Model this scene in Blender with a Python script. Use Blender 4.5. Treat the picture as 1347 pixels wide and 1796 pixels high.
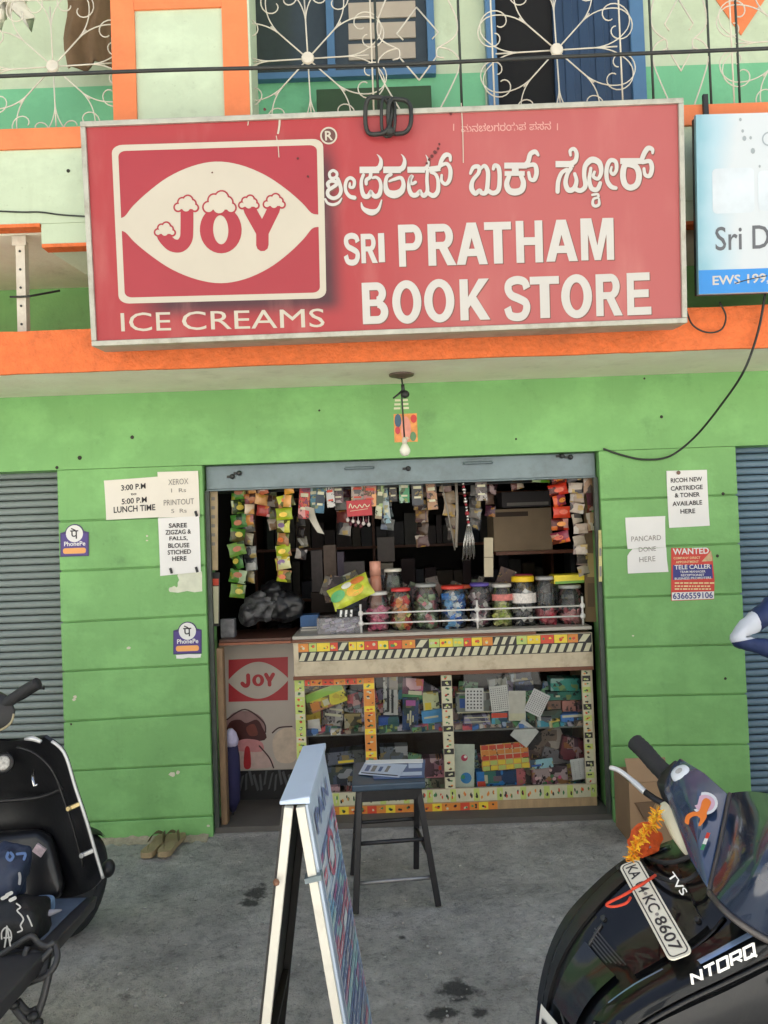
import bpy, bmesh, math, random
from mathutils import Vector, Matrix
random.seed(7)
R = math.radians
scene = bpy.context.scene
for o in list(bpy.data.objects):
    bpy.data.objects.remove(o)
COL = scene.collection

# ------------------------------------------------------------------ camera, sky, sun, exposure
CAM = Vector((0.0, -4.0, 1.54))
FPX, CX, CY = 1350.0, 673.5, 898.0
PITCH, ROLL = R(1.37), R(2.03)
_r0 = Vector((1, 0, 0)); _u0 = Vector((0, -math.sin(PITCH), math.cos(PITCH))); FWD = Vector((0, math.cos(PITCH), math.sin(PITCH)))
RIGHT = _r0 * math.cos(ROLL) - _u0 * math.sin(ROLL)
UP = _r0 * math.sin(ROLL) + _u0 * math.cos(ROLL)
cam_data = bpy.data.cameras.new('camera')
cam_data.sensor_fit = 'HORIZONTAL'; cam_data.sensor_width = 36.0
cam_data.lens = 36.0 * FPX / 1347.0
cam_data.clip_start = 0.05; cam_data.clip_end = 1000
cam = bpy.data.objects.new('camera', cam_data); COL.objects.link(cam)
m = Matrix((RIGHT, UP, -FWD)).transposed().to_4x4(); m.translation = CAM
cam.matrix_world = m
scene.camera = cam

SUN_EL, SUN_AZ = 66.0, 18.0     # the sun stands behind the shop: the front is in open shade, the far side of the street is lit
world = bpy.data.worlds.new('World'); scene.world = world; world.use_nodes = True
wn = world.node_tree; wn.nodes.clear()
sky = wn.nodes.new('ShaderNodeTexSky'); sky.sky_type = 'NISHITA'; sky.sun_disc = False
sky.sun_elevation = R(SUN_EL); sky.sun_rotation = R(SUN_AZ)
sky.air_density = 1.0; sky.dust_density = 2.0; sky.ozone_density = 0.6; sky.altitude = 900
hs = wn.nodes.new('ShaderNodeHueSaturation'); hs.inputs['Saturation'].default_value = 0.75
bg = wn.nodes.new('ShaderNodeBackground'); bg.inputs['Strength'].default_value = 0.10
wo = wn.nodes.new('ShaderNodeOutputWorld')
wn.links.new(sky.outputs[0], hs.inputs['Color']); wn.links.new(hs.outputs[0], bg.inputs[0]); wn.links.new(bg.outputs[0], wo.inputs[0])
sl = bpy.data.lights.new('sun', 'SUN'); sl.energy = 5.0; sl.angle = R(0.6); sl.color = (1.0, 0.965, 0.91)
sun = bpy.data.objects.new('sun', sl); COL.objects.link(sun)
sd = Vector((math.sin(R(SUN_AZ)) * math.cos(R(SUN_EL)), math.cos(R(SUN_AZ)) * math.cos(R(SUN_EL)), math.sin(R(SUN_EL))))
sun.rotation_euler = sd.to_track_quat('Z', 'Y').to_euler(); sun.location = (2, 8, 12)
vs = scene.view_settings
vs.view_transform = 'Standard'; vs.look = 'None'; vs.exposure = 1.42; vs.gamma = 1.0; vs.use_curve_mapping = False
cy = scene.cycles
cy.use_denoising = True; cy.max_bounces = 8; cy.diffuse_bounces = 4; cy.glossy_bounces = 4; cy.transparent_max_bounces = 16
cy.transmission_bounces = 6; cy.caustics_reflective = False; cy.caustics_refractive = False

# ------------------------------------------------------------------ picking points of the place
def ray(px, py): return RIGHT * ((px - CX) / FPX) - UP * ((py - CY) / FPX) + FWD
def W(px, py, Y=0.0):
    r = ray(px, py); return CAM + r * ((Y - CAM.y) / r.y)
def WZ(px, py, Z=0.0):
    r = ray(px, py); return CAM + r * ((Z - CAM.z) / r.z)
def WD(px, py, d): return CAM + ray(px, py) * d
def WX(px, py, X):
    r = ray(px, py); return CAM + r * ((X - CAM.x) / r.x)

class Plane:
    """a flat thing's own frame: origin, u (right), v (up), n (out of the face)"""
    def __init__(s, o, u=Vector((1, 0, 0)), v=Vector((0, 0, 1))):
        s.o = Vector(o); s.u = Vector(u).normalized(); s.v = Vector(v).normalized(); s.n = s.u.cross(s.v).normalized()
    def px(s, x, y):
        r = ray(x, y); t = (s.o - CAM).dot(s.n) / r.dot(s.n); p = CAM + r * t - s.o
        return (p.dot(s.u), p.dot(s.v))
    def at(s, u, v, n=0.0): return s.o + s.u * u + s.v * v + s.n * n
WALL = Plane((0, 0, 0))

# ------------------------------------------------------------------ materials
MATS = {}
def lin(c):
    c /= 255.0
    return c / 12.92 if c <= 0.04045 else ((c + 0.055) / 1.055) ** 2.4
def L(r, g, b): return (lin(r), lin(g), lin(b), 1.0)
def mat(name, rgb, rough=0.6, var=0.10, scale=6.0, bump=0.0, bscale=60.0, metal=0.0, coat=0.0, dirt=0.0, dirtcol=(60, 52, 42), dscale=2.5, spec=0.5, stretch=(1, 1, 1), sss=0):
    if name in MATS: return MATS[name]
    m = bpy.data.materials.new(name); m.use_nodes = True; MATS[name] = m
    nt = m.node_tree; b = nt.nodes['Principled BSDF']
    base = L(*rgb) if max(rgb) > 1.0 else (*rgb, 1.0)
    b.inputs['Roughness'].default_value = rough; b.inputs['Metallic'].default_value = metal
    b.inputs['Coat Weight'].default_value = coat; b.inputs['Coat Roughness'].default_value = 0.08
    b.inputs['Specular IOR Level'].default_value = spec
    geo = nt.nodes.new('ShaderNodeNewGeometry'); mp = nt.nodes.new('ShaderNodeMapping')
    mp.inputs['Scale'].default_value = stretch
    nt.links.new(geo.outputs['Position'], mp.inputs['Vector'])
    n1 = nt.nodes.new('ShaderNodeTexNoise'); n1.inputs['Scale'].default_value = scale; n1.inputs['Detail'].default_value = 6; n1.inputs['Roughness'].default_value = 0.6
    nt.links.new(mp.outputs[0], n1.inputs['Vector'])
    cr = nt.nodes.new('ShaderNodeValToRGB')
    cr.color_ramp.elements[0].position = 0.3; cr.color_ramp.elements[1].position = 0.7
    cr.color_ramp.elements[0].color = tuple(max(0, c * (1 - var)) for c in base[:3]) + (1,)
    cr.color_ramp.elements[1].color = tuple(min(1, c * (1 + var)) for c in base[:3]) + (1,)
    nt.links.new(n1.outputs['Fac'], cr.inputs['Fac'])
    out = cr.outputs['Color']
    if dirt > 0:
        n2 = nt.nodes.new('ShaderNodeTexNoise'); n2.inputs['Scale'].default_value = dscale; n2.inputs['Detail'].default_value = 9; n2.inputs['Roughness'].default_value = 0.7
        nt.links.new(mp.outputs[0], n2.inputs['Vector'])
        r2 = nt.nodes.new('ShaderNodeMapRange'); r2.inputs['From Min'].default_value = 0.5; r2.inputs['From Max'].default_value = 0.75; r2.inputs['To Max'].default_value = dirt
        nt.links.new(n2.outputs['Fac'], r2.inputs['Value'])
        mx = nt.nodes.new('ShaderNodeMix'); mx.data_type = 'RGBA'
        nt.links.new(r2.outputs[0], mx.inputs['Factor']); nt.links.new(out, mx.inputs['A']); mx.inputs['B'].default_value = L(*dirtcol)
        out = mx.outputs['Result']
    nt.links.new(out, b.inputs['Base Color'])
    if bump > 0:
        n3 = nt.nodes.new('ShaderNodeTexNoise'); n3.inputs['Scale'].default_value = bscale; n3.inputs['Detail'].default_value = 5
        nt.links.new(mp.outputs[0], n3.inputs['Vector'])
        bp = nt.nodes.new('ShaderNodeBump'); bp.inputs['Strength'].default_value = bump; bp.inputs['Distance'].default_value = 0.01
        nt.links.new(n3.outputs['Fac'], bp.inputs['Height']); nt.links.new(bp.outputs[0], b.inputs['Normal'])
    return m
def glassy(name, tint=(1, 1, 1), rough=0.04, refl=1.0, milk=0.0, milkcol=(230, 230, 230)):
    """thin clear sheet: mostly lets light through, mirrors a little by angle"""
    if name in MATS: return MATS[name]
    m = bpy.data.materials.new(name); m.use_nodes = True; MATS[name] = m
    nt = m.node_tree; nt.nodes.clear()
    o = nt.nodes.new('ShaderNodeOutputMaterial'); t = nt.nodes.new('ShaderNodeBsdfTransparent'); t.inputs[0].default_value = (*tint, 1)
    g = nt.nodes.new('ShaderNodeBsdfGlossy'); g.inputs['Roughness'].default_value = rough
    fr = nt.nodes.new('ShaderNodeFresnel'); fr.inputs[0].default_value = 1.45
    mu = nt.nodes.new('ShaderNodeMath'); mu.operation = 'MULTIPLY'; mu.inputs[1].default_value = refl
    mx = nt.nodes.new('ShaderNodeMixShader')
    nt.links.new(fr.outputs[0], mu.inputs[0]); nt.links.new(mu.outputs[0], mx.inputs[0]); 
    src = t.outputs[0]
    if milk > 0:
        d = nt.nodes.new('ShaderNodeBsdfDiffuse'); d.inputs[0].default_value = L(*milkcol)
        mm = nt.nodes.new('ShaderNodeMixShader'); mm.inputs[0].default_value = milk
        nt.links.new(t.outputs[0], mm.inputs[1]); nt.links.new(d.outputs[0], mm.inputs[2]); src = mm.outputs[0]
    nt.links.new(src, mx.inputs[1]); nt.links.new(g.outputs[0], mx.inputs[2]); nt.links.new(mx.outputs[0], o.inputs[0])
    return m

def paint(name, rgb, grime=(96, 92, 70), k=1.0, rough=.6):
    """old wall paint: uneven coats, rain streaks, rubbed dirt and roller grain"""
    m = mat(name, rgb, rough, .07 * k, 1.3, .22, 42, dirt=.20 * k, dirtcol=tuple(int(c * .72) for c in rgb), dscale=1.5)
    nt = m.node_tree; b = nt.nodes['Principled BSDF']; src = b.inputs['Base Color'].links[0].from_socket
    geo = nt.nodes.new('ShaderNodeNewGeometry')
    def layer(src, scl, det, lo, hi, amt, col):
        mp = nt.nodes.new('ShaderNodeMapping'); mp.inputs['Scale'].default_value = scl; nt.links.new(geo.outputs['Position'], mp.inputs[0])
        n = nt.nodes.new('ShaderNodeTexNoise'); n.inputs['Scale'].default_value = 1.0; n.inputs['Detail'].default_value = det; n.inputs['Roughness'].default_value = .68; nt.links.new(mp.outputs[0], n.inputs['Vector'])
        q = nt.nodes.new('ShaderNodeMapRange'); q.inputs['From Min'].default_value = lo; q.inputs['From Max'].default_value = hi; q.inputs['To Max'].default_value = amt * k; nt.links.new(n.outputs['Fac'], q.inputs['Value'])
        x = nt.nodes.new('ShaderNodeMix'); x.data_type = 'RGBA'; nt.links.new(q.outputs[0], x.inputs['Factor']); nt.links.new(src, x.inputs['A']); x.inputs['B'].default_value = L(*col); return x.outputs['Result']
    src = layer(src, (16, 16, .9), 8, .55, .85, .16, grime)                 # rain streaks
    src = layer(src, (6, 6, 6), 10, .58, .76, .30, grime)                    # rubbed dirt
    src = layer(src, (2.6, 2.6, 3.4), 8, .48, .62, .34, tuple(min(255, int(c * 1.10 + 8)) for c in rgb))   # touched-up coats
    src = layer(src, (55, 55, 55), 4, .64, .72, .25, grime)                  # specks
    nt.links.new(src, b.inputs['Base Color']); return m

def pack(name, rgb, rough=.4, s=15.0, bump=.0, white=.86, lines=True):
    """printed packaging: blocks of ink and rows of small print over a base colour"""
    if name in MATS: return MATS[name]
    m = mat(name, rgb, rough, .12, 20, bump, 45); nt = m.node_tree; b = nt.nodes['Principled BSDF']; src = b.inputs['Base Color'].links[0].from_socket
    geo = nt.nodes.new('ShaderNodeNewGeometry'); off = nt.nodes.new('ShaderNodeVectorMath'); off.operation = 'ADD'; nt.links.new(geo.outputs['Position'], off.inputs[0]); off.inputs[1].default_value = (rgb[0] * .37, rgb[1] * .11, rgb[2] * .23)
    def vor(sc):
        mp = nt.nodes.new('ShaderNodeMapping'); mp.inputs['Scale'].default_value = sc; nt.links.new(off.outputs[0], mp.inputs[0])
        v = nt.nodes.new('ShaderNodeTexVoronoi'); v.distance = 'CHEBYCHEV'; v.inputs['Scale'].default_value = 1.0; nt.links.new(mp.outputs[0], v.inputs['Vector']); x = nt.nodes.new('ShaderNodeSeparateColor'); nt.links.new(v.outputs['Color'], x.inputs[0]); return x.outputs
    def gt(sock, t):
        q = nt.nodes.new('ShaderNodeMath'); q.operation = 'GREATER_THAN'; nt.links.new(sock, q.inputs[0]); q.inputs[1].default_value = t; return q.outputs[0]
    def mix(f, a, col):
        x = nt.nodes.new('ShaderNodeMix'); x.data_type = 'RGBA'; nt.links.new(f, x.inputs['Factor']); nt.links.new(a, x.inputs['A']); x.inputs['B'].default_value = L(*col); return x.outputs['Result']
    r, g, bl = rgb; a = vor((s, 1.0, s * .8)); c = vor((s * 2.1, 1.0, s * 2.6))
    src = mix(gt(a[0], .74), src, (int(r * .55 + g * .3), int(g * .5 + bl * .3), int(bl * .5 + r * .25))); src = mix(gt(a[1], white), src, (int(r * .4 + 118), int(g * .4 + 116), int(bl * .4 + 112))); src = mix(gt(a[2], .84), src, (int(r * .45), int(g * .45), int(bl * .5)))
    src = mix(gt(c[0], .93), src, (int(r * .5 + 90), int(g * .5 + 70), int(bl * .5 + 20)))
    if lines:
        d = vor((s * 7, 1.0, s * 5)); e = nt.nodes.new('ShaderNodeMath'); e.operation = 'MULTIPLY'; nt.links.new(gt(d[0], .55), e.inputs[0]); nt.links.new(gt(c[2], .78), e.inputs[1]); src = mix(e.outputs[0], src, (int(r * .35), int(g * .35), int(bl * .35)))
    nt.links.new(src, b.inputs['Base Color']); return m

# ------------------------------------------------------------------ mesh builder
ORG = {}
class MB:
    def __init__(s): s.v = []; s.f = []; s.mi = []; s.cur = 0
    def add(s, vs, fs):
        k = len(s.v); s.v += [Vector(p) for p in vs]; s.f += [tuple(i + k for i in f) for f in fs]; s.mi += [s.cur] * len(fs); return s
    def box(s, x0, y0, z0, x1, y1, z1):
        if x0 > x1: x0, x1 = x1, x0
        if y0 > y1: y0, y1 = y1, y0
        if z0 > z1: z0, z1 = z1, z0
        return s.add([(x0, y0, z0), (x1, y0, z0), (x1, y1, z0), (x0, y1, z0), (x0, y0, z1), (x1, y0, z1), (x1, y1, z1), (x0, y1, z1)],
                     [(0, 3, 2, 1), (4, 5, 6, 7), (0, 1, 5, 4), (1, 2, 6, 5), (2, 3, 7, 6), (3, 0, 4, 7)])
    def obox(s, c, ax, ay, az):
        """box from its centre and three half-axis vectors"""
        c, ax, ay, az = map(Vector, (c, ax, ay, az))
        P = [c + ax * i + ay * j + az * k for k in (-1, 1) for j in (-1, 1) for i in (-1, 1)]
        F = [(0, 2, 3, 1), (4, 5, 7, 6), (0, 1, 5, 4), (1, 3, 7, 5), (3, 2, 6, 7), (2, 0, 4, 6)]
        if ax.cross(ay).dot(az) < 0: F = [f[::-1] for f in F]
        return s.add(P, F)
    def bar(s, a, b, w, h, up=(0, 0, 1)):
        a, b = Vector(a), Vector(b); d = (b - a); l = d.length; d.normalize(); upv = Vector(up)
        if abs(d.dot(upv)) > 0.98: upv = Vector((0, 1, 0))
        x = d.cross(upv).normalized(); y = x.cross(d).normalized()
        return s.obox((a + b) / 2, x * (w / 2), d * (l / 2), y * (h / 2))
    def tube(s, path, r, n=8, caps=True, closed=False):
        P = [Vector(p) for p in path]; N = len(P); rr = r if isinstance(r, (list, tuple)) else [r] * N
        k = len(s.v); prev = None; V = []
        for i in range(N):
            t = (P[(i + 1) % N] - P[i - 1]) if closed else (P[min(i + 1, N - 1)] - P[max(i - 1, 0)])
            if t.length < 1e-9: t = Vector((0, 0, 1))
            t.normalize()
            if prev is None:
                a = Vector((0, 0, 1)) if abs(t.z) < 0.9 else Vector((0, 1, 0)); x = t.cross(a).normalized()
            else:
                x = (prev - t * prev.dot(t)); x = x.normalized() if x.length > 1e-6 else t.orthogonal().normalized()
            prev = x; y = t.cross(x)
            for j in range(n):
                a = 2 * math.pi * j / n; V.append(P[i] + (x * math.cos(a) + y * math.sin(a)) * rr[i])
        F = []
        for i in range(N if closed else N - 1):
            for j in range(n):
                a, b = i * n + j, i * n + (j + 1) % n; c, d = ((i + 1) % N) * n + (j + 1) % n, ((i + 1) % N) * n + j
                F.append((a, b, c, d))
        if caps and not closed: F.append(tuple(range(n))[::-1]); F.append(tuple((N - 1) * n + j for j in range(n)))
        return s.add(V, F)
    def lathe(s, c, prof, n=20, axis=(0, 0, 1), ref=None):
        c = Vector(c); ax = Vector(axis).normalized(); x = ax.orthogonal().normalized() if ref is None else Vector(ref).normalized(); y = ax.cross(x)
        V = []; F = []
        for (r, z) in prof:
            for j in range(n):
                a = 2 * math.pi * j / n; V.append(c + ax * z + (x * math.cos(a) + y * math.sin(a)) * max(r, 1e-5))
        for i in range(len(prof) - 1):
            for j in range(n):
                F.append((i * n + j, i * n + (j + 1) % n, (i + 1) * n + (j + 1) % n, (i + 1) * n + j))
        F.append(tuple(range(n))[::-1]); F.append(tuple((len(prof) - 1) * n + j for j in range(n)))
        return s.add(V, F)
    def ell(s, c, rx, ry, rz, n=12, m=8):
        V = []; F = []; c = Vector(c)
        for i in range(m + 1):
            t = math.pi * i / m
            for j in range(n):
                a = 2 * math.pi * j / n; V.append(c + Vector((rx * math.sin(t) * math.cos(a), ry * math.sin(t) * math.sin(a), -rz * math.cos(t))))
        for i in range(m):
            for j in range(n): F.append((i * n + j, i * n + (j + 1) % n, (i + 1) * n + (j + 1) % n, (i + 1) * n + j))
        return s.add(V, F)
    def grid(s, rows, closed_u=False, flip=False):
        """rows of points -> quads"""
        n = len(rows[0]); V = [p for r_ in rows for p in r_]; F = []
        for i in range(len(rows) - 1):
            for j in range(n if closed_u else n - 1):
                f = (i * n + j, i * n + (j + 1) % n, (i + 1) * n + (j + 1) % n, (i + 1) * n + j); F.append(f[::-1] if flip else f)
        return s.add(V, F)
    def poly(s, pl, pts, n=0.0, th=0.0):
        """flat outline in a Plane's (u,v), with thickness th behind it"""
        k = len(pts); a = 0
        for i in range(k): a += pts[i][0] * pts[(i + 1) % k][1] - pts[(i + 1) % k][0] * pts[i][1]
        if a < 0: pts = pts[::-1]
        V = [pl.at(u, v, n) for u, v in pts]; F = [tuple(range(k))]
        if th > 0:
            V += [pl.at(u, v, n - th) for u, v in pts]; F.append(tuple(range(k, 2 * k))[::-1])
            F += [(i, k + i, k + (i + 1) % k, (i + 1) % k) for i in range(k)]
        return s.add(V, F)
    def ring(s, pl, outer, inner, n=0.0, th=0.0):
        k = len(outer); V = [pl.at(u, v, n) for u, v in outer] + [pl.at(u, v, n) for u, v in inner]
        F = [(i, (i + 1) % k, k + (i + 1) % k, k + i) for i in range(k)]
        s.add(V, F)
        if th > 0:
            V2 = [pl.at(u, v, n - th) for u, v in outer] + [pl.at(u, v, n - th) for u, v in inner]
            s.add(V + V2, [(i, 2 * k + i, 2 * k + (i + 1) % k, (i + 1) % k) for i in range(k)] + [(k + i, k + (i + 1) % k, 3 * k + (i + 1) % k, 3 * k + i) for i in range(k)])
        return s
    def stroke(s, pl, pts, hw, n=0.0, closed=False, sub=6, cap=True):
        """brush stroke in a Plane; pts are (u,v) or (u,v,halfwidth)"""
        P = [(p[0], p[1], p[2] if len(p) > 2 else hw) for p in pts]
        S = smooth(P, sub, closed) if sub > 1 and len(P) > 2 else P
        Lf, Rt = [], []; N = len(S)
        for i in range(N):
            a = S[(i - 1) % N] if closed else S[max(i - 1, 0)]; b = S[(i + 1) % N] if closed else S[min(i + 1, N - 1)]
            dx, dy = b[0] - a[0], b[1] - a[1]; l = math.hypot(dx, dy) or 1; nx, ny = -dy / l, dx / l; w = S[i][2]
            Lf.append((S[i][0] + nx * w, S[i][1] + ny * w)); Rt.append((S[i][0] - nx * w, S[i][1] - ny * w))
        V = [pl.at(u, v, n) for u, v in Lf] + [pl.at(u, v, n) for u, v in Rt]
        F = [(N + i, N + (i + 1) % N, (i + 1) % N, i) for i in range(N if closed else N - 1)]
        s.add(V, F)
        if cap and not closed:
            for (q, d) in ((S[0], 1), (S[-1], -1)):
                s.poly(pl, [(q[0] + q[2] * math.cos(a * math.pi / 5), q[1] + q[2] * math.sin(a * math.pi / 5)) for a in range(10)], n - 0.00012)
        return s
    def build(s, name, material=None, parent=None, smooth_=False, kind=None, bevel=0.0, segs=2, sub=0):
        if not s.v: return None
        lo = Vector((min(p.x for p in s.v), min(p.y for p in s.v), min(p.z for p in s.v))); hi = Vector((max(p.x for p in s.v), max(p.y for p in s.v), max(p.z for p in s.v)))
        og = Vector(((lo.x + hi.x) / 2, (lo.y + hi.y) / 2, lo.z))
        me = bpy.data.meshes.new(name); me.from_pydata([p - og for p in s.v], [], s.f)
        ms = material if isinstance(material, (list, tuple)) else [material]
        for mm in ms: me.materials.append(mm)
        if len(ms) > 1: me.polygons.foreach_set('material_index', s.mi)
        if smooth_: me.polygons.foreach_set('use_smooth', [True] * len(me.polygons))
        me.update()
        o = bpy.data.objects.new(name, me); COL.objects.link(o); ORG[o.name] = og
        if parent is not None: o.parent = parent; o.location = og - ORG[parent.name]
        else: o.location = og
        if kind: o['kind'] = kind
        if bevel > 0:
            b = o.modifiers.new('bevel', 'BEVEL'); b.width = bevel; b.segments = segs; b.limit_method = 'ANGLE'; b.angle_limit = R(35); b.harden_normals = False
        if sub:
            q = o.modifiers.new('subdivision', 'SUBSURF'); q.levels = sub; q.render_levels = sub
        return o
def smooth(P, sub=6, closed=False):
    out = []; N = len(P); D = len(P[0])
    rng = range(N if closed else N - 1)
    for i in rng:
        p0 = P[(i - 1) % N] if closed else P[max(i - 1, 0)]; p1 = P[i]; p2 = P[(i + 1) % N]; p3 = P[(i + 2) % N] if closed else P[min(i + 2, N - 1)]
        for k in range(sub):
            t = k / sub; t2 = t * t; t3 = t2 * t
            out.append(tuple(0.5 * (2 * p1[d] + (p2[d] - p0[d]) * t + (2 * p0[d] - 5 * p1[d] + 4 * p2[d] - p3[d]) * t2 + (3 * p1[d] - p0[d] - 3 * p2[d] + p3[d]) * t3) for d in range(D)))
    if not closed: out.append(tuple(P[-1]))
    return out
def tag(o, label, cat, group=None):
    o['label'] = label; o['category'] = cat
    if group: o['group'] = group
    return o
def thing(name, label, cat, loc, group=None):
    o = bpy.data.objects.new(name, None); COL.objects.link(o); o.location = loc; o.empty_display_size = 0.05; ORG[o.name] = Vector(loc)
    return tag(o, label, cat, group)
def rect(px0, py0, px1, py1, Y):
    """centre x, z and size of something seen between these points at depth Y"""
    c = W((px0 + px1) / 2, (py0 + py1) / 2, Y); k = (Y - CAM.y) / FPX
    return c.x, c.z, abs(px1 - px0) * k, abs(py1 - py0) * k
# ---- lettering
_T = {}
def text2d(s, off=0.0, spacing=1.0):
    key = (s, off, spacing)
    if key in _T: return _T[key]
    cu = bpy.data.curves.new('t', 'FONT'); cu.body = s; cu.size = 1.0; cu.offset = off; cu.resolution_u = 3; cu.space_character = spacing; cu.align_x = 'CENTER'
    ob = bpy.data.objects.new('t', cu); COL.objects.link(ob)
    dg = bpy.context.evaluated_depsgraph_get(); dg.update()
    me = bpy.data.meshes.new_from_object(ob.evaluated_get(dg))
    V = [(v.co.x, v.co.y) for v in me.vertices]; F = [tuple(p.vertices) for p in me.polygons]
    flip = [p.normal.z < 0 for p in me.polygons]; F = [f[::-1] if fl else f for f, fl in zip(F, flip)]
    bpy.data.objects.remove(ob); bpy.data.curves.remove(cu); bpy.data.meshes.remove(me)
    if not V: V = [(0, 0), (1, 0), (1, 1)]; F = []
    x0 = min(v[0] for v in V); x1 = max(v[0] for v in V); y0 = min(v[1] for v in V); y1 = max(v[1] for v in V)
    _T[key] = ([((x - x0) / max(x1 - x0, 1e-6), (y - y0) / max(y1 - y0, 1e-6)) for x, y in V], F); return _T[key]
def text_in(mb, pl, s, u0, v0, u1, v1, n=0.0, off=0.0, skew=0.0, shear=0.0, spacing=1.0):
    """text filling the local box; shear lifts the right end, skew slants the letters"""
    V, F = text2d(s, off, spacing)
    mb.add([pl.at(u0 + (u1 - u0) * x + skew * y, v0 + (v1 - v0) * y + shear * x, n) for x, y in V], F); return mb
def text_px(mb, pl, s, x0, yb0, x1, yb1, h, n=0.0, off=0.0, spacing=1.0):
    """text between two baseline pixels with a cap height in pixels"""
    a = pl.px(x0, yb0); b = pl.px(x1, yb1); c = pl.px(x0, yb0 - h)
    return text_in(mb, pl, s, a[0], a[1], b[0], a[1] + (c[1] - a[1]), n, off, shear=b[1] - a[1], spacing=spacing)
def circ(c, r, k=24, ry=None): return [(c[0] + r * math.cos(2 * math.pi * i / k), c[1] + (ry or r) * math.sin(2 * math.pi * i / k)) for i in range(k)]
def rrect(u0, v0, u1, v1, r, k=5):
    out = []
    for (cx, cy, a0) in ((u1 - r, v1 - r, 0), (u0 + r, v1 - r, 90), (u0 + r, v0 + r, 180), (u1 - r, v0 + r, 270)):
        for i in range(k + 1): a = R(a0 + 90 * i / k); out.append((cx + r * math.cos(a), cy + r * math.sin(a)))
    return out
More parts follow.
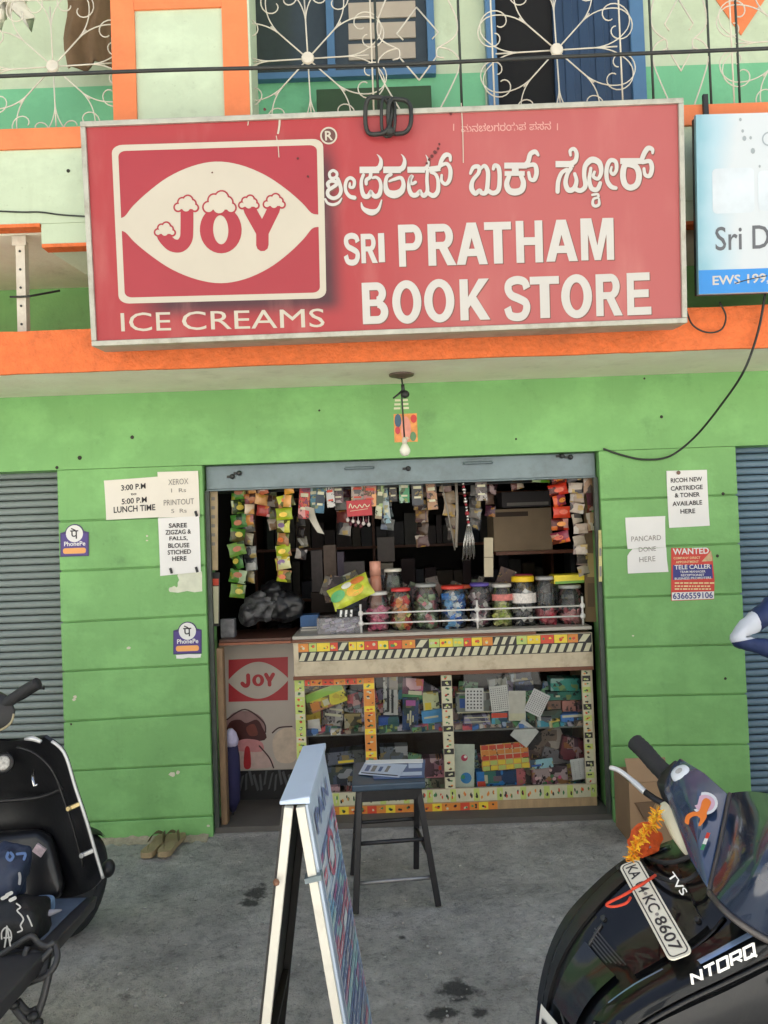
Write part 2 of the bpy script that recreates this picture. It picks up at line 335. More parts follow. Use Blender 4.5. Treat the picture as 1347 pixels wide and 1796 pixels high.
# ------------------------------------------------------------------ ground
def ground_material():
    m = bpy.data.materials.new('worn_concrete'); m.use_nodes = True; nt = m.node_tree; b = nt.nodes['Principled BSDF']
    geo = nt.nodes.new('ShaderNodeNewGeometry')
    def noise(sc, det=8, rough=0.65, vec=None):
        n = nt.nodes.new('ShaderNodeTexNoise'); n.inputs['Scale'].default_value = sc; n.inputs['Detail'].default_value = det; n.inputs['Roughness'].default_value = rough
        nt.links.new(vec or geo.outputs['Position'], n.inputs['Vector']); return n.outputs['Fac']
    def ramp(f, stops):
        c = nt.nodes.new('ShaderNodeValToRGB'); e = c.color_ramp.elements
        while len(e) < len(stops): e.new(0.5)
        for k, (p, col) in enumerate(stops): e[k].position = p; e[k].color = col
        nt.links.new(f, c.inputs['Fac']); return c.outputs['Color']
    def mix(f, a, bb, mode='MIX'):
        x = nt.nodes.new('ShaderNodeMix'); x.data_type = 'RGBA'; x.blend_type = mode
        if hasattr(f, 'node'): nt.links.new(f, x.inputs['Factor'])
        else: x.inputs['Factor'].default_value = f
        for s, q in (('A', a), ('B', bb)):
            if hasattr(q, 'node'): nt.links.new(q, x.inputs[s])
            else: x.inputs[s].default_value = q
        return x.outputs['Result']
    base = ramp(noise(2.3, 12, .72), [(0.28, L(158, 155, 149)), (0.5, L(204, 199, 191)), (0.72, L(236, 230, 220))])
    grit = ramp(noise(70, 4), [(0.30, (0.45, 0.45, 0.45, 1)), (0.45, (1, 1, 1, 1)), (0.75, (1.0, 1.0, 1.0, 1))])
    col = mix(0.62, base, grit, 'MULTIPLY')
    col = mix(0.85, col, ramp(noise(24, 9, .75), [(0.34, (0.52, 0.52, 0.53, 1)), (0.48, (0.92, 0.92, 0.92, 1)), (0.66, (1.0, 1.0, 1.0, 1))]), 'MULTIPLY')
    col = mix(0.7, col, ramp(noise(6.5, 8, .7), [(0.36, (0.66, 0.66, 0.65, 1)), (0.56, (1.0, 1.0, 1.0, 1))]), 'MULTIPLY')
    # darker foot-worn spots and pale patches with outlines of their own
    sp = ramp(noise(5.0, 9, 0.75), [(0.60, (0, 0, 0, 1)), (0.70, (1, 1, 1, 1))])
    col = mix(sp, col, L(128, 124, 119))
    pale = ramp(noise(2.3, 12, 0.7), [(0.60, (0, 0, 0, 1)), (0.66, (0.35, 0.35, 0.35, 1))])
    col = mix(pale, col, L(220, 219, 211))
    crack = nt.nodes.new('ShaderNodeTexVoronoi'); crack.feature = 'DISTANCE_TO_EDGE'; crack.inputs['Scale'].default_value = 1.1
    wv = nt.nodes.new('ShaderNodeVectorMath'); wv.operation = 'ADD'
    nz = nt.nodes.new('ShaderNodeTexNoise'); nz.inputs['Scale'].default_value = 3.5; nz.inputs['Detail'].default_value = 6
    nt.links.new(geo.outputs['Position'], nz.inputs['Vector']); nt.links.new(geo.outputs['Position'], wv.inputs[0]); nt.links.new(nz.outputs['Color'], wv.inputs[1]); nt.links.new(wv.outputs[0], crack.inputs['Vector'])
    ck = ramp(crack.outputs['Distance'], [(0.0, (0.32, 0.32, 0.32, 1)), (0.006, (0, 0, 0, 1))])
    col = mix(ck, col, L(70, 69, 67))
    # oil and water spills
    wet = None
    for (px, py, rad) in SPILLS:
        p = WZ(px, py, 0.0)
        d = nt.nodes.new('ShaderNodeVectorMath'); d.operation = 'DISTANCE'; nt.links.new(geo.outputs['Position'], d.inputs[0]); d.inputs[1].default_value = p
        nn = nt.nodes.new('ShaderNodeMath'); nn.operation = 'MULTIPLY_ADD'; nt.links.new(noise(11, 6), nn.inputs[0]); nn.inputs[1].default_value = rad * 3.2; nn.inputs[2].default_value = -rad * 1.6
        ad = nt.nodes.new('ShaderNodeMath'); ad.operation = 'ADD'; nt.links.new(d.outputs['Value'], ad.inputs[0]); nt.links.new(nn.outputs[0], ad.inputs[1])
        f = ramp(ad.outputs[0], [(rad * 0.55, (0.85, 0.85, 0.85, 1)), (rad * 1.0, (0, 0, 0, 1))])
        col = mix(f, col, L(52, 51, 50))
    nt.links.new(col, b.inputs['Base Color']); b.inputs['Roughness'].default_value = 0.8; b.inputs['Specular IOR Level'].default_value = 0.3
    bp = nt.nodes.new('ShaderNodeBump'); bp.inputs['Strength'].default_value = 1.0; bp.inputs['Distance'].default_value = 0.015
    hsum = nt.nodes.new('ShaderNodeMath'); hsum.operation = 'ADD'; nt.links.new(noise(45, 8, 0.7), hsum.inputs[0]); nt.links.new(noise(160, 3), hsum.inputs[1])
    nt.links.new(hsum.outputs[0], bp.inputs['Height']); nt.links.new(bp.outputs[0], b.inputs['Normal'])
    return m
SPILLS = [(448, 1562, 0.07), (438, 1582, 0.05), (800, 1735, 0.075), (775, 1775, 0.05), (845, 1770, 0.03), (705, 1640, 0.02)]
from mathutils import noise as mnoise
def axis(lo, hi, step, far):
    a = [lo + step * i for i in range(int((hi - lo) / step) + 1)]; e = step; x = a[-1]; pos = []
    while x < far: e *= 1.9; x += e; pos.append(x)
    x = a[0]; e = step; neg = []
    while x > -far: e *= 1.9; x -= e; neg.append(x)
    return neg[::-1] + a + pos
gx = axis(-1.8, 1.8, 0.016, 220); gy = axis(-2.6, 0.1, 0.016, 220)
g = MB(); rows = []
for y in gy:
    row = []
    for x in gx:
        z = 0.0
        if -1.85 < x < 1.85 and -2.65 < y < 0.0:
            z = 0.006 * mnoise.noise((x * 2.1, y * 2.1, 3.3)) + 0.003 * mnoise.noise((x * 9, y * 9, 1.0))
            rough_patch = max(0.0, mnoise.noise((x * 1.3 + 4.0, y * 1.3, 7.0)))
            z += 0.022 * rough_patch * mnoise.noise((x * 26, y * 26, 2.0)) + .0035 * mnoise.noise((x * 31, y * 31, 5.0))
            z -= 0.006
        row.append((x, y, z))
    rows.append(row)
g.grid(rows)
gr = g.build('ground', ground_material(), smooth_=True, kind='structure')
mb = MB(); mb.add([(-200, -200, .004), (200, -200, .004), (200, -2.75, .004), (-200, -2.75, .004)], [(0, 1, 2, 3)]); mb.build('bounce_road', mat('pale_bounce_concrete', (206, 204, 198), .85, .12, 1.5, .3, 30, dirt=.3, dirtcol=(140, 136, 128)), None, kind='structure')  # unseen pale road, added to bounce sun onto the shop front

# ------------------------------------------------------------------ paints
GREEN = paint('green_wall_paint', (119, 172, 101), (78, 112, 68), 1.5)
PALE = paint('pale_green_paint', (188, 201, 170), (132, 136, 106))
DADO = paint('sea_green_paint', (112, 182, 136), (80, 120, 92))
ORANGE = paint('orange_paint', (224, 124, 72), (160, 98, 62))
ORANGE_R = mat('orange_rough_plaster', (226, 112, 54), 0.7, 0.14, 25.0, 1.0, 55, dirt=0.3, dirtcol=(160, 90, 50), dscale=9)
CREAM = paint('cream_soffit_paint', (238, 226, 206), (170, 154, 128))
GREYM = mat('shutter_grey_paint', (130, 140, 137), 0.5, 0.1, 5.0, 0.05, 40, metal=0.0, dirt=0.35, dirtcol=(82, 86, 80), dscale=5, stretch=(1, 1, 4))
BLUEM = mat('shutter_blue_paint', (104, 128, 146), 0.5, 0.1, 5.0, 0.05, 40, dirt=0.35, dirtcol=(62, 78, 90), dscale=5, stretch=(1, 1, 4))
STEEL = mat('shutter_steel', (116, 130, 134), 0.45, 0.12, 8, 0.1, 50, metal=0.3, dirt=0.4, dirtcol=(70, 72, 70), dscale=6)
DARKM = mat('dark_metal', (38, 40, 40), 0.5, 0.15, 20)
IRON = mat('white_enamel_iron', (206, 198, 180), 0.45, 0.08, 20, dirt=0.3, dirtcol=(150, 120, 90), dscale=15)
BARK = mat('dark_green_bar', (38, 48, 42), 0.5, 0.2, 30)
WOODB = mat('brown_varnished_wood', (112, 66, 44), 0.45, 0.2, 9, 0.15, 40, stretch=(1, 1, 6))
WOODT = mat('tan_wood', (176, 150, 112), 0.55, 0.16, 8, 0.15, 40, stretch=(5, 5, 1))
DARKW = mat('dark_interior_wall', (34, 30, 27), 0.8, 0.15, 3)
PAPER = mat('printer_paper', (226, 219, 206), 0.7, 0.03, 5, dirt=0.1, dirtcol=(190, 180, 160))
PAPERW = mat('white_paper', (228, 226, 222), 0.7, 0.03, 5)
INK = mat('black_ink', (52, 48, 50), 0.7, 0.1, 40)
INKF = mat('faded_grey_ink', (140, 134, 128), 0.7, 0.1, 40)
BLACKP = mat('black_plastic', (30, 31, 33), 0.45, 0.12, 20)
RUBBER = mat('black_rubber', (34, 34, 35), 0.75, 0.15, 25, 0.2, 80)
CABLE = mat('black_cable', (40, 42, 38), 0.55, 0.2, 30)
GREENDARK = mat('dark_green_board', (46, 72, 42), 0.6, 0.15, 6)

# ------------------------------------------------------------------ the building
XL = W(363, 1100).x; XR = W(1063, 1100).x
PL = W(106, 1070).x; PR = W(1304, 1080).x
ZT = W(700, 803).z; ZSOF = 2.302; ZLED = 2.49; YF = -0.57
B = thing('shop_building', 'green two-storey shop building with orange ledge and first-floor balcony', 'building', (0, 0.6, 0))
def bx(name, material, parent, *a, **k):
    mb = MB(); mb.box(*a); return mb.build(name, material, parent, **k)
bx('lintel', GREEN, B, -3.6, 0.0, ZT, 3.6, 0.25, ZLED)
bx('upper_back_wall', GREEN, B, -3.6, 0.30, ZLED + 0.002, 3.6, 0.34, 3.0); bx('ledge_deck', CREAM, B, -3.6, .251, ZLED - .04, 3.6, .56, ZLED)
# pillars: recessed core, proud panels between hand-cut grooves
def pillar(x0, x1, edges, grooves, jit):
    core = bx('pillar', GREEN, B, x0 + 0.004, 0.016, -0.05, x1 - 0.004, 0.25, ZT - 0.002)
    (la, lb), (ra, rb) = edges
    def ex(e0, e1, y): return e0[0] + (e1[0] - e0[0]) * (y - e0[1]) / (e1[1] - e0[1])
    G = []
    for (yl, yr) in grooves:
        a = W(ex(la, lb, yl), yl); b_ = W(ex(ra, rb, yr), yr)
        G.append((a.z, b_.z))
    hg = 0.0042
    for i in range(len(G) - 1):
        (a0, a1), (b0, b1) = G[i], G[i + 1]
        if i == 0: a0 = a1 = ZT - 0.0015 + hg
        if i == len(G) - 2: b0 = b1 = -0.06
        P = [(x0, b0 + hg), (x1, b1 + hg), (x1, a1 - hg), (x0, a0 - hg)]
        mb = MB(); mb.poly(WALL, P, 0.0 + jit[i % len(jit)], 0.03)
        mb.build('wall_panel', GREEN, core, bevel=0.004, segs=2)
pillar(PL, XL, (((99.5, 815), (117, 1470)), ((354.9, 815), (375, 1463))),
       [(829, 820), (915, 904), (1002, 991), (1092, 1078.5), (1178, 1165), (1266, 1251), (1353, 1340), (1444, 1431), (1470, 1463)], [0.0, -0.0015, 0.001, 0.0005, -0.001])
pillar(XR, PR, (((1052.8, 787), (1075, 1410)), ((1289.5, 783), (1319, 1390))),
       [(791, 783), (876.5, 868), (961.5, 953.5), (1048, 1041.6), (1136, 1130), (1222, 1217), (1308.6, 1305.5), (1399, 1394), (1432, 1425)], [0.0, 0.001, -0.001, 0.0005])
# ledge, soffit
bx('ledge', CREAM, B, -3.6, YF + 0.02, ZSOF, 3.6, -0.0005, ZLED - 0.003)
lf = MB(); n = 120
def fas(x, top):
    return (ZLED if top else ZSOF - 0.004) + 0.004 * mnoise.noise((x * 3, 9.0 if top else 2.0, 0)) + 0.0025 * mnoise.noise((x * 17, 5.0 if top else 1.0, 0))
rows = [[(-3.6 + 7.2 * i / n, YF + 0.018, fas(-3.6 + 7.2 * i / n, False)) for i in range(n + 1)], [(-3.6 + 7.2 * i / n, YF, fas(-3.6 + 7.2 * i / n, False)) for i in range(n + 1)],
        [(-3.6 + 7.2 * i / n, YF + 0.003 * mnoise.noise((i * .4, 0, 0)), (ZSOF + ZLED) / 2) for i in range(n + 1)],
        [(-3.6 + 7.2 * i / n, YF, fas(-3.6 + 7.2 * i / n, True)) for i in range(n + 1)], [(-3.6 + 7.2 * i / n, 0.0, fas(-3.6 + 7.2 * i / n, True)) for i in range(n + 1)]]
lf.grid(rows); lf.build('ledge_fascia', ORANGE_R, B)
# balcony: parapet, soffit, orange trims
ZP = W(35, 398, YF).z; ZP2 = W(110, 432, YF).z; XS = W(72, 400, YF).x; ZB0 = W(70, 262, YF).z; ZB1 = W(70, 226, YF).z
bx('parapet', PALE, B, -3.6, YF, ZP + 0.012, 3.6, YF + 0.10, ZB0 - 0.001)
bx('parapet_drop', PALE, B, XS, YF + 0.002, ZP2 + 0.012, 3.6, YF + 0.098, ZP + 0.011)
bx('drip_band', ORANGE_R, B, -3.6, YF - 0.006, ZP - 0.004, XS - 0.004, YF + 0.06, ZP + 0.0115)
bx('drip_band', ORANGE_R, B, XS + 0.004, YF - 0.006, ZP2 - 0.004, 3.6, YF + 0.06, ZP2 + 0.0115)
bx('balcony_slab', CREAM, B, -3.6, YF + 0.102, ZP + 0.004, 3.6, 0.346, ZP + 0.09)
mb = MB(); xb = W(140, 430, YF + .1).x
mb.add([(XS + .0, YF + .1, ZP2 + .012), (xb + .1, YF + .1, ZP2 + .012), (xb + .1, -0.01, ZP2 - .10), (XS + .22, -0.01, ZP2 - .10), (XS, YF + .1, ZP + .003), (xb + .1, YF + .1, ZP + .003), (xb + .1, -0.01, ZP + .003), (XS + .22, -0.01, ZP + .003)],
       [(0, 3, 2, 1), (4, 5, 6, 7), (0, 1, 5, 4), (1, 2, 6, 5), (2, 3, 7, 6), (3, 0, 4, 7)]); mb.build('bracket', PALE, B)
bx('parapet_band', ORANGE, B, -3.6, YF - 0.012, ZB0, 3.6, YF + 0.112, ZB1, bevel=0.004)
# orange post with pale recessed panel
YO = YF - 0.03
c0 = W(196, 100, YO).x; c1 = W(438, 100, YO).x; i0 = W(237, 100, YO).x; i1 = W(391, 100, YO).x; zi = W(310, 14, YO).z
post = bx('balcony_post', PALE, B, c0 + .004, YO + 0.012, ZB1 + 0.002, c1 - .004, YO + 0.2, 5.4)
bx('post_border', ORANGE, post, c0, YO, ZB1 + .003, i0, YO + .03, 5.4); bx('post_border', ORANGE, post, i1, YO, ZB1 + .003, c1 - .006, YO + .03, 5.4)
bx('post_border', ORANGE, post, i0 + .001, YO + .001, zi, i1 - .001, YO + .03, zi + .12)
bx('post_edge', PALE, post, c1 - .0055, YO + .002, ZB1 + .003, c1 + .004, YO + .2, 5.4)
# first-floor wall with dado, window and door
YU = 0.35
uw = bx('upper_wall', PALE, B, -3.6, YU, ZP + .1, 3.6, YU + .2, 5.6)
zd = W(756, 131, YU).z
bx('dado', DADO, uw, -3.6, YU - .004, ZP + .1, W(848, 100, YU).x, YU, zd); bx('dado', DADO, uw, W(1127, 100, YU).x, YU - .004, ZP + .1, 3.6, YU, zd)
NAVYF = mat('blue_door_frame_paint', (78, 116, 152), 0.4, 0.08, 6, dirt=0.2, dirtcol=(60, 80, 100))
BLACKV = mat('dark_room', (16, 16, 18), 0.9, 0.1, 4)
NAVYC = mat('navy_door_leaf', (40, 62, 88), 0.35, 0.12, 8, stretch=(1, 1, .3))
d0 = W(850, 60, YU).x; d1 = W(1125, 60, YU).x; dl = W(868, 60, YU).x; dr = W(1101, 60, YU).x; dm = W(968, 60, YU).x
door = bx('door', BLACKV, uw, dl + .001, YU - .008, ZP + .1, dm, YU - .002, 5.2)
bx('door_leaf', NAVYC, door, dm + .001, YU - .030, ZP + .1, dr - .001, YU - .002, 5.2)
for k in range(1, 5):
    xx = dm + (dr - dm) * k / 5; bx('door_board', NAVYC, door, xx - .028, YU - .038, ZP + .1, xx + .024, YU - .0305, 5.2, bevel=.003)
bx('door_frame', NAVYF, door, d0, YU - .05, ZP + .1, dl, YU - .001, 5.2, bevel=.004); bx('door_frame', NAVYF, door, dr, YU - .05, ZP + .1, d1, YU - .001, 5.2, bevel=.004)
w0 = W(437, 60, YU).x; w1 = W(755, 60, YU).x; wz = W(600, 134, YU).z
win = bx('window', mat('dark_window_glass', (60, 68, 70), 0.12, 0.2, 5), uw, w0, YU - .006, wz, w1, YU - .001, 5.0)
for xx in (437, 580, 755):
    a = W(xx, 60, YU).x; bx('window_frame', NAVYF if xx != 437 else mat('grey_frame', (90, 100, 100), .5), win, a - .022, YU - .04, wz, a + .022, YU - .0065, 5.0, bevel=.003)
bx('window_sill', NAVYF, win, w0 - .02, YU - .05, wz - .03, w1 + .02, YU - .0045, wz + .008, bevel=.003)
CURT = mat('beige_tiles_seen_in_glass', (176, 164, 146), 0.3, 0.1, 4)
for k in range(4):
    a, b_ = W(612, 108 - 36 * k, YU), W(728, 76 - 36 * k, YU); bx('blind_slat', CURT, win, a.x, YU - .014, a.z, b_.x, YU - .0065, b_.z)
ts = W(555, 160, YU - .1); te = W(757, 190, YU - .1)
bx('sill_board', GREENDARK, uw, ts.x, YU - .12, te.z - .05, te.x, YU - .0045, ts.z, bevel=.004)
# orange painted chevron on the upper wall, far right
mb = MB(); mb.poly(WALL, [(W(1252, -6, YU - .006).x, W(1252, -6, YU - .006).z), (W(1300, 62, YU - .006).x, W(1300, 62, YU - .006).z), (W(1345, -6, YU - .006).x, W(1345, -6, YU - .006).z)], -(YU - .006), .004); mb.build('painted_chevron', ORANGE, uw)
# unseen roof, wings and rear mass, added and sized to shade the front
bx('sun_block_roof', CREAM, B, -14, -.66, 5.7, 14, 6.0, 5.9); bx('upper_wall_top', PALE, B, -3.6, YU + .002, 5.601, 3.6, YU + .198, 5.699); bx('sun_block_mass', PALE, B, -14, 2.7, -.05, 14, 6.0, 5.698)
for s_ in (-1, 1): bx('sun_block_wing', GREEN, B, s_ * 3.602, 0.0, -.05, s_ * 14, 2.698, 5.698)
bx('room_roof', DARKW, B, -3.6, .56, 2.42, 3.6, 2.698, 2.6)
OB = thing('opposite_building', 'sunlit white building across the street, behind the camera', 'building', (0, -13, 0)); YOB = -10.5
CRM = paint('sunlit_white_wall', (222, 222, 218), (150, 146, 138))
obw = bx('wall', CRM, OB, -16, YOB - 4, -.05, 16, YOB, 8.5); bx('parapet_band', ORANGE, OB, -16, YOB + .001, 3.2, 16, YOB + .06, 3.45); bx('roof', CREAM, OB, -16.2, YOB - 4.2, 8.501, 16.2, YOB + .3, 8.65)
for i_ in range(8):
    for z_ in (1.0, 4.2, 6.6):
        xw = -14 + i_ * 4; wn_ = bx('window', mat('opposite_window_glass', (70, 84, 96), .1, .1), obw, xw - .6, YOB + .002, z_, xw + .6, YOB + .03, z_ + 1.3); bx('window_frame', mat('brown_frame', (110, 84, 60), .5), wn_, xw - .7, YOB + .0305, z_ - .1, xw + .7, YOB + .06, z_ - .002)
# shop room behind
x0, x1 = XL - .25, XR + .45
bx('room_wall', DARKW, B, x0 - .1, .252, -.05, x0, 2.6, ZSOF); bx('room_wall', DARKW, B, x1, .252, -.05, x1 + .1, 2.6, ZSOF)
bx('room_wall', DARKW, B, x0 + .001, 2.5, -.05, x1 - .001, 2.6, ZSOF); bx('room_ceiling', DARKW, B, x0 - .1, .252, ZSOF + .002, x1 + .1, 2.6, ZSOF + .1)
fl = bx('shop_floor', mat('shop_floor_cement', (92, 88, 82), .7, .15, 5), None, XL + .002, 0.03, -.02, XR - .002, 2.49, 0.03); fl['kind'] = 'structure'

# dust and sand swept up along the foot of the wall
for (xa_, xb_, lab_) in ((PL - .1, XL - .02, 'dust and sand gathered along the foot of the left pillar'), (XR + .02, PR + .1, 'dust and sand gathered along the foot of the right pillar')):
    mb = MB(); rows = []; N_ = 60
    for j in range(7):
        f = j / 6; rows.append([(xa_ + (xb_ - xa_) * i / N_, -.002 - f * (.05 + .05 * abs(mnoise.noise((xa_ + i * .11, 4, 0)))), .016 * (1 - f) ** 1.5 * (.5 + abs(mnoise.noise((xa_ + i * .23, f * 3, 1)))) + .004 * mnoise.noise((i * .9, j * .9, xa_)) * (1 - f) - .008 * f) for i in range(N_ + 1)])
    mb.grid(rows, flip=True); tag(mb.build('wall_dust', mat('dust_and_sand', (168, 156, 134), .95, .2, 30, .6, 90), None, smooth_=True, kind='stuff'), lab_, 'dust')
# ------------------------------------------------------------------ roller shutters
def slat_mesh(w, pitch, material):
    mb = MB(); prof = [(0.0, 0.0), (-.006, .003), (-.010, .010), (-.011, .018), (-.009, .026), (-.002, pitch - .006), (.004, pitch - .003), (.004, 0.0)]
    rows = [[(-w / 2, y, z) for y, z in prof], [(w / 2, y, z) for y, z in prof]]
    mb.grid(rows, closed_u=True, flip=True); mb.add([(-w / 2, y, z) for y, z in prof] + [(w / 2, y, z) for y, z in prof], [tuple(range(8)), tuple(range(8, 16))[::-1]])
    return mb
def shutter(xa, xb, ydep, material, label):
    t = thing('roller_shutter', label, 'shutter', ((xa + xb) / 2, ydep, 0)); pitch = .0385; n = int(ZT / pitch) + 1
    mb = slat_mesh(xb - xa, pitch, material); me = None
    for i in range(n):
        if me is None:
            o = mb.build('slat', material, t); me = o.data; o.location = (0, 0, .0)
            for p in me.polygons: p.use_smooth = True
        else:
            o = bpy.data.objects.new('slat', me); COL.objects.link(o); o.parent = t; o.location = (0, random.uniform(-.0015, .0015), i * pitch)
        ORG[o.name] = Vector((0, 0, 0))
    return t
shutter(-3.6, PL + .03, .13, GREYM, 'closed grey roller shutter left of the shop entrance')
shutter(PR - .03, 3.6, .13, BLUEM, 'closed blue-grey roller shutter right of the shop entrance')
# raised shutter over the entrance: bottom rail, handles, guide channels
t = thing('raised_shutter', 'raised grey steel roller shutter bottom rail across the top of the shop entrance', 'shutter', ((XL + XR) / 2, .08, ZT - .13))
ra = W(360, 852, .08).z; 
rail = bx('bottom_rail', STEEL, t, XL + .004, .06, ZT - .128, XR - .004, .085, ZT - .003, bevel=.004)
bx('rail_lip', STEEL, rail, XL + .006, .045, ZT - .136, XR - .006, .10, ZT - .1285, bevel=.002)
for px, py in ((630, 821), (838, 812)):
    c = W(px, py, .055); mb = MB(); mb.tube([c + Vector((-.075, .006, .0)), c + Vector((-.07, -.012, 0)), c + Vector((.07, -.012, 0)), c + Vector((.075, .006, 0))], .007, 8); mb.build('handle', STEEL, rail, smooth_=True)
    mb = MB(); mb.box(c.x - .085, .0575, c.z - .018, c.x + .085, .0597, c.z + .018); mb.build('handle_plate', STEEL, rail)
for px, py in ((420, 830), (408, 836), (985, 800), (1000, 802), (716, 822)):
    c = W(px, py, .058); mb = MB(); mb.lathe(c, [(.014, 0), (.014, .012), (.007, .02)], 8, axis=(0, -1, 0)); mb.box(c.x - .03, .052, c.z - .006, c.x + .01, .058, c.z + .006); mb.build('lock_stud', DARKM, rail)
GCH = mat('grimy_channel', (70, 76, 70), .6, .2, 12, dirt=.5, dirtcol=(44, 44, 40), dscale=8); bx('guide_channel', GCH, t, XL + .003, .03, .02, XL + .024, .058, ZT - .137); bx('guide_channel', GCH, t, XR - .024, .03, .02, XR - .003, .058, ZT - .137)
# ------------------------------------------------------------------ balcony grilles
def spiral(c, th, side, r0, s):
    """scroll leaving the rod along th and curling to one side"""
    pts = []; p = Vector((c[0] + math.cos(th) * r0, c[1] + math.sin(th) * r0)); a = th; N = 26
    for k in range(N):
        pts.append((p.x, p.y)); f = k / (N - 1)
        stp = s * (0.078 if f < .55 else 0.078 * (1 - .62 * (f - .55) / .45)); a += side * (0.10 + 0.30 * f * f + (0.12 if f > .3 else 0)); p = p + Vector((math.cos(a), math.sin(a))) * stp
    return pts
GY = YF + .05
def rod3(mb, pl, pts, r=.0033): mb.tube([pl.at(u, v) for u, v in pts], r, 6)
GP = Plane((0, GY, 0))
def flower(px, py, R0, label, loc_z=None):
    c = GP.px(px, py); t = thing('balcony_grille', label, 'grille', (c[0], GY, ZB1), 'scrollwork balcony grilles')
    zt, zb = 4.9, ZB1
    mb = MB(); mb.lathe((c[0], GY - .012, c[1]), [(.026, 0), (.03, .008), (.026, .016)], 16, axis=(0, 1, 0)); mb.build('centre_disc', IRON, t)
    for k in range(8):
        th = R(45 * k + 1.5); mb = MB(); rr = R0 * (.98 if k % 2 == 0 else .80)
        rod3(mb, GP, [c, (c[0] + math.cos(th) * rr, c[1] + math.sin(th) * rr)])
        for sd_ in (-1, 1): rod3(mb, GP, spiral(c, th, sd_, R0 * .62, R0), .0028)
        mb.build('scroll_spoke', IRON, t, smooth_=True)
    mb = MB()
    for sgn in (-1, 1): rod3(mb, GP, [(c[0] + sgn * R0 * 1.03, zb), (c[0] + sgn * R0 * 1.03, zt)], .004)
    rod3(mb, GP, [(c[0] - R0 * 1.03, c[1] + R0 * 1.1), (c[0] + R0 * 1.03, c[1] + R0 * 1.1)], .004)
    rod3(mb, GP, [(c[0] - R0 * 1.03, zb + .012), (c[0] + R0 * 1.03, zb + .012)], .004)
    mb.build('grille_frame', IRON, t, smooth_=True)
    # a second rosette above, out of the picture
    return t
R0 = .285
flower(93, 117, R0, 'white scrollwork balcony grille with flower rosette left of the orange post')
flower(540, 103, R0, 'white scrollwork balcony grille with flower rosette in front of the window')
flower(976, 88, R0, 'white scrollwork balcony grille with flower rosette in front of the blue door')
flower(1395, 70, R0, 'white scrollwork balcony grille cut off by the right edge of the photo')
def narrow(xa, xb, label):
    a = GP.px(xa, 80)[0]; b = GP.px(xb, 80)[0]; t = thing('balcony_bar_panel', label, 'grille', ((a + b) / 2, GY, ZB1), 'narrow bar panels between the rosette grilles')
    for x in (a, b):
        mb = MB(); mb.tube([(x, GY, ZB1), (x, GY, 4.9)], .006, 6); mb.build('upright_bar', BARK, t, smooth_=True)
    w = (b - a) / 2; cx = (a + b) / 2
    for s_ in (-1, 1):
        mb = MB(); zz = ZB1 + .01
        pts = [(cx + s_ * w * .35, zz), (cx + s_ * w * .95, zz + .22), (cx + s_ * w * .88, zz + .30), (cx + s_ * w * .5, zz + .33), (cx + s_ * w * .45, zz + .29), (cx + s_ * w * .62, zz + .28)]
        rod3(mb, GP, [p for p in smooth(pts, 5)], .0035)
        pts = [(cx, zz + .18), (cx + s_ * w * .45, zz + .29)]; rod3(mb, GP, pts, .0035)
        pts = [(cx + s_ * w * .5, zz + .33), (cx + s_ * w * .9, zz + .38), (cx + s_ * w * .95, zz + .46), (cx + s_ * w * .6, zz + .62), (cx + s_ * w * .2, zz + .8)]
        rod3(mb, GP, smooth(pts, 5), .0035)
        rod3(mb, GP, [(cx, zz + .52), (cx + s_ * w * .5, zz + .4), (cx + s_ * w * .35, zz + .37)], .0035)
        mb.build('zigzag_scroll', IRON, t, smooth_=True)
narrow(660, 806, 'narrow dark barred grille panel between the window and the blue door')
narrow(1142, 1243, 'narrow dark barred grille panel right of the blue door')
mb = MB(); x = GP.px(1293, 80)[0]; mb.tube([(x, GY, ZB1), (x, GY, 4.9)], .006, 6); tag(mb.build('upright_bar', BARK, None, smooth_=True), 'single dark upright balcony bar above the blue sign', 'bar')
# cloth hanging on the balcony, far left
mb = MB(); rows = []
for j in range(9):
    row = []
    for i in range(9):
        p = W(112 + 84 * i / 8 + 5 * math.sin(j * .9), -30 + 145 * j / 8 + 6 * math.sin(i * .8), .1); p.y += .03 * math.sin(i * 1.7 + j * .3); row.append(p)
    rows.append(row)
mb.grid(rows); mb.grid([[p + Vector((0, .012, 0)) for p in r_] for r_ in rows], flip=True)
tag(mb.build('hanging_cloth', mat('brown_cloth', (112, 88, 62), .85, .15, 12, .3, 30), None, smooth_=True), 'brown cloth hanging behind the left balcony grille', 'cloth')
mb = MB(); rows = []
for j in range(7):
    row = []
    for i in range(9):
        p = W(-20 + 70 * i / 8 + 8 * math.sin(j * 1.3 + i), -30 + 62 * j / 6 + 14 * math.sin(i * 1.1), -.35); p.y += .04 * math.sin(i * 2.1 + j); row.append(p)
    rows.append(row)
mb.grid(rows); mb.grid([[p + Vector((0, .01, 0)) for p in r_] for r_ in rows], flip=True)
tag(mb.build('white_cloth', mat('white_cloth', (232, 226, 206), .85, .08, 12, .3, 30), None, smooth_=True), 'white cloth over the balcony grille at the top left corner', 'cloth')

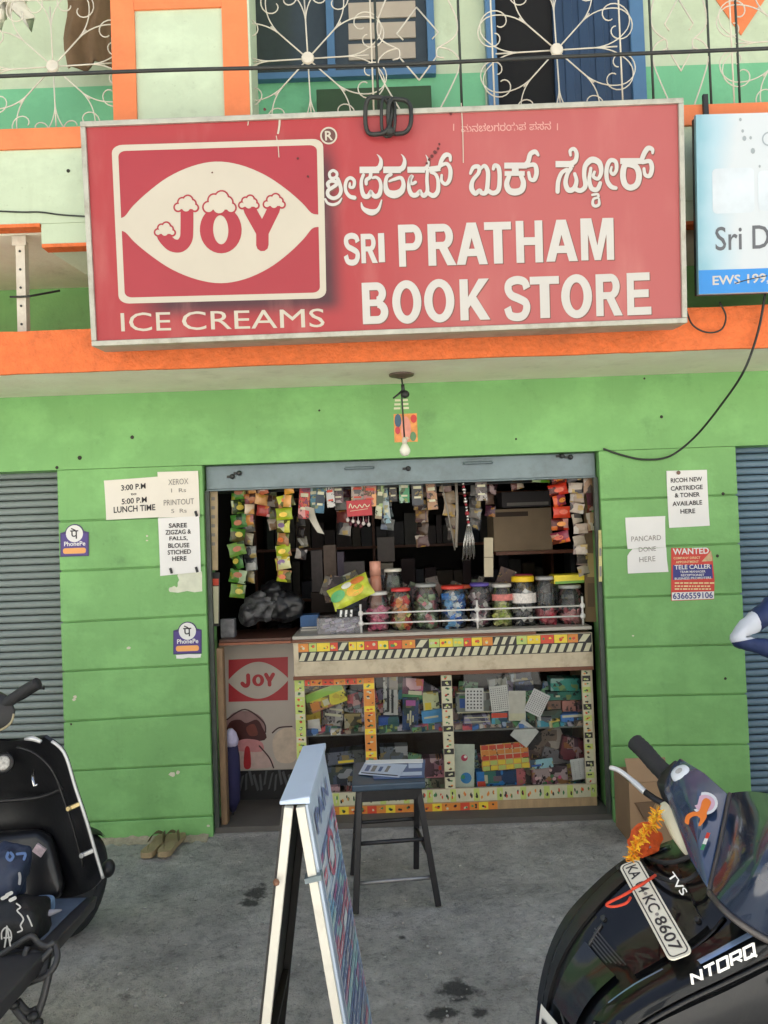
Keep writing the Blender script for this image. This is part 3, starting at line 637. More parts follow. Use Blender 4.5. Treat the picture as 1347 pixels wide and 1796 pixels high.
# ------------------------------------------------------------------ main sign board
LEAN = R(4.0)
so = W(672, 391, -0.80)
SP = Plane(so, (1, 0, 0.004), (0, -math.sin(LEAN), math.cos(LEAN)))
def sp(x, y): return SP.px(x, y)
c3 = lambda x, y: sp(130 + x / 2.476, 180 + y / 2.476)
TL, TR, BR, BL = sp(140, 207), sp(1199, 181), sp(1203, 572), sp(163, 603)
hw_ = (max(TR[0], BR[0]) - min(TL[0], BL[0])) / 2; u0 = (TL[0] + BL[0]) / 2; u1 = (TR[0] + BR[0]) / 2; v1 = (TL[1] + TR[1]) / 2; v0 = (BL[1] + BR[1]) / 2
SG = thing('sign_board', 'large red lightbox sign for ice creams and the book store above the entrance', 'sign', SP.at(0, v0))
def sign_material():
    m = bpy.data.materials.new('red_flex_print'); m.use_nodes = True; nt = m.node_tree; b = nt.nodes['Principled BSDF']
    geo = nt.nodes.new('ShaderNodeNewGeometry'); sx = nt.nodes.new('ShaderNodeSeparateXYZ'); nt.links.new(geo.outputs['Position'], sx.inputs[0])
    def mr(src, a, b_, c=0., d=1.):
        q = nt.nodes.new('ShaderNodeMapRange'); q.interpolation_type = 'SMOOTHSTEP'
        q.inputs['From Min'].default_value = a; q.inputs['From Max'].default_value = b_; q.inputs['To Min'].default_value = c; q.inputs['To Max'].default_value = d
        nt.links.new(src, q.inputs['Value']); return q.outputs[0]
    def mth(op, a, b_):
        q = nt.nodes.new('ShaderNodeMath'); q.operation = op
        for k, s in enumerate((a, b_)):
            if hasattr(s, 'node'): nt.links.new(s, q.inputs[k])
            else: q.inputs[k].default_value = s
        return q.outputs[0]
    def mix(f, a, bb):
        x = nt.nodes.new('ShaderNodeMix'); x.data_type = 'RGBA'; nt.links.new(f, x.inputs['Factor'])
        for s, q in (('A', a), ('B', bb)):
            if hasattr(q, 'node'): nt.links.new(q, x.inputs[s])
            else: x.inputs[s].default_value = q
        return x.outputs['Result']
    xa = SP.at(*sp(560, 390)).x; xb = SP.at(*sp(900, 390)).x
    col = mix(mr(sx.outputs['X'], xa, xb), L(160, 46, 50), L(170, 84, 82))     # paler towards the right half
    # printed drop shadow round the logo plate
    l0 = SP.at(*sp(215, 520)); r1 = SP.at(*sp(592, 500)); tp = SP.at(*sp(590, 290)); bt = SP.at(*sp(400, 540))
    fx = mth('MULTIPLY', mr(sx.outputs['X'], l0.x - .02, l0.x + .22), mr(sx.outputs['X'], r1.x - .045, r1.x + .05, 1, 0))
    fz = mth('MULTIPLY', mr(sx.outputs['Z'], bt.z - .055, bt.z + .025), mr(sx.outputs['Z'], tp.z - .03, tp.z + .16, 1, 0))
    col = mix(mth('MULTIPLY', mth('MULTIPLY', fx, fz), 0.93), col, L(52, 26, 36))
    nz = nt.nodes.new('ShaderNodeTexNoise'); nz.inputs['Scale'].default_value = 4; nz.inputs['Detail'].default_value = 8
    mp = nt.nodes.new('ShaderNodeMapping'); mp.inputs['Scale'].default_value = (1.6, 1, .45); nt.links.new(geo.outputs['Position'], mp.inputs[0]); nt.links.new(mp.outputs[0], nz.inputs['Vector'])
    col = mix(mr(nz.outputs['Fac'], .50, .80, 0, .38), col, L(196, 128, 118))  # pale streaks also paint in the sheen on the flex
    nt.links.new(col, b.inputs['Base Color']); b.inputs['Roughness'].default_value = .38
    n2 = nt.nodes.new('ShaderNodeTexNoise'); n2.inputs['Scale'].default_value = 1.7; nt.links.new(geo.outputs['Position'], n2.inputs['Vector'])
    bp = nt.nodes.new('ShaderNodeBump'); bp.inputs['Strength'].default_value = .5; bp.inputs['Distance'].default_value = .06; nt.links.new(n2.outputs['Fac'], bp.inputs['Height']); nt.links.new(bp.outputs[0], b.inputs['Normal'])
    return m
fw = .022
mb = MB(); mb.poly(SP, [(u0 + fw, v0 + fw), (u1 - fw, v0 + fw), (u1 - fw, v1 - fw), (u0 + fw, v1 - fw)], 0, .01); panel = mb.build('panel', sign_material(), SG)
ALU = mat('weathered_aluminium', (178, 176, 162), .5, .12, 14, .1, 60, metal=.35, dirt=.7, dirtcol=(118, 104, 82), dscale=9)
def frame_bar(ua, va, ub, vb):
    mb = MB(); mb.poly(SP, [(ua, va), (ub, va), (ub, vb), (ua, vb)], .012, .16); return mb.build('frame_bar', ALU, SG, bevel=.003)
frame_bar(u0, v1 - fw, u1, v1); frame_bar(u0, v0, u1, v0 + fw); frame_bar(u0, v0 + fw + .0005, u0 + fw, v1 - fw - .0005); frame_bar(u1 - fw, v0 + fw + .0005, u1, v1 - fw - .0005)
mb = MB(); mb.poly(SP, [(u0 + fw + .001, v0 + fw + .001), (u1 - fw - .001, v0 + fw + .001), (u1 - fw - .001, v1 - fw - .001), (u0 + fw + .001, v1 - fw - .001)], -.1, .04); mb.build('back_sheet', ALU, SG)
for u in (u0 + .35, 0, u1 - .35):
    mb = MB(); p = SP.at(u, v0 + .06, -.14); mb.bar(p, (p.x, YF - .002, p.z - .02), .03, .03); mb.build('mount_bracket', DARKM, SG)
OFFW = mat('off_white_print', (190, 181, 163), .4, .03, 6)
WHT = mat('white_print', (192, 188, 180), .4, .03, 6)
LRED = mat('logo_red_print', (156, 40, 52), .38, .04, 4)
LDRK = mat('dark_red_logo_print', (156, 42, 52), .38, .04, 4)
SHD = mat('grey_green_letter_outline', (112, 72, 62), .5, .05, 6)
# logo plate
q = [sp(195, 253), sp(566, 243), sp(573, 523), sp(209, 531)]
def quadmap(s, t):  # bilinear on the logo plate, s right, t up
    a, b_, c, d = q[3], q[2], q[1], q[0]
    return tuple((a[k] * (1 - s) + b_[k] * s) * (1 - t) + (d[k] * (1 - s) + c[k] * s) * t for k in (0, 1))
ra_ = .05
outer = [quadmap(s, t) for s, t in rrect(0, 0, 1, 1, ra_)]
inner = [quadmap(s, t) for s, t in rrect(.03, .038, .97, .962, .035)]
field = [quadmap(s, t) for s, t in rrect(.028, .036, .972, .964, .035)]
mb = MB(); mb.poly(SP, field, .0004); mb.build('logo_field', LDRK, panel)
mb = MB(); mb.ring(SP, outer, inner, .0012)
lens = []
lt, rt_ = c3(190, 525), c3(1062, 512); tp_, bt_ = c3(630, 253), c3(650, 781)
prof_t = [(0, .10), (.035, .13), (.08, .30), (.16, .53), (.26, .76), (.38, .93), (.5, 1.0), (.62, .94), (.74, .77), (.84, .54), (.92, .30), (.965, .13), (1, .10)]
up_ = [(lt[0] + (rt_[0] - lt[0]) * s, lt[1] + (rt_[1] - lt[1]) * s + (tp_[1] - (lt[1] + rt_[1]) / 2) * h) for s, h in smooth(prof_t, 4)]
dn_ = [(lt[0] + (rt_[0] - lt[0]) * s, lt[1] + (rt_[1] - lt[1]) * s + (bt_[1] - (lt[1] + rt_[1]) / 2) * h) for s, h in smooth(prof_t, 4)]
mb.poly(SP, up_ + dn_[::-1], .0010); mb.build('logo_frame', OFFW, panel)
S = 1 / 2.476 * (SP.px(700, 400)[0] - SP.px(699, 400)[0])   # sign units per crop pixel
mb = MB()
mb.stroke(SP, [c3(490, 462), c3(490, 545), c3(486, 590), c3(462, 618), c3(428, 616), c3(402, 594), c3(386, 572)], 28 * S, .0018)
co = c3(637, 550); mb.ring(SP, circ(co, 91 * S, 32, 101 * S), circ(co, 33 * S, 32, 62 * S), .0019)
mb.stroke(SP, [c3(762, 462), c3(782, 498), c3(818, 562)], 27 * S, .0018, sub=4); mb.stroke(SP, [c3(868, 460), c3(848, 500), c3(818, 562)], 27 * S, .0016, sub=4); mb.stroke(SP, [c3(818, 545), c3(818, 617)], 27 * S, .0020, sub=1)
mb.build('logo_lettering', LRED, panel)
k = 0
for (x, y, s_) in ((486, 440, 1.0), (394, 550, .86), (630, 436, 1.35), (758, 434, .84), (868, 430, .90)):
    mo, mi_ = MB(), MB()
    for (dx, dy, r_) in ((-34, 12, 20), (-16, -10, 22), (8, -18, 24), (26, -4, 20), (38, 14, 18), (0, 12, 24)):
        mo.poly(SP, circ(c3(x + dx * s_, y + dy * s_), (r_ * s_ + 1.5) * S, 18), .0024 + k * .00001); mi_.poly(SP, circ(c3(x + dx * s_, y + dy * s_), (r_ * s_ - 6) * S, 18), .0032 + k * .00001); k += 1
    mi_.poly(SP, [c3(x - 30 * s_, y + 20 * s_), c3(x + 30 * s_, y + 20 * s_), c3(x + 22 * s_, y - 10 * s_), c3(x - 20 * s_, y - 8 * s_)], .0036)
    mo.build('logo_cloud_outline', LRED, panel); mi_.build('logo_cloud', OFFW, panel)
mb = MB(); a = c3(207, 990); b_ = c3(1090, 974); h = c3(1090, 893)[1] - b_[1]
du_, dv_ = b_[0] - a[0], b_[1] - a[1]; text_in(mb, SP, 'ICE', a[0], a[1], a[0] + du_ * .245, a[1] + h, .0012, .0, shear=dv_ * .245); mb.build('lettering', OFFW, panel)
mb = MB(); text_in(mb, SP, 'CREAMS', a[0] + du_ * .30, a[1] + dv_ * .3, b_[0], a[1] + dv_ * .3 + h, .0012, .0, shear=dv_ * .7); mb.build('lettering', OFFW, panel)
mb = MB(); cr_ = c3(1104, 143); mb.ring(SP, circ(cr_, 37 * S, 24), circ(cr_, 30 * S, 24), .0012); text_in(mb, SP, 'R', cr_[0] - 16 * S, cr_[1] - 20 * S, cr_[0] + 18 * S, cr_[1] + 20 * S, .0012, .02); mb.build('registered_mark', OFFW, panel)
mb = MB(); mb.poly(SP, circ(cr_, 30 * S, 24), .0006); mb.build('registered_mark_field', mat('maroon_print', (96, 58, 52), .4), panel)
# English lettering: heavy block letters drawn stroke by stroke
def block(mb, pl, ch, f, wgt, n):
    """f maps unit (x,y) of the letter cell to the plane; wgt = half stroke in cell heights"""
    cnt = [0]
    def quad(pts): mb.poly(pl, [f(*p) for p in pts], n + cnt[0] * .00006); cnt[0] += 1
    w = wgt
    def vbar(x0, x1, y0=0, y1=1): quad([(x0, y0), (x1, y0), (x1, y1), (x0, y1)])
    def hbar(y0, y1, x0=0, x1=1): quad([(x0, y0), (x1, y0), (x1, y1), (x0, y1)])
    def arc(cx, cy, rx, ry, ix, iy, a0, a1, k=18):
        o_ = [f(cx + rx * math.cos(R(a0 + (a1 - a0) * i / k)), cy + ry * math.sin(R(a0 + (a1 - a0) * i / k))) for i in range(k + 1)]
        i_ = [f(cx + ix * math.cos(R(a0 + (a1 - a0) * i / k)), cy + iy * math.sin(R(a0 + (a1 - a0) * i / k))) for i in range(k + 1)]
        V = [pl.at(u, v, n + cnt[0] * .00006) for u, v in o_ + i_]; cnt[0] += 1; mb.add(V, [(i, i + 1, k + 2 + i, k + 1 + i) for i in range(k)])
    s = .29; t = .185
    if ch == 'P': vbar(0, s); hbar(1 - t, 1, s, .6); hbar(.385, .385 + t * .9, s, .6); arc(.6, .6925, .4, .3075, .4 - s, .3075 - t * .95, -90, 90)
    elif ch == 'R':
        vbar(0, s); hbar(1 - t, 1, s, .58); hbar(.40, .40 + t * .9, s, .58); arc(.58, .70, .36, .30, .36 - s * .95, .30 - t * .95, -90, 90); quad([(.40, .42), (.68, .48), (1.04, 0), (.70, 0)])
    elif ch == 'A':
        quad([(-.04, 0), (.26, 0), (.53, .72), (.5, 1), (.34, 1)]); quad([(.74, 0), (1.04, 0), (.66, 1), (.5, 1), (.47, .72)]); hbar(.2, .2 + t * .95, .28, .72)
    elif ch == 'T': hbar(1 - t, 1, 0, 1); vbar(.5 - s / 2 - .02, .5 + s / 2 + .02, 0, 1 - t)
    elif ch == 'H': vbar(0, s); vbar(1 - s, 1); hbar(.42, .42 + t, s, 1 - s)
    elif ch == 'M':
        vbar(0, .22); vbar(.78, 1); quad([(.22, 1), (.22, .62), (.405, 0), (.5, 0), (.5, .35), (.33, 1)]); quad([(.78, 1), (.67, 1), (.5, .35), (.5, 0), (.595, 0), (.78, .62)])
    elif ch == 'B':
        vbar(0, s); hbar(1 - t, 1, s, .58); hbar(.43, .43 + t * .85, s, .6); hbar(0, t, s, .58)
        arc(.56, .735, .37, .265, .37 - s * .95, .265 - t, -90, 90); arc(.58, .285, .42, .285, .42 - s, .285 - t, -90, 90)
    elif ch == 'O': arc(.5, .5, .53, .53, .53 - s, .53 - t * 1.05, 0, 360, 32)
    elif ch == 'K': vbar(0, s); quad([(s, .28), (s, .56), (.68, 1), (1.04, 1), (.52, .52)]); quad([(.32, .42), (.55, .60), (1.06, 0), (.70, 0)])
    elif ch == 'E': vbar(0, s); hbar(1 - t, 1, s, .95); hbar(.415, .415 + t, s, .9); hbar(0, t, s, 1.0)
    elif ch == 'S':
        P = [(.90, .74, .0), (.80, .90, 0), (.5, .955, 0), (.2, .89, 0), (.14, .73, 0), (.27, .585, 0), (.55, .50, 0), (.82, .40, 0), (.87, .25, 0), (.74, .09, 0), (.48, .045, 0), (.2, .10, 0), (.09, .29, 0)]
        S_ = smooth([(p[0], p[1]) for p in P], 5); k = len(S_); Lf = []; Rt = []
        for i in range(k):
            a, b2 = S_[max(i - 1, 0)], S_[min(i + 1, k - 1)]; dx, dy = (b2[0] - a[0]), (b2[1] - a[1]); l = math.hypot(dx, dy); nx, ny = -dy / l, dx / l
            hx, hy = s * .5, t * .54
            Lf.append(f(S_[i][0] + nx * hx, S_[i][1] + ny * hy)); Rt.append(f(S_[i][0] - nx * hx, S_[i][1] - ny * hy))
        V = [pl.at(u, v, n) for u, v in Lf + Rt]; mb.add(V, [(k + i, k + i + 1, i + 1, i) for i in range(k - 1)])
    elif ch == 'I': vbar(0, 1)
c4 = lambda x, y: sp(560 + x / 2.041, 180 + y / 2.041)
def word(chars, cell, mbs, off):
    for ch, (x0, yb, x1, yt, yb2) in zip(chars, cell):
        for mb, (ox, oy), n in ((mbs[0], off, .0008), (mbs[1], (0, 0), .0016)):
            a = c4(x0 + ox, yb + oy); b_ = c4(x1 + ox, yb2 + oy); c = c4(x0 + ox, yt + oy)
            block(mb, SP, ch, lambda x, y: (a[0] + (b_[0] - a[0]) * x, a[1] + (b_[1] - a[1]) * x + (c[1] - a[1]) * y), .1, n)
m0, m1 = MB(), MB()
PR_ = [('P', 287, 588, 372, 438), ('R', 392, 585, 488, 436), ('A', 497, 582, 600, 432), ('T', 594, 579, 690, 430), ('H', 707, 576, 802, 426), ('A', 817, 572, 922, 423), ('M', 938, 568, 1056, 418)]
word([p[0] for p in PR_], [(p[1], p[2], p[3], p[4], p[2] - 2) for p in PR_], (m0, m1), (3.5, 3))
BK = [('B', 158, 793, 250, 645), ('O', 268, 789, 366, 642), ('O', 382, 785, 484, 638), ('K', 507, 781, 608, 634), ('S', 668, 778, 756, 632), ('T', 758, 775, 862, 626), ('O', 872, 772, 976, 623), ('R', 993, 768, 1084, 618), ('E', 1104, 765, 1190, 614)]
m0.build('lettering_shadow', SHD, panel); m1.build('lettering', WHT, panel); m0, m1 = MB(), MB()
word([p[0] for p in BK], [(p[1], p[2], p[3], p[4], p[2] - 3) for p in BK], (m0, m1), (3.5, 3))
SR = [('S', 92, 578, 146, 472), ('R', 152, 575, 208, 470), ('I', 214, 572, 236, 468)]
m0.build('lettering_shadow', SHD, panel); m1.build('lettering', WHT, panel); m0, m1 = MB(), MB()
word([p[0] for p in SR], [(p[1], p[2], p[3], p[4], p[2] - 1) for p in SR], (m0, m1), (2, 2))
m0.build('lettering_shadow', SHD, panel); m1.build('lettering', WHT, panel)
# Kannada line, drawn stroke by stroke
c6 = lambda x, y, w=None: (*sp(560 + x / 4.49, 240 + y / 4.49), w)
k6 = S * 2.476 / 4.49; k7 = S * 2.476 / 3.742
KAN6 = [
 ([(107, 265), (80, 285), (84, 318), (110, 326), (134, 312), (136, 284)], 11, True),
 ([(70, 388), (66, 366), (90, 348), (124, 352), (134, 376), (104, 398), (68, 424), (70, 462), (110, 484), (152, 466), (170, 424), (160, 372), (144, 330)], 14, False),
 ([(46, 490, 8), (66, 522, 10), (110, 534, 11), (152, 518, 10), (176, 484, 5)], 9, False),
 ([(276, 480, 16), (240, 470, 15), (210, 432, 13), (204, 380, 13), (218, 338, 13), (246, 324, 13), (274, 348, 13), (268, 394, 12), (240, 396, 11), (240, 366, 8)], 13, False),
 ([(316, 262), (470, 262)], 25, False), ([(440, 262, 22), (474, 240, 20), (484, 190, 13), (470, 158, 7), (452, 140, 2)], 12, False),
 ([(404, 285, 14), (398, 320, 14), (370, 340, 14), (368, 372, 12)], 13, False),
 ([(346, 300, 12), (330, 350, 13), (334, 420, 15), (352, 466, 18), (384, 468, 18), (406, 430, 14), (410, 440, 14), (436, 470, 18), (470, 456, 18), (484, 396, 14), (474, 345, 13), (446, 320, 11), (420, 325, 10)], 14, False),
 ([(330, 520, 4), (346, 566, 14), (408, 596, 24), (462, 574, 14), (490, 500, 5)], 14, False),
 ([(502, 262), (640, 262)], 25, False), ([(620, 262, 22), (656, 244, 20), (670, 196, 14), (660, 160, 7), (642, 140, 2)], 12, False),
 ([(562, 298, 14), (530, 320, 14), (520, 380, 16), (536, 436, 24), (590, 456, 30), (644, 430, 24), (662, 376, 16), (642, 326, 14), (590, 336, 12), (550, 352, 8)], 16, False),
 ([(692, 262), (830, 262)], 23, False), ([(810, 262, 16), (846, 240, 14), (856, 190, 9), (836, 146, 2)], 9, False),
 ([(756, 360, 12), (728, 372, 12), (716, 344, 13), (730, 312, 13), (712, 330, 12), (704, 400, 15), (726, 456, 18), (764, 460, 18), (792, 430, 14), (800, 446, 14), (824, 466, 18), (850, 430, 15), (846, 340, 13), (850, 262, 12)], 14, False),
 ([(850, 430, 14), (862, 450, 15), (900, 466, 19), (932, 430, 17), (934, 350, 14), (914, 300, 13), (880, 285, 11)], 14, False),
 ([(862, 262), (950, 250)], 22, False), ([(944, 244, 14), (960, 190, 16), (990, 148, 18), (1024, 152, 14), (1030, 190, 10)], 15, False),
 ([(952, 232, 13), (1000, 216, 14), (1030, 262, 16), (1024, 340, 16), (994, 376, 14), (962, 352, 12), (962, 306, 10)], 14, False)]
KAN7 = [
 ([(92, 244, 9), (112, 204, 13), (146, 202, 14), (146, 240, 12), (108, 290, 13), (100, 342, 16), (124, 376, 15), (152, 356, 13), (168, 374, 14), (196, 366, 15), (206, 300, 14), (206, 230, 14), (184, 194, 12), (160, 214, 8)], 13, False),
 ([(200, 350, 13), (240, 374, 15), (276, 352, 15), (284, 280, 14), (278, 210, 14), (252, 192, 13), (242, 216, 10)], 13, False),
 ([(314, 194), (462, 194)], 19, False), ([(316, 246), (448, 246)], 15, False), ([(386, 194), (386, 246)], 22, False),
 ([(346, 262, 14), (330, 312, 17), (346, 356, 20), (386, 368, 22), (428, 352, 20), (440, 306, 17), (424, 262, 14)], 17, False),
 ([(440, 200, 14), (470, 168, 15), (484, 120, 15), (516, 104, 15), (536, 126, 9)], 14, False), ([(462, 196, 13), (512, 190, 14), (526, 236, 15), (512, 286, 14), (484, 282, 12), (474, 240, 10)], 13, False),
 ([(650, 186), (770, 186)], 20, False), ([(744, 186, 18), (780, 164, 15), (788, 116, 13), (770, 86, 12), (746, 98, 11), (748, 128, 8)], 12, False),
 ([(724, 222, 12), (690, 244, 13), (668, 300, 14), (664, 366, 14)], 13, False),
 ([(750, 214, 13), (728, 250, 13), (716, 310, 15), (736, 356, 17), (772, 346, 16), (788, 296, 13), (776, 250, 11)], 14, False),
 ([(776, 346, 15), (814, 360, 15), (846, 330, 15), (838, 260, 14), (846, 196, 16), (888, 158, 20), (936, 178, 18), (950, 236, 14), (930, 282, 12), (898, 268, 11), (906, 238, 9)], 14, False),
 ([(882, 214, 10), (872, 290, 13), (888, 346, 15), (924, 352, 15), (944, 310, 12)], 13, False),
 ([(892, 388, 8), (926, 384, 8), (930, 404, 8), (900, 416, 8), (896, 450, 10), (914, 462, 10), (936, 450, 10), (936, 416, 7)], 8, False),
 ([(1046, 344, 12), (1014, 334, 15), (988, 290, 14), (986, 214, 14), (1008, 164, 14), (1044, 172, 13), (1050, 222, 12), (1030, 254, 11), (1012, 236, 10), (1018, 206, 7)], 13, False),
 ([(1074, 168), (1226, 168)], 19, False), ([(1104, 196), (1092, 260), (1106, 320), (1142, 342), (1184, 320), (1198, 262), (1182, 210), (1142, 190)], 19, True),
 ([(1212, 170, 14), (1230, 120, 16), (1256, 84, 16), (1284, 92, 13), (1286, 116, 8)], 14, False), ([(1222, 176, 13), (1268, 170, 14), (1282, 214, 15), (1268, 264, 14), (1238, 258, 12), (1230, 218, 10)], 13, False)]
m0, m1 = MB(), MB(); idx = 0
for data, cx0, sc_, kk in ((KAN6[:4], 560, 4.49, k6), (KAN6[4:], 560, 4.49, k6), (KAN7[:8], 800, 3.742, k7), (KAN7[8:], 800, 3.742, k7)):
    m0, m1 = MB(), MB()
    for pts, hw, closed in data:
        P0 = [(*sp(cx0 + p[0] / sc_, 240 + p[1] / sc_), (p[2] if len(p) > 2 else hw) * kk) for p in pts]
        P1 = [(*sp(cx0 + p[0] / sc_ + 1.7, 240 + p[1] / sc_ + 1.5), (p[2] if len(p) > 2 else hw) * kk * 1.04) for p in pts]
        bar_ = len(pts) == 2
        m0.stroke(SP, P1, 0, .0005 + idx * .00002, closed, cap=not bar_); m1.stroke(SP, P0, 0, .0026 + idx * .00002, closed, cap=not bar_); idx += 1
    m0.build('script_lettering_shadow', SHD, panel); m1.build('script_lettering', WHT, panel)
mb = MB(); text_px(mb, SP, '\u0cae\u0ca8\u0c9a\u0cb2\u0c97\u0cb0\u0caf\u0caa', 808, 233, 922, 230, 15, .0014, .012); text_px(mb, SP, '\u0caa\u0cb8\u0ca8', 928, 230, 966, 229, 15, .0014, .012)
for x in (795, 977): mb.stroke(SP, [sp(x, 218), sp(x, 230)], .0022, .0014, sub=1, cap=False)
mb.build('small_script_lettering', mat('faded_pink_print', (206, 150, 140), .45), panel)
# scratches and grime on the face
mb = MB()
for (xa, ya, xb, yb, w) in ((808, 182, 812, 287, .0018), (490, 205, 487, 235, .004), (484, 238, 489, 276, .0016), (434, 208, 434, 220, .002)):
    mb.stroke(SP, [sp(xa, ya), sp((xa + xb) / 2 + 1, (ya + yb) / 2), sp(xb, yb)], w, .0042, sub=2, cap=False)
mb.build('scratch', OFFW, panel, kind='stuff')
mb = MB()
for (x, y, r_) in ((762, 268, 3.5), (768, 262, 2.5), (757, 275, 4), (752, 281, 3), (770, 254, 2), (748, 288, 2.4), (540, 310, 2.2), (522, 278, 2), (372, 302, 1.5), (464, 192, 3), (790, 200, 3), (700, 196, 4)):
    mb.poly(SP, [(sp(x, y)[0] + r_ * S * 2.476 * (.7 + .5 * random.random()) * math.cos(a), sp(x, y)[1] + r_ * S * 2.476 * (.7 + .6 * random.random()) * math.sin(a)) for a in [i * .9 for i in range(7)]], .0046)
mb.build('grime_spot', mat('dark_grime', (92, 46, 44), .8), panel, kind='stuff')

# coil of cable tied over the sign's top edge
cc = thing('cable_coil', 'coil of black cable tied over the top edge of the red sign', 'cable', SP.at(*sp(680, 240), .02))
for (dx, w_, h_, ph) in ((-18, 22, 32, 0), (20, 20, 30, .6), (0, 12, 34, 1.2)):
    mb = MB(); pts = []
    for i in range(22):
        a = 2 * math.pi * i / 22; x = 680 + dx + w_ * math.copysign(abs(math.cos(a)) ** .6, math.cos(a)); y = 209 + h_ * math.copysign(abs(math.sin(a)) ** .7, math.sin(a))
        pts.append(SP.at(*sp(x, y), .03 + .012 * math.sin(a * 2 + ph)))
    mb.tube(pts, .0095 if dx else .007, 7, closed=True); mb.build('loop', CABLE, cc, smooth_=True)
mb = MB(); p = SP.at(*sp(683, 236), .03); mb.ell(p, .022, .02, .02); mb.tube([SP.at(*sp(684, 178), .015), SP.at(*sp(687, 205), .034), SP.at(*sp(683, 236), .034)], .008, 7); mb.build('tie_knot', CABLE, cc, smooth_=True)

# ------------------------------------------------------------------ neighbouring blue and white sign
so2 = W(1290, 360, -0.74); S2 = Plane(so2, (1, .02, 0.004), (0, -math.sin(R(4)), math.cos(R(4))))
a, b_, c, d = S2.px(1217, 201), S2.px(1229, 516), S2.px(1347, 196), S2.px(1347, 509)
su0 = (a[0] + b_[0]) / 2; su1 = su0 + 1.5; sv1 = a[1]; sv0 = b_[1]
S2T = thing('shop_sign', 'pale blue and white neighbouring shop sign cut off at the right edge', 'sign', S2.at(su0 + .7, sv0))
def s2_material():
    m = bpy.data.materials.new('blue_white_flex_print'); m.use_nodes = True; nt = m.node_tree; b = nt.nodes['Principled BSDF']
    geo = nt.nodes.new('ShaderNodeNewGeometry'); n = nt.nodes.new('ShaderNodeTexNoise'); n.inputs['Scale'].default_value = 2.4; n.inputs['Detail'].default_value = 4
    nt.links.new(geo.outputs['Position'], n.inputs['Vector']); sx = nt.nodes.new('ShaderNodeSeparateXYZ'); nt.links.new(geo.outputs['Position'], sx.inputs[0])
    q = nt.nodes.new('ShaderNodeMapRange'); q.inputs['From Min'].default_value = S2.at(su0, 0).x; q.inputs['From Max'].default_value = S2.at(su0 + .34, 0).x; nt.links.new(sx.outputs['X'], q.inputs['Value'])
    ad = nt.nodes.new('ShaderNodeMath'); ad.operation = 'MULTIPLY_ADD'; nt.links.new(n.outputs['Fac'], ad.inputs[0]); ad.inputs[1].default_value = .9; nt.links.new(q.outputs[0], ad.inputs[2])
    r = nt.nodes.new('ShaderNodeValToRGB'); r.color_ramp.elements[0].position = .42; r.color_ramp.elements[0].color = L(132, 176, 188); r.color_ramp.elements[1].position = .95; r.color_ramp.elements[1].color = L(196, 202, 204)
    e = r.color_ramp.elements.new(.62); e.color = L(164, 192, 202)
    nt.links.new(ad.outputs[0], r.inputs['Fac']); nt.links.new(r.outputs[0], b.inputs['Base Color']); b.inputs['Roughness'].default_value = .4
    return m
mb = MB(); mb.poly(S2, [(su0, sv0), (su1, sv0), (su1, sv1), (su0, sv1)], 0, .02); p2 = mb.build('panel', s2_material(), S2T)
mb = MB(); mb.poly(S2, [(su0 + .004, sv0 + .003), (su1, sv0 + .003), (su1, sv1 - .003), (su0 + .004, sv1 - .003)], -.0205, .03); mb.build('sign_box', DARKM, S2T)
vb = S2.px(1228, 474)[1]; mb = MB(); mb.poly(S2, [(su0 + .001, sv0 + .001), (su1, sv0 + .001), (su1, vb), (su0 + .001, vb)], .0008); mb.build('blue_band', mat('bright_blue_print', (44, 132, 204), .4, .05), p2)
mb = MB(); text_px(mb, S2, 'Sri D', 1255, 440, 1350, 436, 42, .0012, .008); mb.build('lettering', mat('dark_grey_print', (92, 94, 98), .5), p2)
mb = MB(); text_px(mb, S2, 'EWS 199,', 1250, 503, 1349, 498, 19, .0016, .02); mb.build('lettering', WHT, p2)
mb = MB(); mb.stroke(S2, [S2.px(1290, 497), S2.px(1315, 490), S2.px(1345, 484)], .0022, .0022, sub=3); mb.build('scratch', DARKM, p2)
mb = MB(); mb.poly(S2, rrect(S2.px(1250, 375)[0], S2.px(1250, 375)[1], S2.px(1322, 294)[0], S2.px(1322, 294)[1], .02), .001); mb.poly(S2, rrect(S2.px(1330, 370)[0], S2.px(1330, 370)[1], S2.px(1330, 370)[0] + .3, S2.px(1330, 300)[1], .02), .001); mb.build('white_patch', mat('bleached_white_print', (198, 206, 210), .5), p2)
mb = MB(); c = S2.px(1348, 244); mb.ring(S2, circ(c, .03), circ(c, .024), .0012); mb.build('registered_mark', mat('grey_print', (150, 160, 165), .5), p2)
mb = MB()
for (x, y, r_) in ((1302, 230, .006), (1305, 243, .009), (1316, 242, .006), (1320, 265, .01), (1332, 292, .005), (1298, 210, .006)): mb.poly(S2, circ(S2.px(x, y), r_, 7, r_ * 1.3), .0014)
mb.build('grime_spot', mat('grey_grime', (150, 158, 160), .8), p2, kind='stuff')
mb = MB(); hx = S2.at(su0, sv1).x + .11; mb.box(hx, YF - .03, ZB0 - .01, hx + .022, YF - .014, ZB1 + .035); mb.bar((hx + .011, YF - .03, ZB0 + .02), S2.at(su0 + .12, sv1 - .03, -.05), .018, .006); mb.build('hanger_strap', DARKM, S2T)
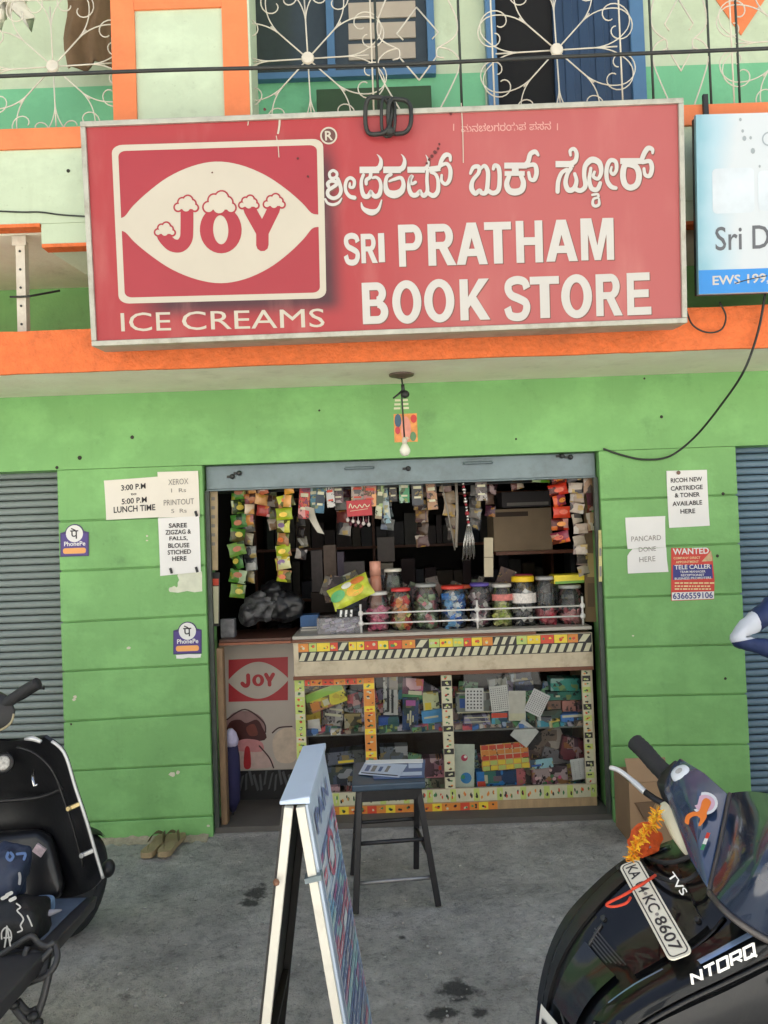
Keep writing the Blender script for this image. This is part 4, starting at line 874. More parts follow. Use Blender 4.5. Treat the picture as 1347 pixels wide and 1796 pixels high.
# ------------------------------------------------------------------ slotted post and wires
mb = MB(); p0_, p1_ = W(38, 425, YF + .12), W(44, 578, YF + .12)
sp_ = thing('slotted_post', 'white slotted angle post standing on the orange ledge at the left', 'post', (p1_.x, p1_.y, ZLED))
mb.box(p0_.x - .02, YF + .1, ZLED + .004, p0_.x + .022, YF + .104, ZP - .02); mb.box(p0_.x + .0185, YF + .1045, ZLED + .004, p0_.x + .022, YF + .14, ZP - .02); mb.build('angle', IRON, sp_)
mb = MB(); mb.box(p0_.x - .035, YF + .096, ZP - .045, p0_.x + .03, YF + .0995, ZP - .0); mb.build('top_plate', IRON, sp_)
for k in range(5): mb = MB(); mb.lathe((p0_.x, YF + .0995, ZLED + .06 + .085 * k), [(.006, 0), (.006, .002)], 8, axis=(0, -1, 0)); mb.build('bolt_hole', DARKM, sp_)
mb = MB(); mb.tube([p0_ + Vector((-.05, -.02, -.26)), p0_ + Vector((0, -.03, -.265)), p0_ + Vector((.04, -.02, -.26)), p0_ + Vector((.13, .1, -.2))], .005, 6); mb.build('tie_wire', CABLE, sp_)
def cable(name, pts, r, label, material=CABLE, n=7, sub=8):
    mb = MB(); mb.tube([Vector(p) for p in smooth([tuple(p) for p in pts], sub)], r, n); return tag(mb.build(name, material, None, smooth_=True), label, 'cable')
cable('overhead_cable', [W(-120, 139, -.95), W(0, 134, -.95), W(300, 123, -.95), W(673, 114, -.95), W(1000, 99, -.95), W(1347, 85, -.95), W(1500, 78, -.95)], .0075, 'thick black overhead cable crossing in front of the balcony')
cable('wall_wire', [W(-10, 370, YF - .006), W(40, 372, YF - .006), W(70, 372, YF - .006), W(110, 377, YF - .006), W(160, 380, YF - .012)], .0035, 'thin dark wire along the pale parapet left of the red sign')
cable('drooping_cable', [W(1342, 515, -.62), W(1330, 580, -.60), W(1305, 650, -.58), W(1265, 710, -.35), W(1220, 765, -.12), W(1175, 800, -.03), W(1130, 806, -.014), W(1090, 798, -.012), W(1058, 787, -.01)], .0055, 'black cable drooping from the blue sign across the green wall')
cable('wire_loop', [W(1204, 545, -.60), W(1215, 570, -.60), W(1240, 583, -.60), W(1265, 578, -.60), W(1273, 555, -.60), W(1262, 530, -.60)], .004, 'thin loop of wire on the orange ledge between the two signs')
# ------------------------------------------------------------------ hanging bulb and wall picture
t = thing('hanging_bulb', 'white light bulb hanging on a wire from a round ceiling plate', 'light bulb', W(704, 658, -.25))
zc = ZSOF - .002; cx_ = W(704, 656, -.25).x
mb = MB(); mb.lathe((cx_, -.25, zc), [(.062, 0), (.06, -.008), (.035, -.014), (.02, -.02)], 20); mb.build('ceiling_plate', mat('rusty_brown_metal', (92, 74, 62), .6, .2, 20), t)
zb = W(708, 800, -.25).z
mb = MB(); mb.tube([(cx_, -.25, zc - .015), (cx_ + .004, -.255, zc - .06), (cx_ - .002, -.25, zc - .11), (cx_ + .004, -.25, zb + .075)], .0042, 6); mb.build('flex', CABLE, t, smooth_=True)
mb = MB(); mb.ell((cx_ + .014, -.25, zc - .098), .022, .018, .02); mb.tube([(cx_, -.25, zc - .08), (cx_ - .02, -.26, zc - .1), (cx_ - .045, -.262, zc - .118)], .005, 6); mb.tube([(cx_ + .004, -.25, zc - .05), (cx_ + .006, -.25, zc - .085)], .009, 8); mb.build('taped_knot', CABLE, t, smooth_=True)
mb = MB(); mb.lathe((cx_ + .004, -.25, zb + .06), [(.012, 0), (.013, .02), (.008, .032)], 12); mb.build('socket', IRON, t, smooth_=True)
mb = MB(); mb.lathe((cx_ + .004, -.25, zb), [(.002, 0), (.016, .003), (.026, .018), (.027, .03), (.02, .045), (.012, .06)], 18); mb.build('bulb_glass', mat('opal_bulb_glass', (232, 230, 214), .25, .02), t, smooth_=True)
pic = thing('wall_picture', 'small colourful devotional print on the lintel behind the bulb', 'picture', W(711, 777, -.002))
mb = MB(); a = WALL.px(692, 776); b_ = WALL.px(731, 725); mb.poly(WALL, [a, (b_[0], a[1]), b_, (a[0], b_[1])], .002, .0015); pp = mb.build('sheet', mat('orange_print', (226, 150, 80), .5, .25, 30), pic)
for (x0, y0, x1, y1, col, nm) in ((692, 750, 704, 726, (66, 96, 120), 'a'), (703, 776, 721, 730, (226, 150, 130), 'b'), (720, 742, 731, 727, (206, 66, 60), 'c'), (719, 774, 730, 757, (96, 140, 96), 'd'), (693, 762, 702, 748, (200, 64, 74), 'e'), (694, 776, 703, 763, (238, 150, 84), 'f'), (706, 771, 718, 766, (236, 224, 190), 'g')):
    mb = MB(); u, v = WALL.px((x0 + x1) / 2, (y0 + y1) / 2); k = 4 / 1350; mb.poly(WALL, circ((u, v), (x1 - x0) / 2 * k, 14, (y0 - y1) / 2 * k), .003 + .0002 * ord(nm) % 7 * .0001); mb.build('printed_patch', mat('print_' + nm, col, .5, .1, 30), pp)
mb = MB()
for k, (w_, y) in enumerate(((13, 702), (14, 709), (15, 716))):
    for s_ in (-1, 1): mb.box(W(704 + s_ * w_ / 2 - w_ * .38, y, -.002).x, -.0015, W(704, y + 1.8, 0).z, W(704 + s_ * w_ / 2 + w_ * .38, y, 0).x, -.0002, W(704, y - 1.8, 0).z)
mb.build('painted_script', mat('cream_paint_marks', (222, 220, 186), .6), pic)

# ------------------------------------------------------------------ paper notices and stickers
def sheet(name, label, cat, corners, material, n=.003, curl=.004, group=None, plane=WALL):
    P = [plane.px(*c) for c in corners]   # TL, TR, BR, BL
    cz = sum(p[1] for p in P) / 4; t = thing(name, label, cat, plane.at(sum(p[0] for p in P) / 4, min(p[1] for p in P), n), group)
    mb = MB(); rows = []; N = 6
    for j in range(N + 1):
        row = []
        for i in range(N + 1):
            s_, q_ = i / N, j / N
            u = (P[3][0] * (1 - s_) + P[2][0] * s_) * (1 - q_) + (P[0][0] * (1 - s_) + P[1][0] * s_) * q_; v = (P[3][1] * (1 - s_) + P[2][1] * s_) * (1 - q_) + (P[0][1] * (1 - s_) + P[1][1] * s_) * q_
            e = abs(2 * s_ - 1) ** 4 * abs(2 * q_ - 1) ** 4
            row.append(plane.at(u, v, n + curl * e))
        rows.append(row)
    mb.grid(rows); mb.grid([[p - plane.n * .0008 for p in r_] for r_ in rows], flip=True); o = mb.build('paper', material, t, smooth_=True)
    return t, o
def lines(par, rows, material, off=.02, n=.0045, plane=WALL, nm='lettering'):
    for (s, x0, y0, x1, y1, h) in rows:
        mb = MB(); text_px(mb, plane, s, x0, y0, x1, y1, h, n, off); mb.build(nm, material, par)
t, o = sheet('paper_notice', 'white notice with lunch time hours on the left green pillar', 'notice', [(183, 843), (278, 836), (281, 907), (187, 912)], PAPER)
lines(o, [('3:00 P.M', 213, 861, 256, 857, 10), ('to', 230, 869, 240, 868, 4), ('5:00 P.M', 214, 885, 258, 881, 10), ('LUNCH TIME', 200, 900, 273, 895, 11)], INK)
t, o = sheet('paper_notice', 'faded photocopy price notice at the top right of the left pillar', 'notice', [(277, 828), (348, 826), (351, 906), (279, 908)], PAPER, n=.005)
lines(o, [('XEROX', 296, 851, 331, 849, 10), ('1  Rs', 301, 864, 327, 863, 7), ('PRINTOUT', 288, 887, 341, 884, 10), ('5  Rs', 301, 900, 328, 899, 7)], INKF, off=.0, n=.0075)
t, o = sheet('paper_notice', 'white tailoring notice for saree falls and blouses, clipped at its corners', 'notice', [(278, 909), (350, 905), (353, 1003), (282, 1010)], PAPERW, n=.0068)
lines(o, [('SAREE', 297, 926, 329, 925, 8), ('ZIGZAG &', 291, 938, 336, 936, 8), ('FALLS,', 298, 949, 330, 948, 8), ('BLOUSE', 296, 961, 333, 960, 8), ('STICHED', 295, 973, 336, 971, 8), ('HERE', 303, 984, 328, 983, 8)], INK, n=.0095)
for (x, y) in ((344, 901), (300, 1001), (345, 999)):
    mb = MB(); c = W(x, y, -.012); mb.obox(c, (.006, 0, .002), (0, .004, 0), (-.004, 0, .014)); mb.build('clip', BLACKP, o, bevel=.002)
# torn remains of an older paper
def tornpoly(pts, jag=2.0, k=4):
    out = []
    for i in range(len(pts)):
        a, b_ = pts[i], pts[(i + 1) % len(pts)]
        for j in range(k):
            f = j / k; out.append((a[0] + (b_[0] - a[0]) * f + random.uniform(-jag, jag) * (j > 0), a[1] + (b_[1] - a[1]) * f + random.uniform(-jag, jag) * (j > 0)))
    return out
def torn(name, label, pts, material, n, jag=2):
    mb = MB(); mb.poly(WALL, [WALL.px(*p) for p in tornpoly(pts, jag)], n, .001); return tag(mb.build(name, material), label, 'paper')
torn('paper_remnant', 'torn remains of an old white poster under the tailoring notice', [(313, 1004), (354, 1002), (355, 1037), (298, 1038), (298, 1030), (312, 1028)], mat('old_paper', (206, 208, 186), .7, .1, 20), .0024)
mb = MB()
def phonepe(cx, cy, label):
    k = 1.0; t = thing('payment_sticker', label, 'sticker', W(cx, cy + 28, -.002), 'purple payment stickers on the left pillar')
    def q(x, y): return WALL.px(cx + x * k, cy + y * k - x * .035)
    PURP = mat('purple_vinyl', (74, 56, 128), .4, .06, 10); DK = mat('dark_violet_vinyl', (58, 44, 96), .4)
    mb = MB(); pts = [q(-25, 28), q(25, 28), q(25, -14), q(17, -16)] + [q(17 * math.cos(a), -12 - 17 * math.sin(a)) for a in [i * math.pi / 10 for i in range(1, 10)]] + [q(-17, -16), q(-25, -14)]
    mb.poly(WALL, pts, .0022, .001); o = mb.build('backing', DK, t)
    mb = MB(); pts = [q(-23, 26), q(23, 26), q(23, -12), q(-23, -12)]; mb.poly(WALL, pts, .0028); mb.build('purple_field', PURP, o)
    mb = MB(); mb.poly(WALL, circ(q(0, -12), 15 * 4 / 1350, 24), .0034); mb.build('white_disc', PAPERW, o)
    mb = MB(); a = q(-7, -3); b_ = q(8, -22); text_in(mb, WALL, '\u092a', a[0], a[1], b_[0] - .004, b_[1] - .012, .0040, .01); mb.stroke(WALL, [q(-5, -21), q(1, -18), q(3, -15)], .0032, .0041, sub=3); mb.build('emblem', INK, o)
    mb = MB(); a = q(-18, 9.5); b_ = q(19, 1.5); text_in(mb, WALL, 'PhonePe', a[0], a[1], b_[0], b_[1], .0036, .02); mb.build('lettering', PAPERW, o)
    mb = MB(); a = q(-20, 23); b_ = q(20, 13); mb.poly(WALL, rrect(a[0], a[1], b_[0], b_[1], .012), .0034); mb.build('orange_bar', mat('pale_orange_print', (238, 168, 96), .5), o)
phonepe(131, 948, 'purple payment app sticker at the left edge of the left pillar')
phonepe(329, 1119, 'purple payment app sticker low on the left pillar beside the entrance')
mb = MB(); mb.poly(WALL, [WALL.px(*p) for p in tornpoly([(309, 1149), (353, 1147), (352, 1153), (310, 1155)], 1)], .0014); tag(mb.build('paper_scrap', PAPERW), 'white paper edge left under the lower payment sticker', 'paper')
t, o = sheet('paper_notice', 'white printer cartridge and toner notice high on the right pillar', 'notice', [(1168, 826), (1239, 824), (1244, 922), (1173, 926)], PAPERW)
lines(o, [('RICOH NEW', 1176, 847, 1231, 844, 8), ('CARTRIDGE', 1176, 861, 1232, 858, 8), ('& TONER', 1183, 873, 1227, 871, 8), ('AVAILABLE', 1179, 888, 1231, 885, 8), ('HERE', 1193, 901, 1219, 900, 8)], INK)
mb = MB(); c = W(1190, 829, -.006); mb.lathe(c, [(.011, 0), (.009, .006), (.004, .008)], 10, axis=(0, -1, 0)); mb.build('pin', mat('rust', (120, 92, 80), .6), o)
t, o = sheet('paper_notice', 'white card application notice torn across its middle on the right pillar', 'notice', [(1096, 908), (1166, 905), (1167, 960), (1100, 963)], PAPERW)
lines(o, [('PANCARD', 1107, 950, 1159, 947, 9)], INKF, off=.0)
mb = MB(); mb.poly(WALL, [WALL.px(*p) for p in tornpoly([(1109, 963), (1168, 960), (1172, 1003), (1101, 1006), (1100, 975)], .8, 2)], .004, .0008); lo_ = mb.build('lower_half', PAPERW, t)
lines(lo_, [('DONE', 1120, 968, 1150, 966, 8), ('HERE', 1121, 986, 1149, 984, 9)], INKF, off=.0, n=.0052)
# wanted poster
t = thing('job_poster', 'small red and blue job vacancy poster with a phone number on the right pillar', 'poster', W(1215, 1052, -.003))
REDP = mat('red_print', (206, 68, 58), .5, .08, 20); BLUP = mat('blue_print', (58, 58, 128), .5, .06, 20); YELP = mat('cream_yellow_print', (236, 214, 160), .5)
def pq(*pts): return [WALL.px(*p) for p in pts]
mb = MB(); mb.poly(WALL, pq((1177, 1054), (1252, 1051), (1253, 1018), (1249, 975), (1243, 962), (1177, 961)), .002, .001); o = mb.build('sheet', REDP, t)
mb = MB(); mb.poly(WALL, pq((1180, 1017), (1250, 1014), (1248, 990), (1180, 991)), .0028); mb.build('blue_field', BLUP, o)
mb = MB(); mb.poly(WALL, pq((1178, 1053), (1252, 1050), (1252, 1037), (1178, 1039)), .0028); mb.build('number_field', PAPERW, o)
mb = MB(); mb.poly(WALL, pq((1230, 985), (1249, 984), (1247, 966), (1238, 976)), .0028); mb.build('torn_corner', mat('torn_tan', (200, 170, 130), .7, .2, 60), o)
lines(o, [('WANTED', 1180, 973, 1243, 971, 11)], PAPERW, .02, .0036); lines(o, [('COMPANY DIRECT', 1181, 981, 1228, 980, 4), ('APPOINTMENT', 1185, 988, 1225, 987, 4)], YELP, .01, .0036)
lines(o, [('TELE CALLER', 1183, 999, 1246, 997, 8), ('TEAM MANAGER', 1192, 1005, 1237, 1004, 4), ('RECEPTIONIST', 1194, 1011, 1235, 1010, 4), ('BUSINESS PROMOTERS', 1183, 1017, 1247, 1015, 4)], PAPERW, .015, .0040)
mb = MB(); rr_ = random.Random(5)
for y_ in (1022.5, 1028, 1033):
    x_ = 1183
    while x_ < 1245:
        w_ = rr_.choice([3, 5, 8]); mb.poly(WALL, pq((x_, y_ + 1.2), (x_ + w_, y_ + 1.1), (x_ + w_, y_ - 1.2), (x_, y_ - 1.1)), .0036); x_ += w_ + 1.6
mb.build('small_print', YELP, o, kind='stuff')
lines(o, [('6366559106', 1180, 1051, 1250, 1049, 11)], BLUP, .02, .0036)
# paint chips on the wall
mb = MB()
for (x, y, r_) in ((132, 1222, 4), (130, 1227, 3), (303, 1358, 6), (312, 1355, 4), (366, 1448, 3), (258, 940, 2), (258, 948, 2), (226, 1136, 3.5), (1110, 1115, 2)):
    c = WALL.px(x, y); mb.poly(WALL, [(c[0] + r_ * .0033 * random.uniform(.6, 1.2) * math.cos(a), c[1] + r_ * .0025 * random.uniform(.6, 1.2) * math.sin(a)) for a in [i * .785 for i in range(8)]], .0022)
tag(mb.build('paint_chips', mat('bare_plaster', (208, 204, 180), .8), None, kind='stuff'), 'small chips in the green paint of the pillars', 'paint chips')
mb = MB()
for (x, y, r_) in ((232, 767, 3.5), (1160, 731, 3), (1130, 664, 2), (140, 803, 4), (120, 300, 3.5), (1258, 975, 3), (1268, 866, 3), (1272, 1190, 2.5), (125, 1270, 2), (100, 820, 3), (905, 770, 2), (560, 720, 2)):
    Y_ = YF if y < 400 else 0; k = (4 + Y_) / 1350; p = W(x, y, Y_)
    mb.lathe(p + Vector((0, -.0022, 0)), [(r_ * k, 0), (r_ * k * .7, .003)], 7, axis=(0, -1, 0))
tag(mb.build('nail_holes', mat('nail_brown', (52, 50, 40), .8), None, kind='stuff'), 'nail heads and plugged holes dotted over the walls', 'nails')
# ------------------------------------------------------------------ shop counter with glass cabinet
CF = .15
CP = Plane((0, CF, 0))
def cz(y): return W(780, y, CF).z
ZC = W(780, 1106, CF).z
cxl = W(514, 1130, CF).x; cxr = min(W(1047, 1110, CF).x, XR - .04)
PLYC = mat('cream_laminate', (198, 184, 156), .5, .14, 10, dirt=.75, dirtcol=(140, 116, 88), dscale=12)
GREYL = mat('grey_laminate_top', (176, 170, 158), .4, .08, 8, dirt=.25, dirtcol=(120, 110, 98), dscale=8)
CT = thing('shop_counter', 'wooden shop counter with sticker-covered frame and glass display cabinet', 'counter', ((cxl + cxr) / 2, CF + .25, .03))
bx('counter_top', GREYL, CT, cxl, CF - .025, ZC - .018, cxr, CF + .5, ZC, bevel=.003)
bx('top_edge', WOODB, CT, cxl - .004, CF - .03, ZC - .034, cxr - .3, CF + .5, ZC - .0185, bevel=.002)
z1, z2 = cz(1150), cz(1176)
bx('drawer_front', PLYC, CT, cxl + .004, CF - .02, z2, cxr, CF + .48, ZC - .035)
bx('lower_edge', WOODB, CT, cxl - .002, CF - .026, z2 - .02, cxr + .0, CF + .48, z2 - .0005, bevel=.002)
zb0, zbt = .03, z2 - .0205
bx('back_panel', mat('dark_ply', (64, 50, 40), .7, .15, 6), CT, cxl + .01, CF + .44, zb0, cxr - .002, CF + .46, zbt)
bx('side_panel', WOODT, CT, cxl + .002, CF + .02, zb0, cxl + .018, CF + .4395, zbt); bx('side_panel', WOODT, CT, cxr - .02, CF + .02, zb0, cxr - .004, CF + .4395, zbt)
zsh = cz(1284); zpl = cz(1402)
bx('cabinet_floor', WOODT, CT, cxl + .019, CF + .022, zpl - .015, cxr - .021, CF + .4395, zpl)
bx('shelf', mat('grey_glass_shelf', (120, 122, 118), .3, .1), CT, cxl + .019, CF + .03, zsh - .008, cxr - .021, CF + .42, zsh)
bx('plinth', WOODT, CT, cxl + .004, CF + .004, zb0 - .02, cxr - .004, CF + .0195, zpl - .016)
def stile(xa, xb, ya, yb, nm='frame_stile'):
    a = CP.px(xa, ya); b_ = CP.px(xb, yb); return bx(nm, PLYC, CT, a[0], CF, min(a[1], b_[1]), b_[0], CF + .0195, max(a[1], b_[1]), bevel=.002)
zr0, zr1 = zpl - .0155, cz(1384)
xs = [(W(519, 1290, CF).x, W(537, 1290, CF).x), (W(640, 1290, CF).x, W(660, 1290, CF).x), (W(777, 1290, CF).x, W(796, 1290, CF).x), (W(1036, 1290, CF).x, W(1052, 1290, CF).x)]
xs[3] = (min(xs[3][0], cxr - .06), cxr - .002)
fr = []
for (a, b_) in xs: fr.append(bx('frame_stile', PLYC, CT, a, CF, zr1 + .0005, b_, CF + .0195, zbt - .001, bevel=.002))
rail_b = bx('frame_rail', PLYC, CT, xs[0][0], CF, zr0, xs[3][1], CF + .0195, zr1, bevel=.002)
rail_t = bx('frame_rail', PLYC, CT, xs[0][1] + .001, CF + .001, zbt - .038, xs[1][0] - .001, CF + .0185, zbt - .001)
PANE = glassy('cabinet_glass', (.97, .98, .975), .03, .55)
for (a, b_) in ((xs[0][1], xs[1][0]), (xs[1][1], xs[2][0]), (xs[2][1], xs[3][0])):
    mb = MB(); mb.box(a + .001, CF + .008, zr1 + .001, b_ - .001, CF + .012, zbt - (.04 if a < xs[0][1] + .01 else .003)); mb.build('glass_pane', PANE, CT)
# printed sticker tape on the frame
TW, TK, TYG, TOR, TYE, TRE, TBL, TGR = [mat(n_, c_, .45, .08, 30) for n_, c_ in (('tape_white', (200, 196, 164)), ('tape_black', (44, 42, 40)), ('tape_yellow_green', (186, 200, 110)), ('tape_orange', (214, 134, 58)), ('tape_yellow', (232, 204, 60)), ('tape_red', (206, 74, 50)), ('tape_blue', (84, 130, 180)), ('tape_green', (70, 130, 80)))]
def tape(par, u0, v0, u1, v1, pal, vertical, n=None, Yn=.0012, step=.031):
    mb = MB(); pl = CP; ln = (v1 - v0) if vertical else (u1 - u0); k = max(1, int(round(ln / step)))
    for i in range(k):
        a, b_ = i / k, (i + 1) / k - .0
        if vertical: q = [(u0, v0 + ln * a), (u1, v0 + ln * a), (u1, v0 + ln * b_), (u0, v0 + ln * b_)]
        else: q = [(u0 + ln * a, v0), (u0 + ln * b_, v0), (u0 + ln * b_, v1), (u0 + ln * a, v1)]
        mb.cur = pal[i % len(pal)]; mb.poly(pl, q, Yn)
        cu, cv = (q[0][0] + q[2][0]) / 2, (q[0][1] + q[2][1]) / 2; w_, h_ = (q[2][0] - q[0][0]) / 2, (q[2][1] - q[0][1]) / 2
        for j in range(3):
            mb.cur = random.choice([1, 1, 3, 5, 0, 7]) if pal[i % len(pal)] != 1 else random.choice([0, 0, 2]); du, dv = random.uniform(-.4, .4) * w_, random.uniform(-.4, .4) * h_
            mb.poly(pl, [(cu + du + w_ * .42 * random.uniform(.5, 1) * math.cos(t_), cv + dv + h_ * .42 * random.uniform(.5, 1) * math.sin(t_)) for t_ in [m_ * 1.05 for m_ in range(6)]], Yn + .0003 + .0002 * j)
    mb.build('sticker_tape', [TW, TK, TYG, TOR, TYE, TRE, TBL, TGR], par)
tape(fr[0], xs[0][0] + .002, zr1 + .002, xs[0][1] - .002, zbt - .003, [2, 0, 2, 2], True); tape(fr[1], xs[1][0] + .002, zr1 + .002, xs[1][1] - .002, zbt - .003, [3, 3, 4, 3], True)
tape(fr[2], xs[2][0] + .003, zr1 + .002, xs[2][1] - .003, zbt - .003, [0, 0, 1, 0], True); tape(fr[3], xs[3][0] + .003, zr1 + .002, xs[3][1] - .012, zbt - .003, [0, 2, 0, 1, 0], True)
tape(rail_b, xs[0][0] + .002, zr0 + .002, xs[3][1] - .004, zr1 - .002, [0, 0, 2, 0], False); tape(rail_t, xs[0][1] + .002, zbt - .036, xs[1][0] - .002, zbt - .004, [5, 3, 3, 5], False, Yn=.0002)
tape(CT, xs[0][0] + .02, zb0 + .0, xs[2][1] + .22, zpl - .022, [3, 3, 5, 3, 4], False, Yn=-.0032, step=.05)
# drawer front band: candy pictures above slanted black and white stripes
BP = Plane((0, CF - .0205, 0)); mb = MB(); u0_, u1_ = cxl + .03, cxr - .004; vt, vm, vl = ZC - .038, cz(1134), cz(1151)
mb.cur = 1; mb.poly(BP, [(u0_, vl), (u1_, vl), (u1_, vt), (u0_, vt)], .0008)
mb.cur = 0; k = 34
for i in range(k):
    a = u0_ + (u1_ - u0_) * i / k; w_ = (u1_ - u0_) / k; mb.poly(BP, [(a, vl + .004), (a + w_ * .62, vl + .004), (a + w_ * 1.02, vm - .004), (a + w_ * .42, vm - .004)], .0014)
i = 0; a = u0_
while a < u1_ - .03:
    w_ = random.choice([.04, .055, .07]); r_ = random.random()
    if r_ < .72:
        mb.cur = random.choice([3, 4, 4, 5, 2]); mb.poly(BP, [(a, vm + .001), (min(a + w_, u1_), vm + .001), (min(a + w_, u1_), vt - .002), (a, vt - .002)], .0014)
        for j in range(4): mb.cur = random.choice([0, 3, 4, 5, 7]); mb.poly(BP, circ((a + w_ * random.uniform(.2, .75), (vm + vt) / 2 + random.uniform(-.006, .006)), random.uniform(.004, .009), 7), .0018 + .0002 * j)
    else: mb.cur = 0; mb.poly(BP, [(a, vm + .004), (a + w_ * .5, vm + .004), (a + w_ * .95, vt - .004), (a + w_ * .4, vt - .004)], .0014)
    a += w_ + .002
mb.build('picture_band', [TW, TK, TYG, TOR, TYE, TRE, TBL, TGR], CT)
# tubular guard rail on the counter
gr_ = thing('counter_rail', 'white two-bar guard rail in front of the sweet jars', 'rail', ((cxl + cxr) / 2, CF + .02, ZC))
YR = CF + .02; WP = mat('white_painted_rod', (224, 220, 214), .35, .05, 20)
px_ = [W(633, 1090, YR).x, W(837, 1075, YR).x, cxr - .035]
for x in px_:
    mb = MB(); mb.tube([(x, YR, ZC + .001), (x, YR, ZC + .155)], .006, 8)
    for z in (.05, .105): mb.lathe((x, YR, ZC + z - .014), [(.008, 0), (.014, .006), (.014, .022), (.008, .028)], 10)
    mb.build('rail_post', WP, gr_, smooth_=True)
for z in (.05, .105): mb = MB(); mb.tube([(px_[0] - .01, YR, ZC + z), (px_[2] + .005, YR, ZC + z)], .0048, 8); mb.build('rail_bar', WP, gr_, smooth_=True)

# ------------------------------------------------------------------ sweet jars
JAR = glassy('clear_jar_plastic', (.97, .98, .97), .06, 1.0, .03, (225, 228, 225))
def jar(px, py_top, py_bot, wpx, Y, lidc, candy, fill, label, lid_h=.018, label_band=None, z0=None, shape='round'):
    k = (Y + 4) / FPX; z0 = ZC if z0 is None else z0; x = W(px, (py_top + py_bot) / 2, Y).x; h = (py_bot - py_top) * k; r = wpx * k / 2
    t = thing('sweet_jar', label, 'jar', (x, Y, z0), 'jars of sweets on the counter')
    hb = h - lid_h; nk = r * .80
    prof = [(r * .9, 0), (r, .006), (r, hb * .30), (r * .965, hb * .33), (r, hb * .37), (r, hb * .62), (r * .965, hb * .65), (r, hb * .69), (r * .98, hb * .84), (nk, hb * .93), (nk, hb)]
    mb = MB(); mb.lathe((x, Y, z0 + .001), prof, 18); mb.build('jar_body', JAR, t, smooth_=True)
    mb = MB(); mb.lathe((x, Y, z0 + hb - .002), [(nk * 1.10, 0), (nk * 1.12, .003), (nk * 1.12, lid_h - .004), (nk * 1.02, lid_h), (nk * .4, lid_h + .001)], 18); mb.build('lid', mat('lid_%d_%d_%d' % lidc, lidc, .4, .05), t, smooth_=True)
    mb = MB(); ms = [mat('sweet_%d_%d_%d' % c_, c_, .45, .15, 40) for c_ in candy]; n_ = int(52 * fill) + 10
    for i in range(n_):
        rr = r * .84 * math.sqrt(random.random()) if i % 3 else r * .84; a = random.uniform(0, 6.28); zz = z0 + .012 + (hb * fill * .9) * (i / n_); mb.cur = random.randrange(len(ms))
        s_ = random.uniform(.011, .017); ax = Vector((random.uniform(-1, 1), random.uniform(-1, 1), random.uniform(-1, 1))).normalized(); bx_ = ax.orthogonal().normalized(); c_ = ax.cross(bx_)
        mb.obox((x + rr * math.cos(a) * .88, Y + rr * math.sin(a) * .88, zz), ax * s_ * 1.2, bx_ * s_ * .8, c_ * s_ * .7)
    mb.build('sweets', ms, t, kind='stuff')
    if label_band:
        mb = MB(); zz0, zz1 = z0 + hb * label_band[1], z0 + hb * label_band[2]; N = 10
        rows = [[(x + (r + .0015) * math.cos(a), Y + (r + .0015) * math.sin(a), z_) for a in [math.pi * (1.1 + .8 * i / N) for i in range(N + 1)]] for z_ in (zz0, zz1)]
        mb.grid(rows); mb.build('label', mat('jarlabel_%d_%d_%d' % label_band[0], label_band[0], .5, .3, 60), t, smooth_=True)
YJ = CF + .12
jar(663, 1040, 1108, 40, YJ, (206, 204, 196), [(226, 120, 150), (236, 160, 180), (214, 96, 130)], .62, 'clear jar half full of pink sweets at the left end of the rail')
jar(704, 1034, 1107, 38, YJ, (206, 58, 58), [(226, 140, 70), (206, 70, 60), (190, 190, 110), (230, 190, 150)], .85, 'red-lidded jar of mixed orange sweets')
jar(748, 1026, 1105, 42, YJ, (150, 152, 148), [(150, 170, 130), (206, 210, 200), (200, 120, 130), (110, 130, 90)], .8, 'grey-lidded jar of pale green and white sweets')
jar(795, 1030, 1104, 46, YJ, (214, 66, 50), [(66, 130, 206), (120, 180, 226), (220, 228, 232), (40, 90, 170)], .9, 'red-lidded jar full of blue wrapped sweets')
jar(842, 1024, 1101, 38, YJ, (86, 70, 150), [(220, 214, 210), (120, 60, 80), (60, 52, 60), (190, 170, 170)], .8, 'purple-lidded jar of white and dark sweets')
jar(881, 1026, 1100, 38, YJ, (200, 196, 186), [(190, 196, 100), (160, 176, 80), (210, 210, 140)], .55, 'jar of greenish yellow sweets with a red label', label_band=((206, 120, 112), .66, .82))
jar(918, 1012, 1098, 44, YJ, (238, 196, 30), [(214, 210, 204), (90, 86, 90), (60, 60, 66)], .8, 'yellow-lidded jar with a white label', lid_h=.03, label_band=((222, 214, 206), .52, .74))
jar(957, 1010, 1094, 38, YJ, (172, 170, 166), [(196, 60, 80), (216, 110, 120)], .28, 'tall clear jar with a little red candy at the bottom')
jar(1000, 1024, 1092, 44, YJ, (172, 172, 166), [(222, 116, 124), (230, 160, 160)], .3, 'clear jar with pink candy beneath the flat yellow box')
YK = CF + .30
jar(920, 1003, 1085, 36, YK, (190, 50, 92), [(190, 150, 60), (150, 120, 60)], .8, 'magenta-lidded jar behind the yellow-lidded jar')
jar(812, 1018, 1085, 34, YK, (214, 96, 60), [(120, 80, 60), (190, 160, 110)], .7, 'orange-lidded jar behind the blue sweets')
jar(860, 1016, 1085, 34, YK, (120, 116, 112), [(100, 90, 84), (150, 140, 120)], .7, 'dark-lidded jar behind the purple-lidded jar')
jar(690, 980, 1080, 34, YK, (226, 222, 206), [(170, 166, 130), (200, 196, 170), (120, 110, 80)], .6, 'tall jar with a cream lid in the back row')
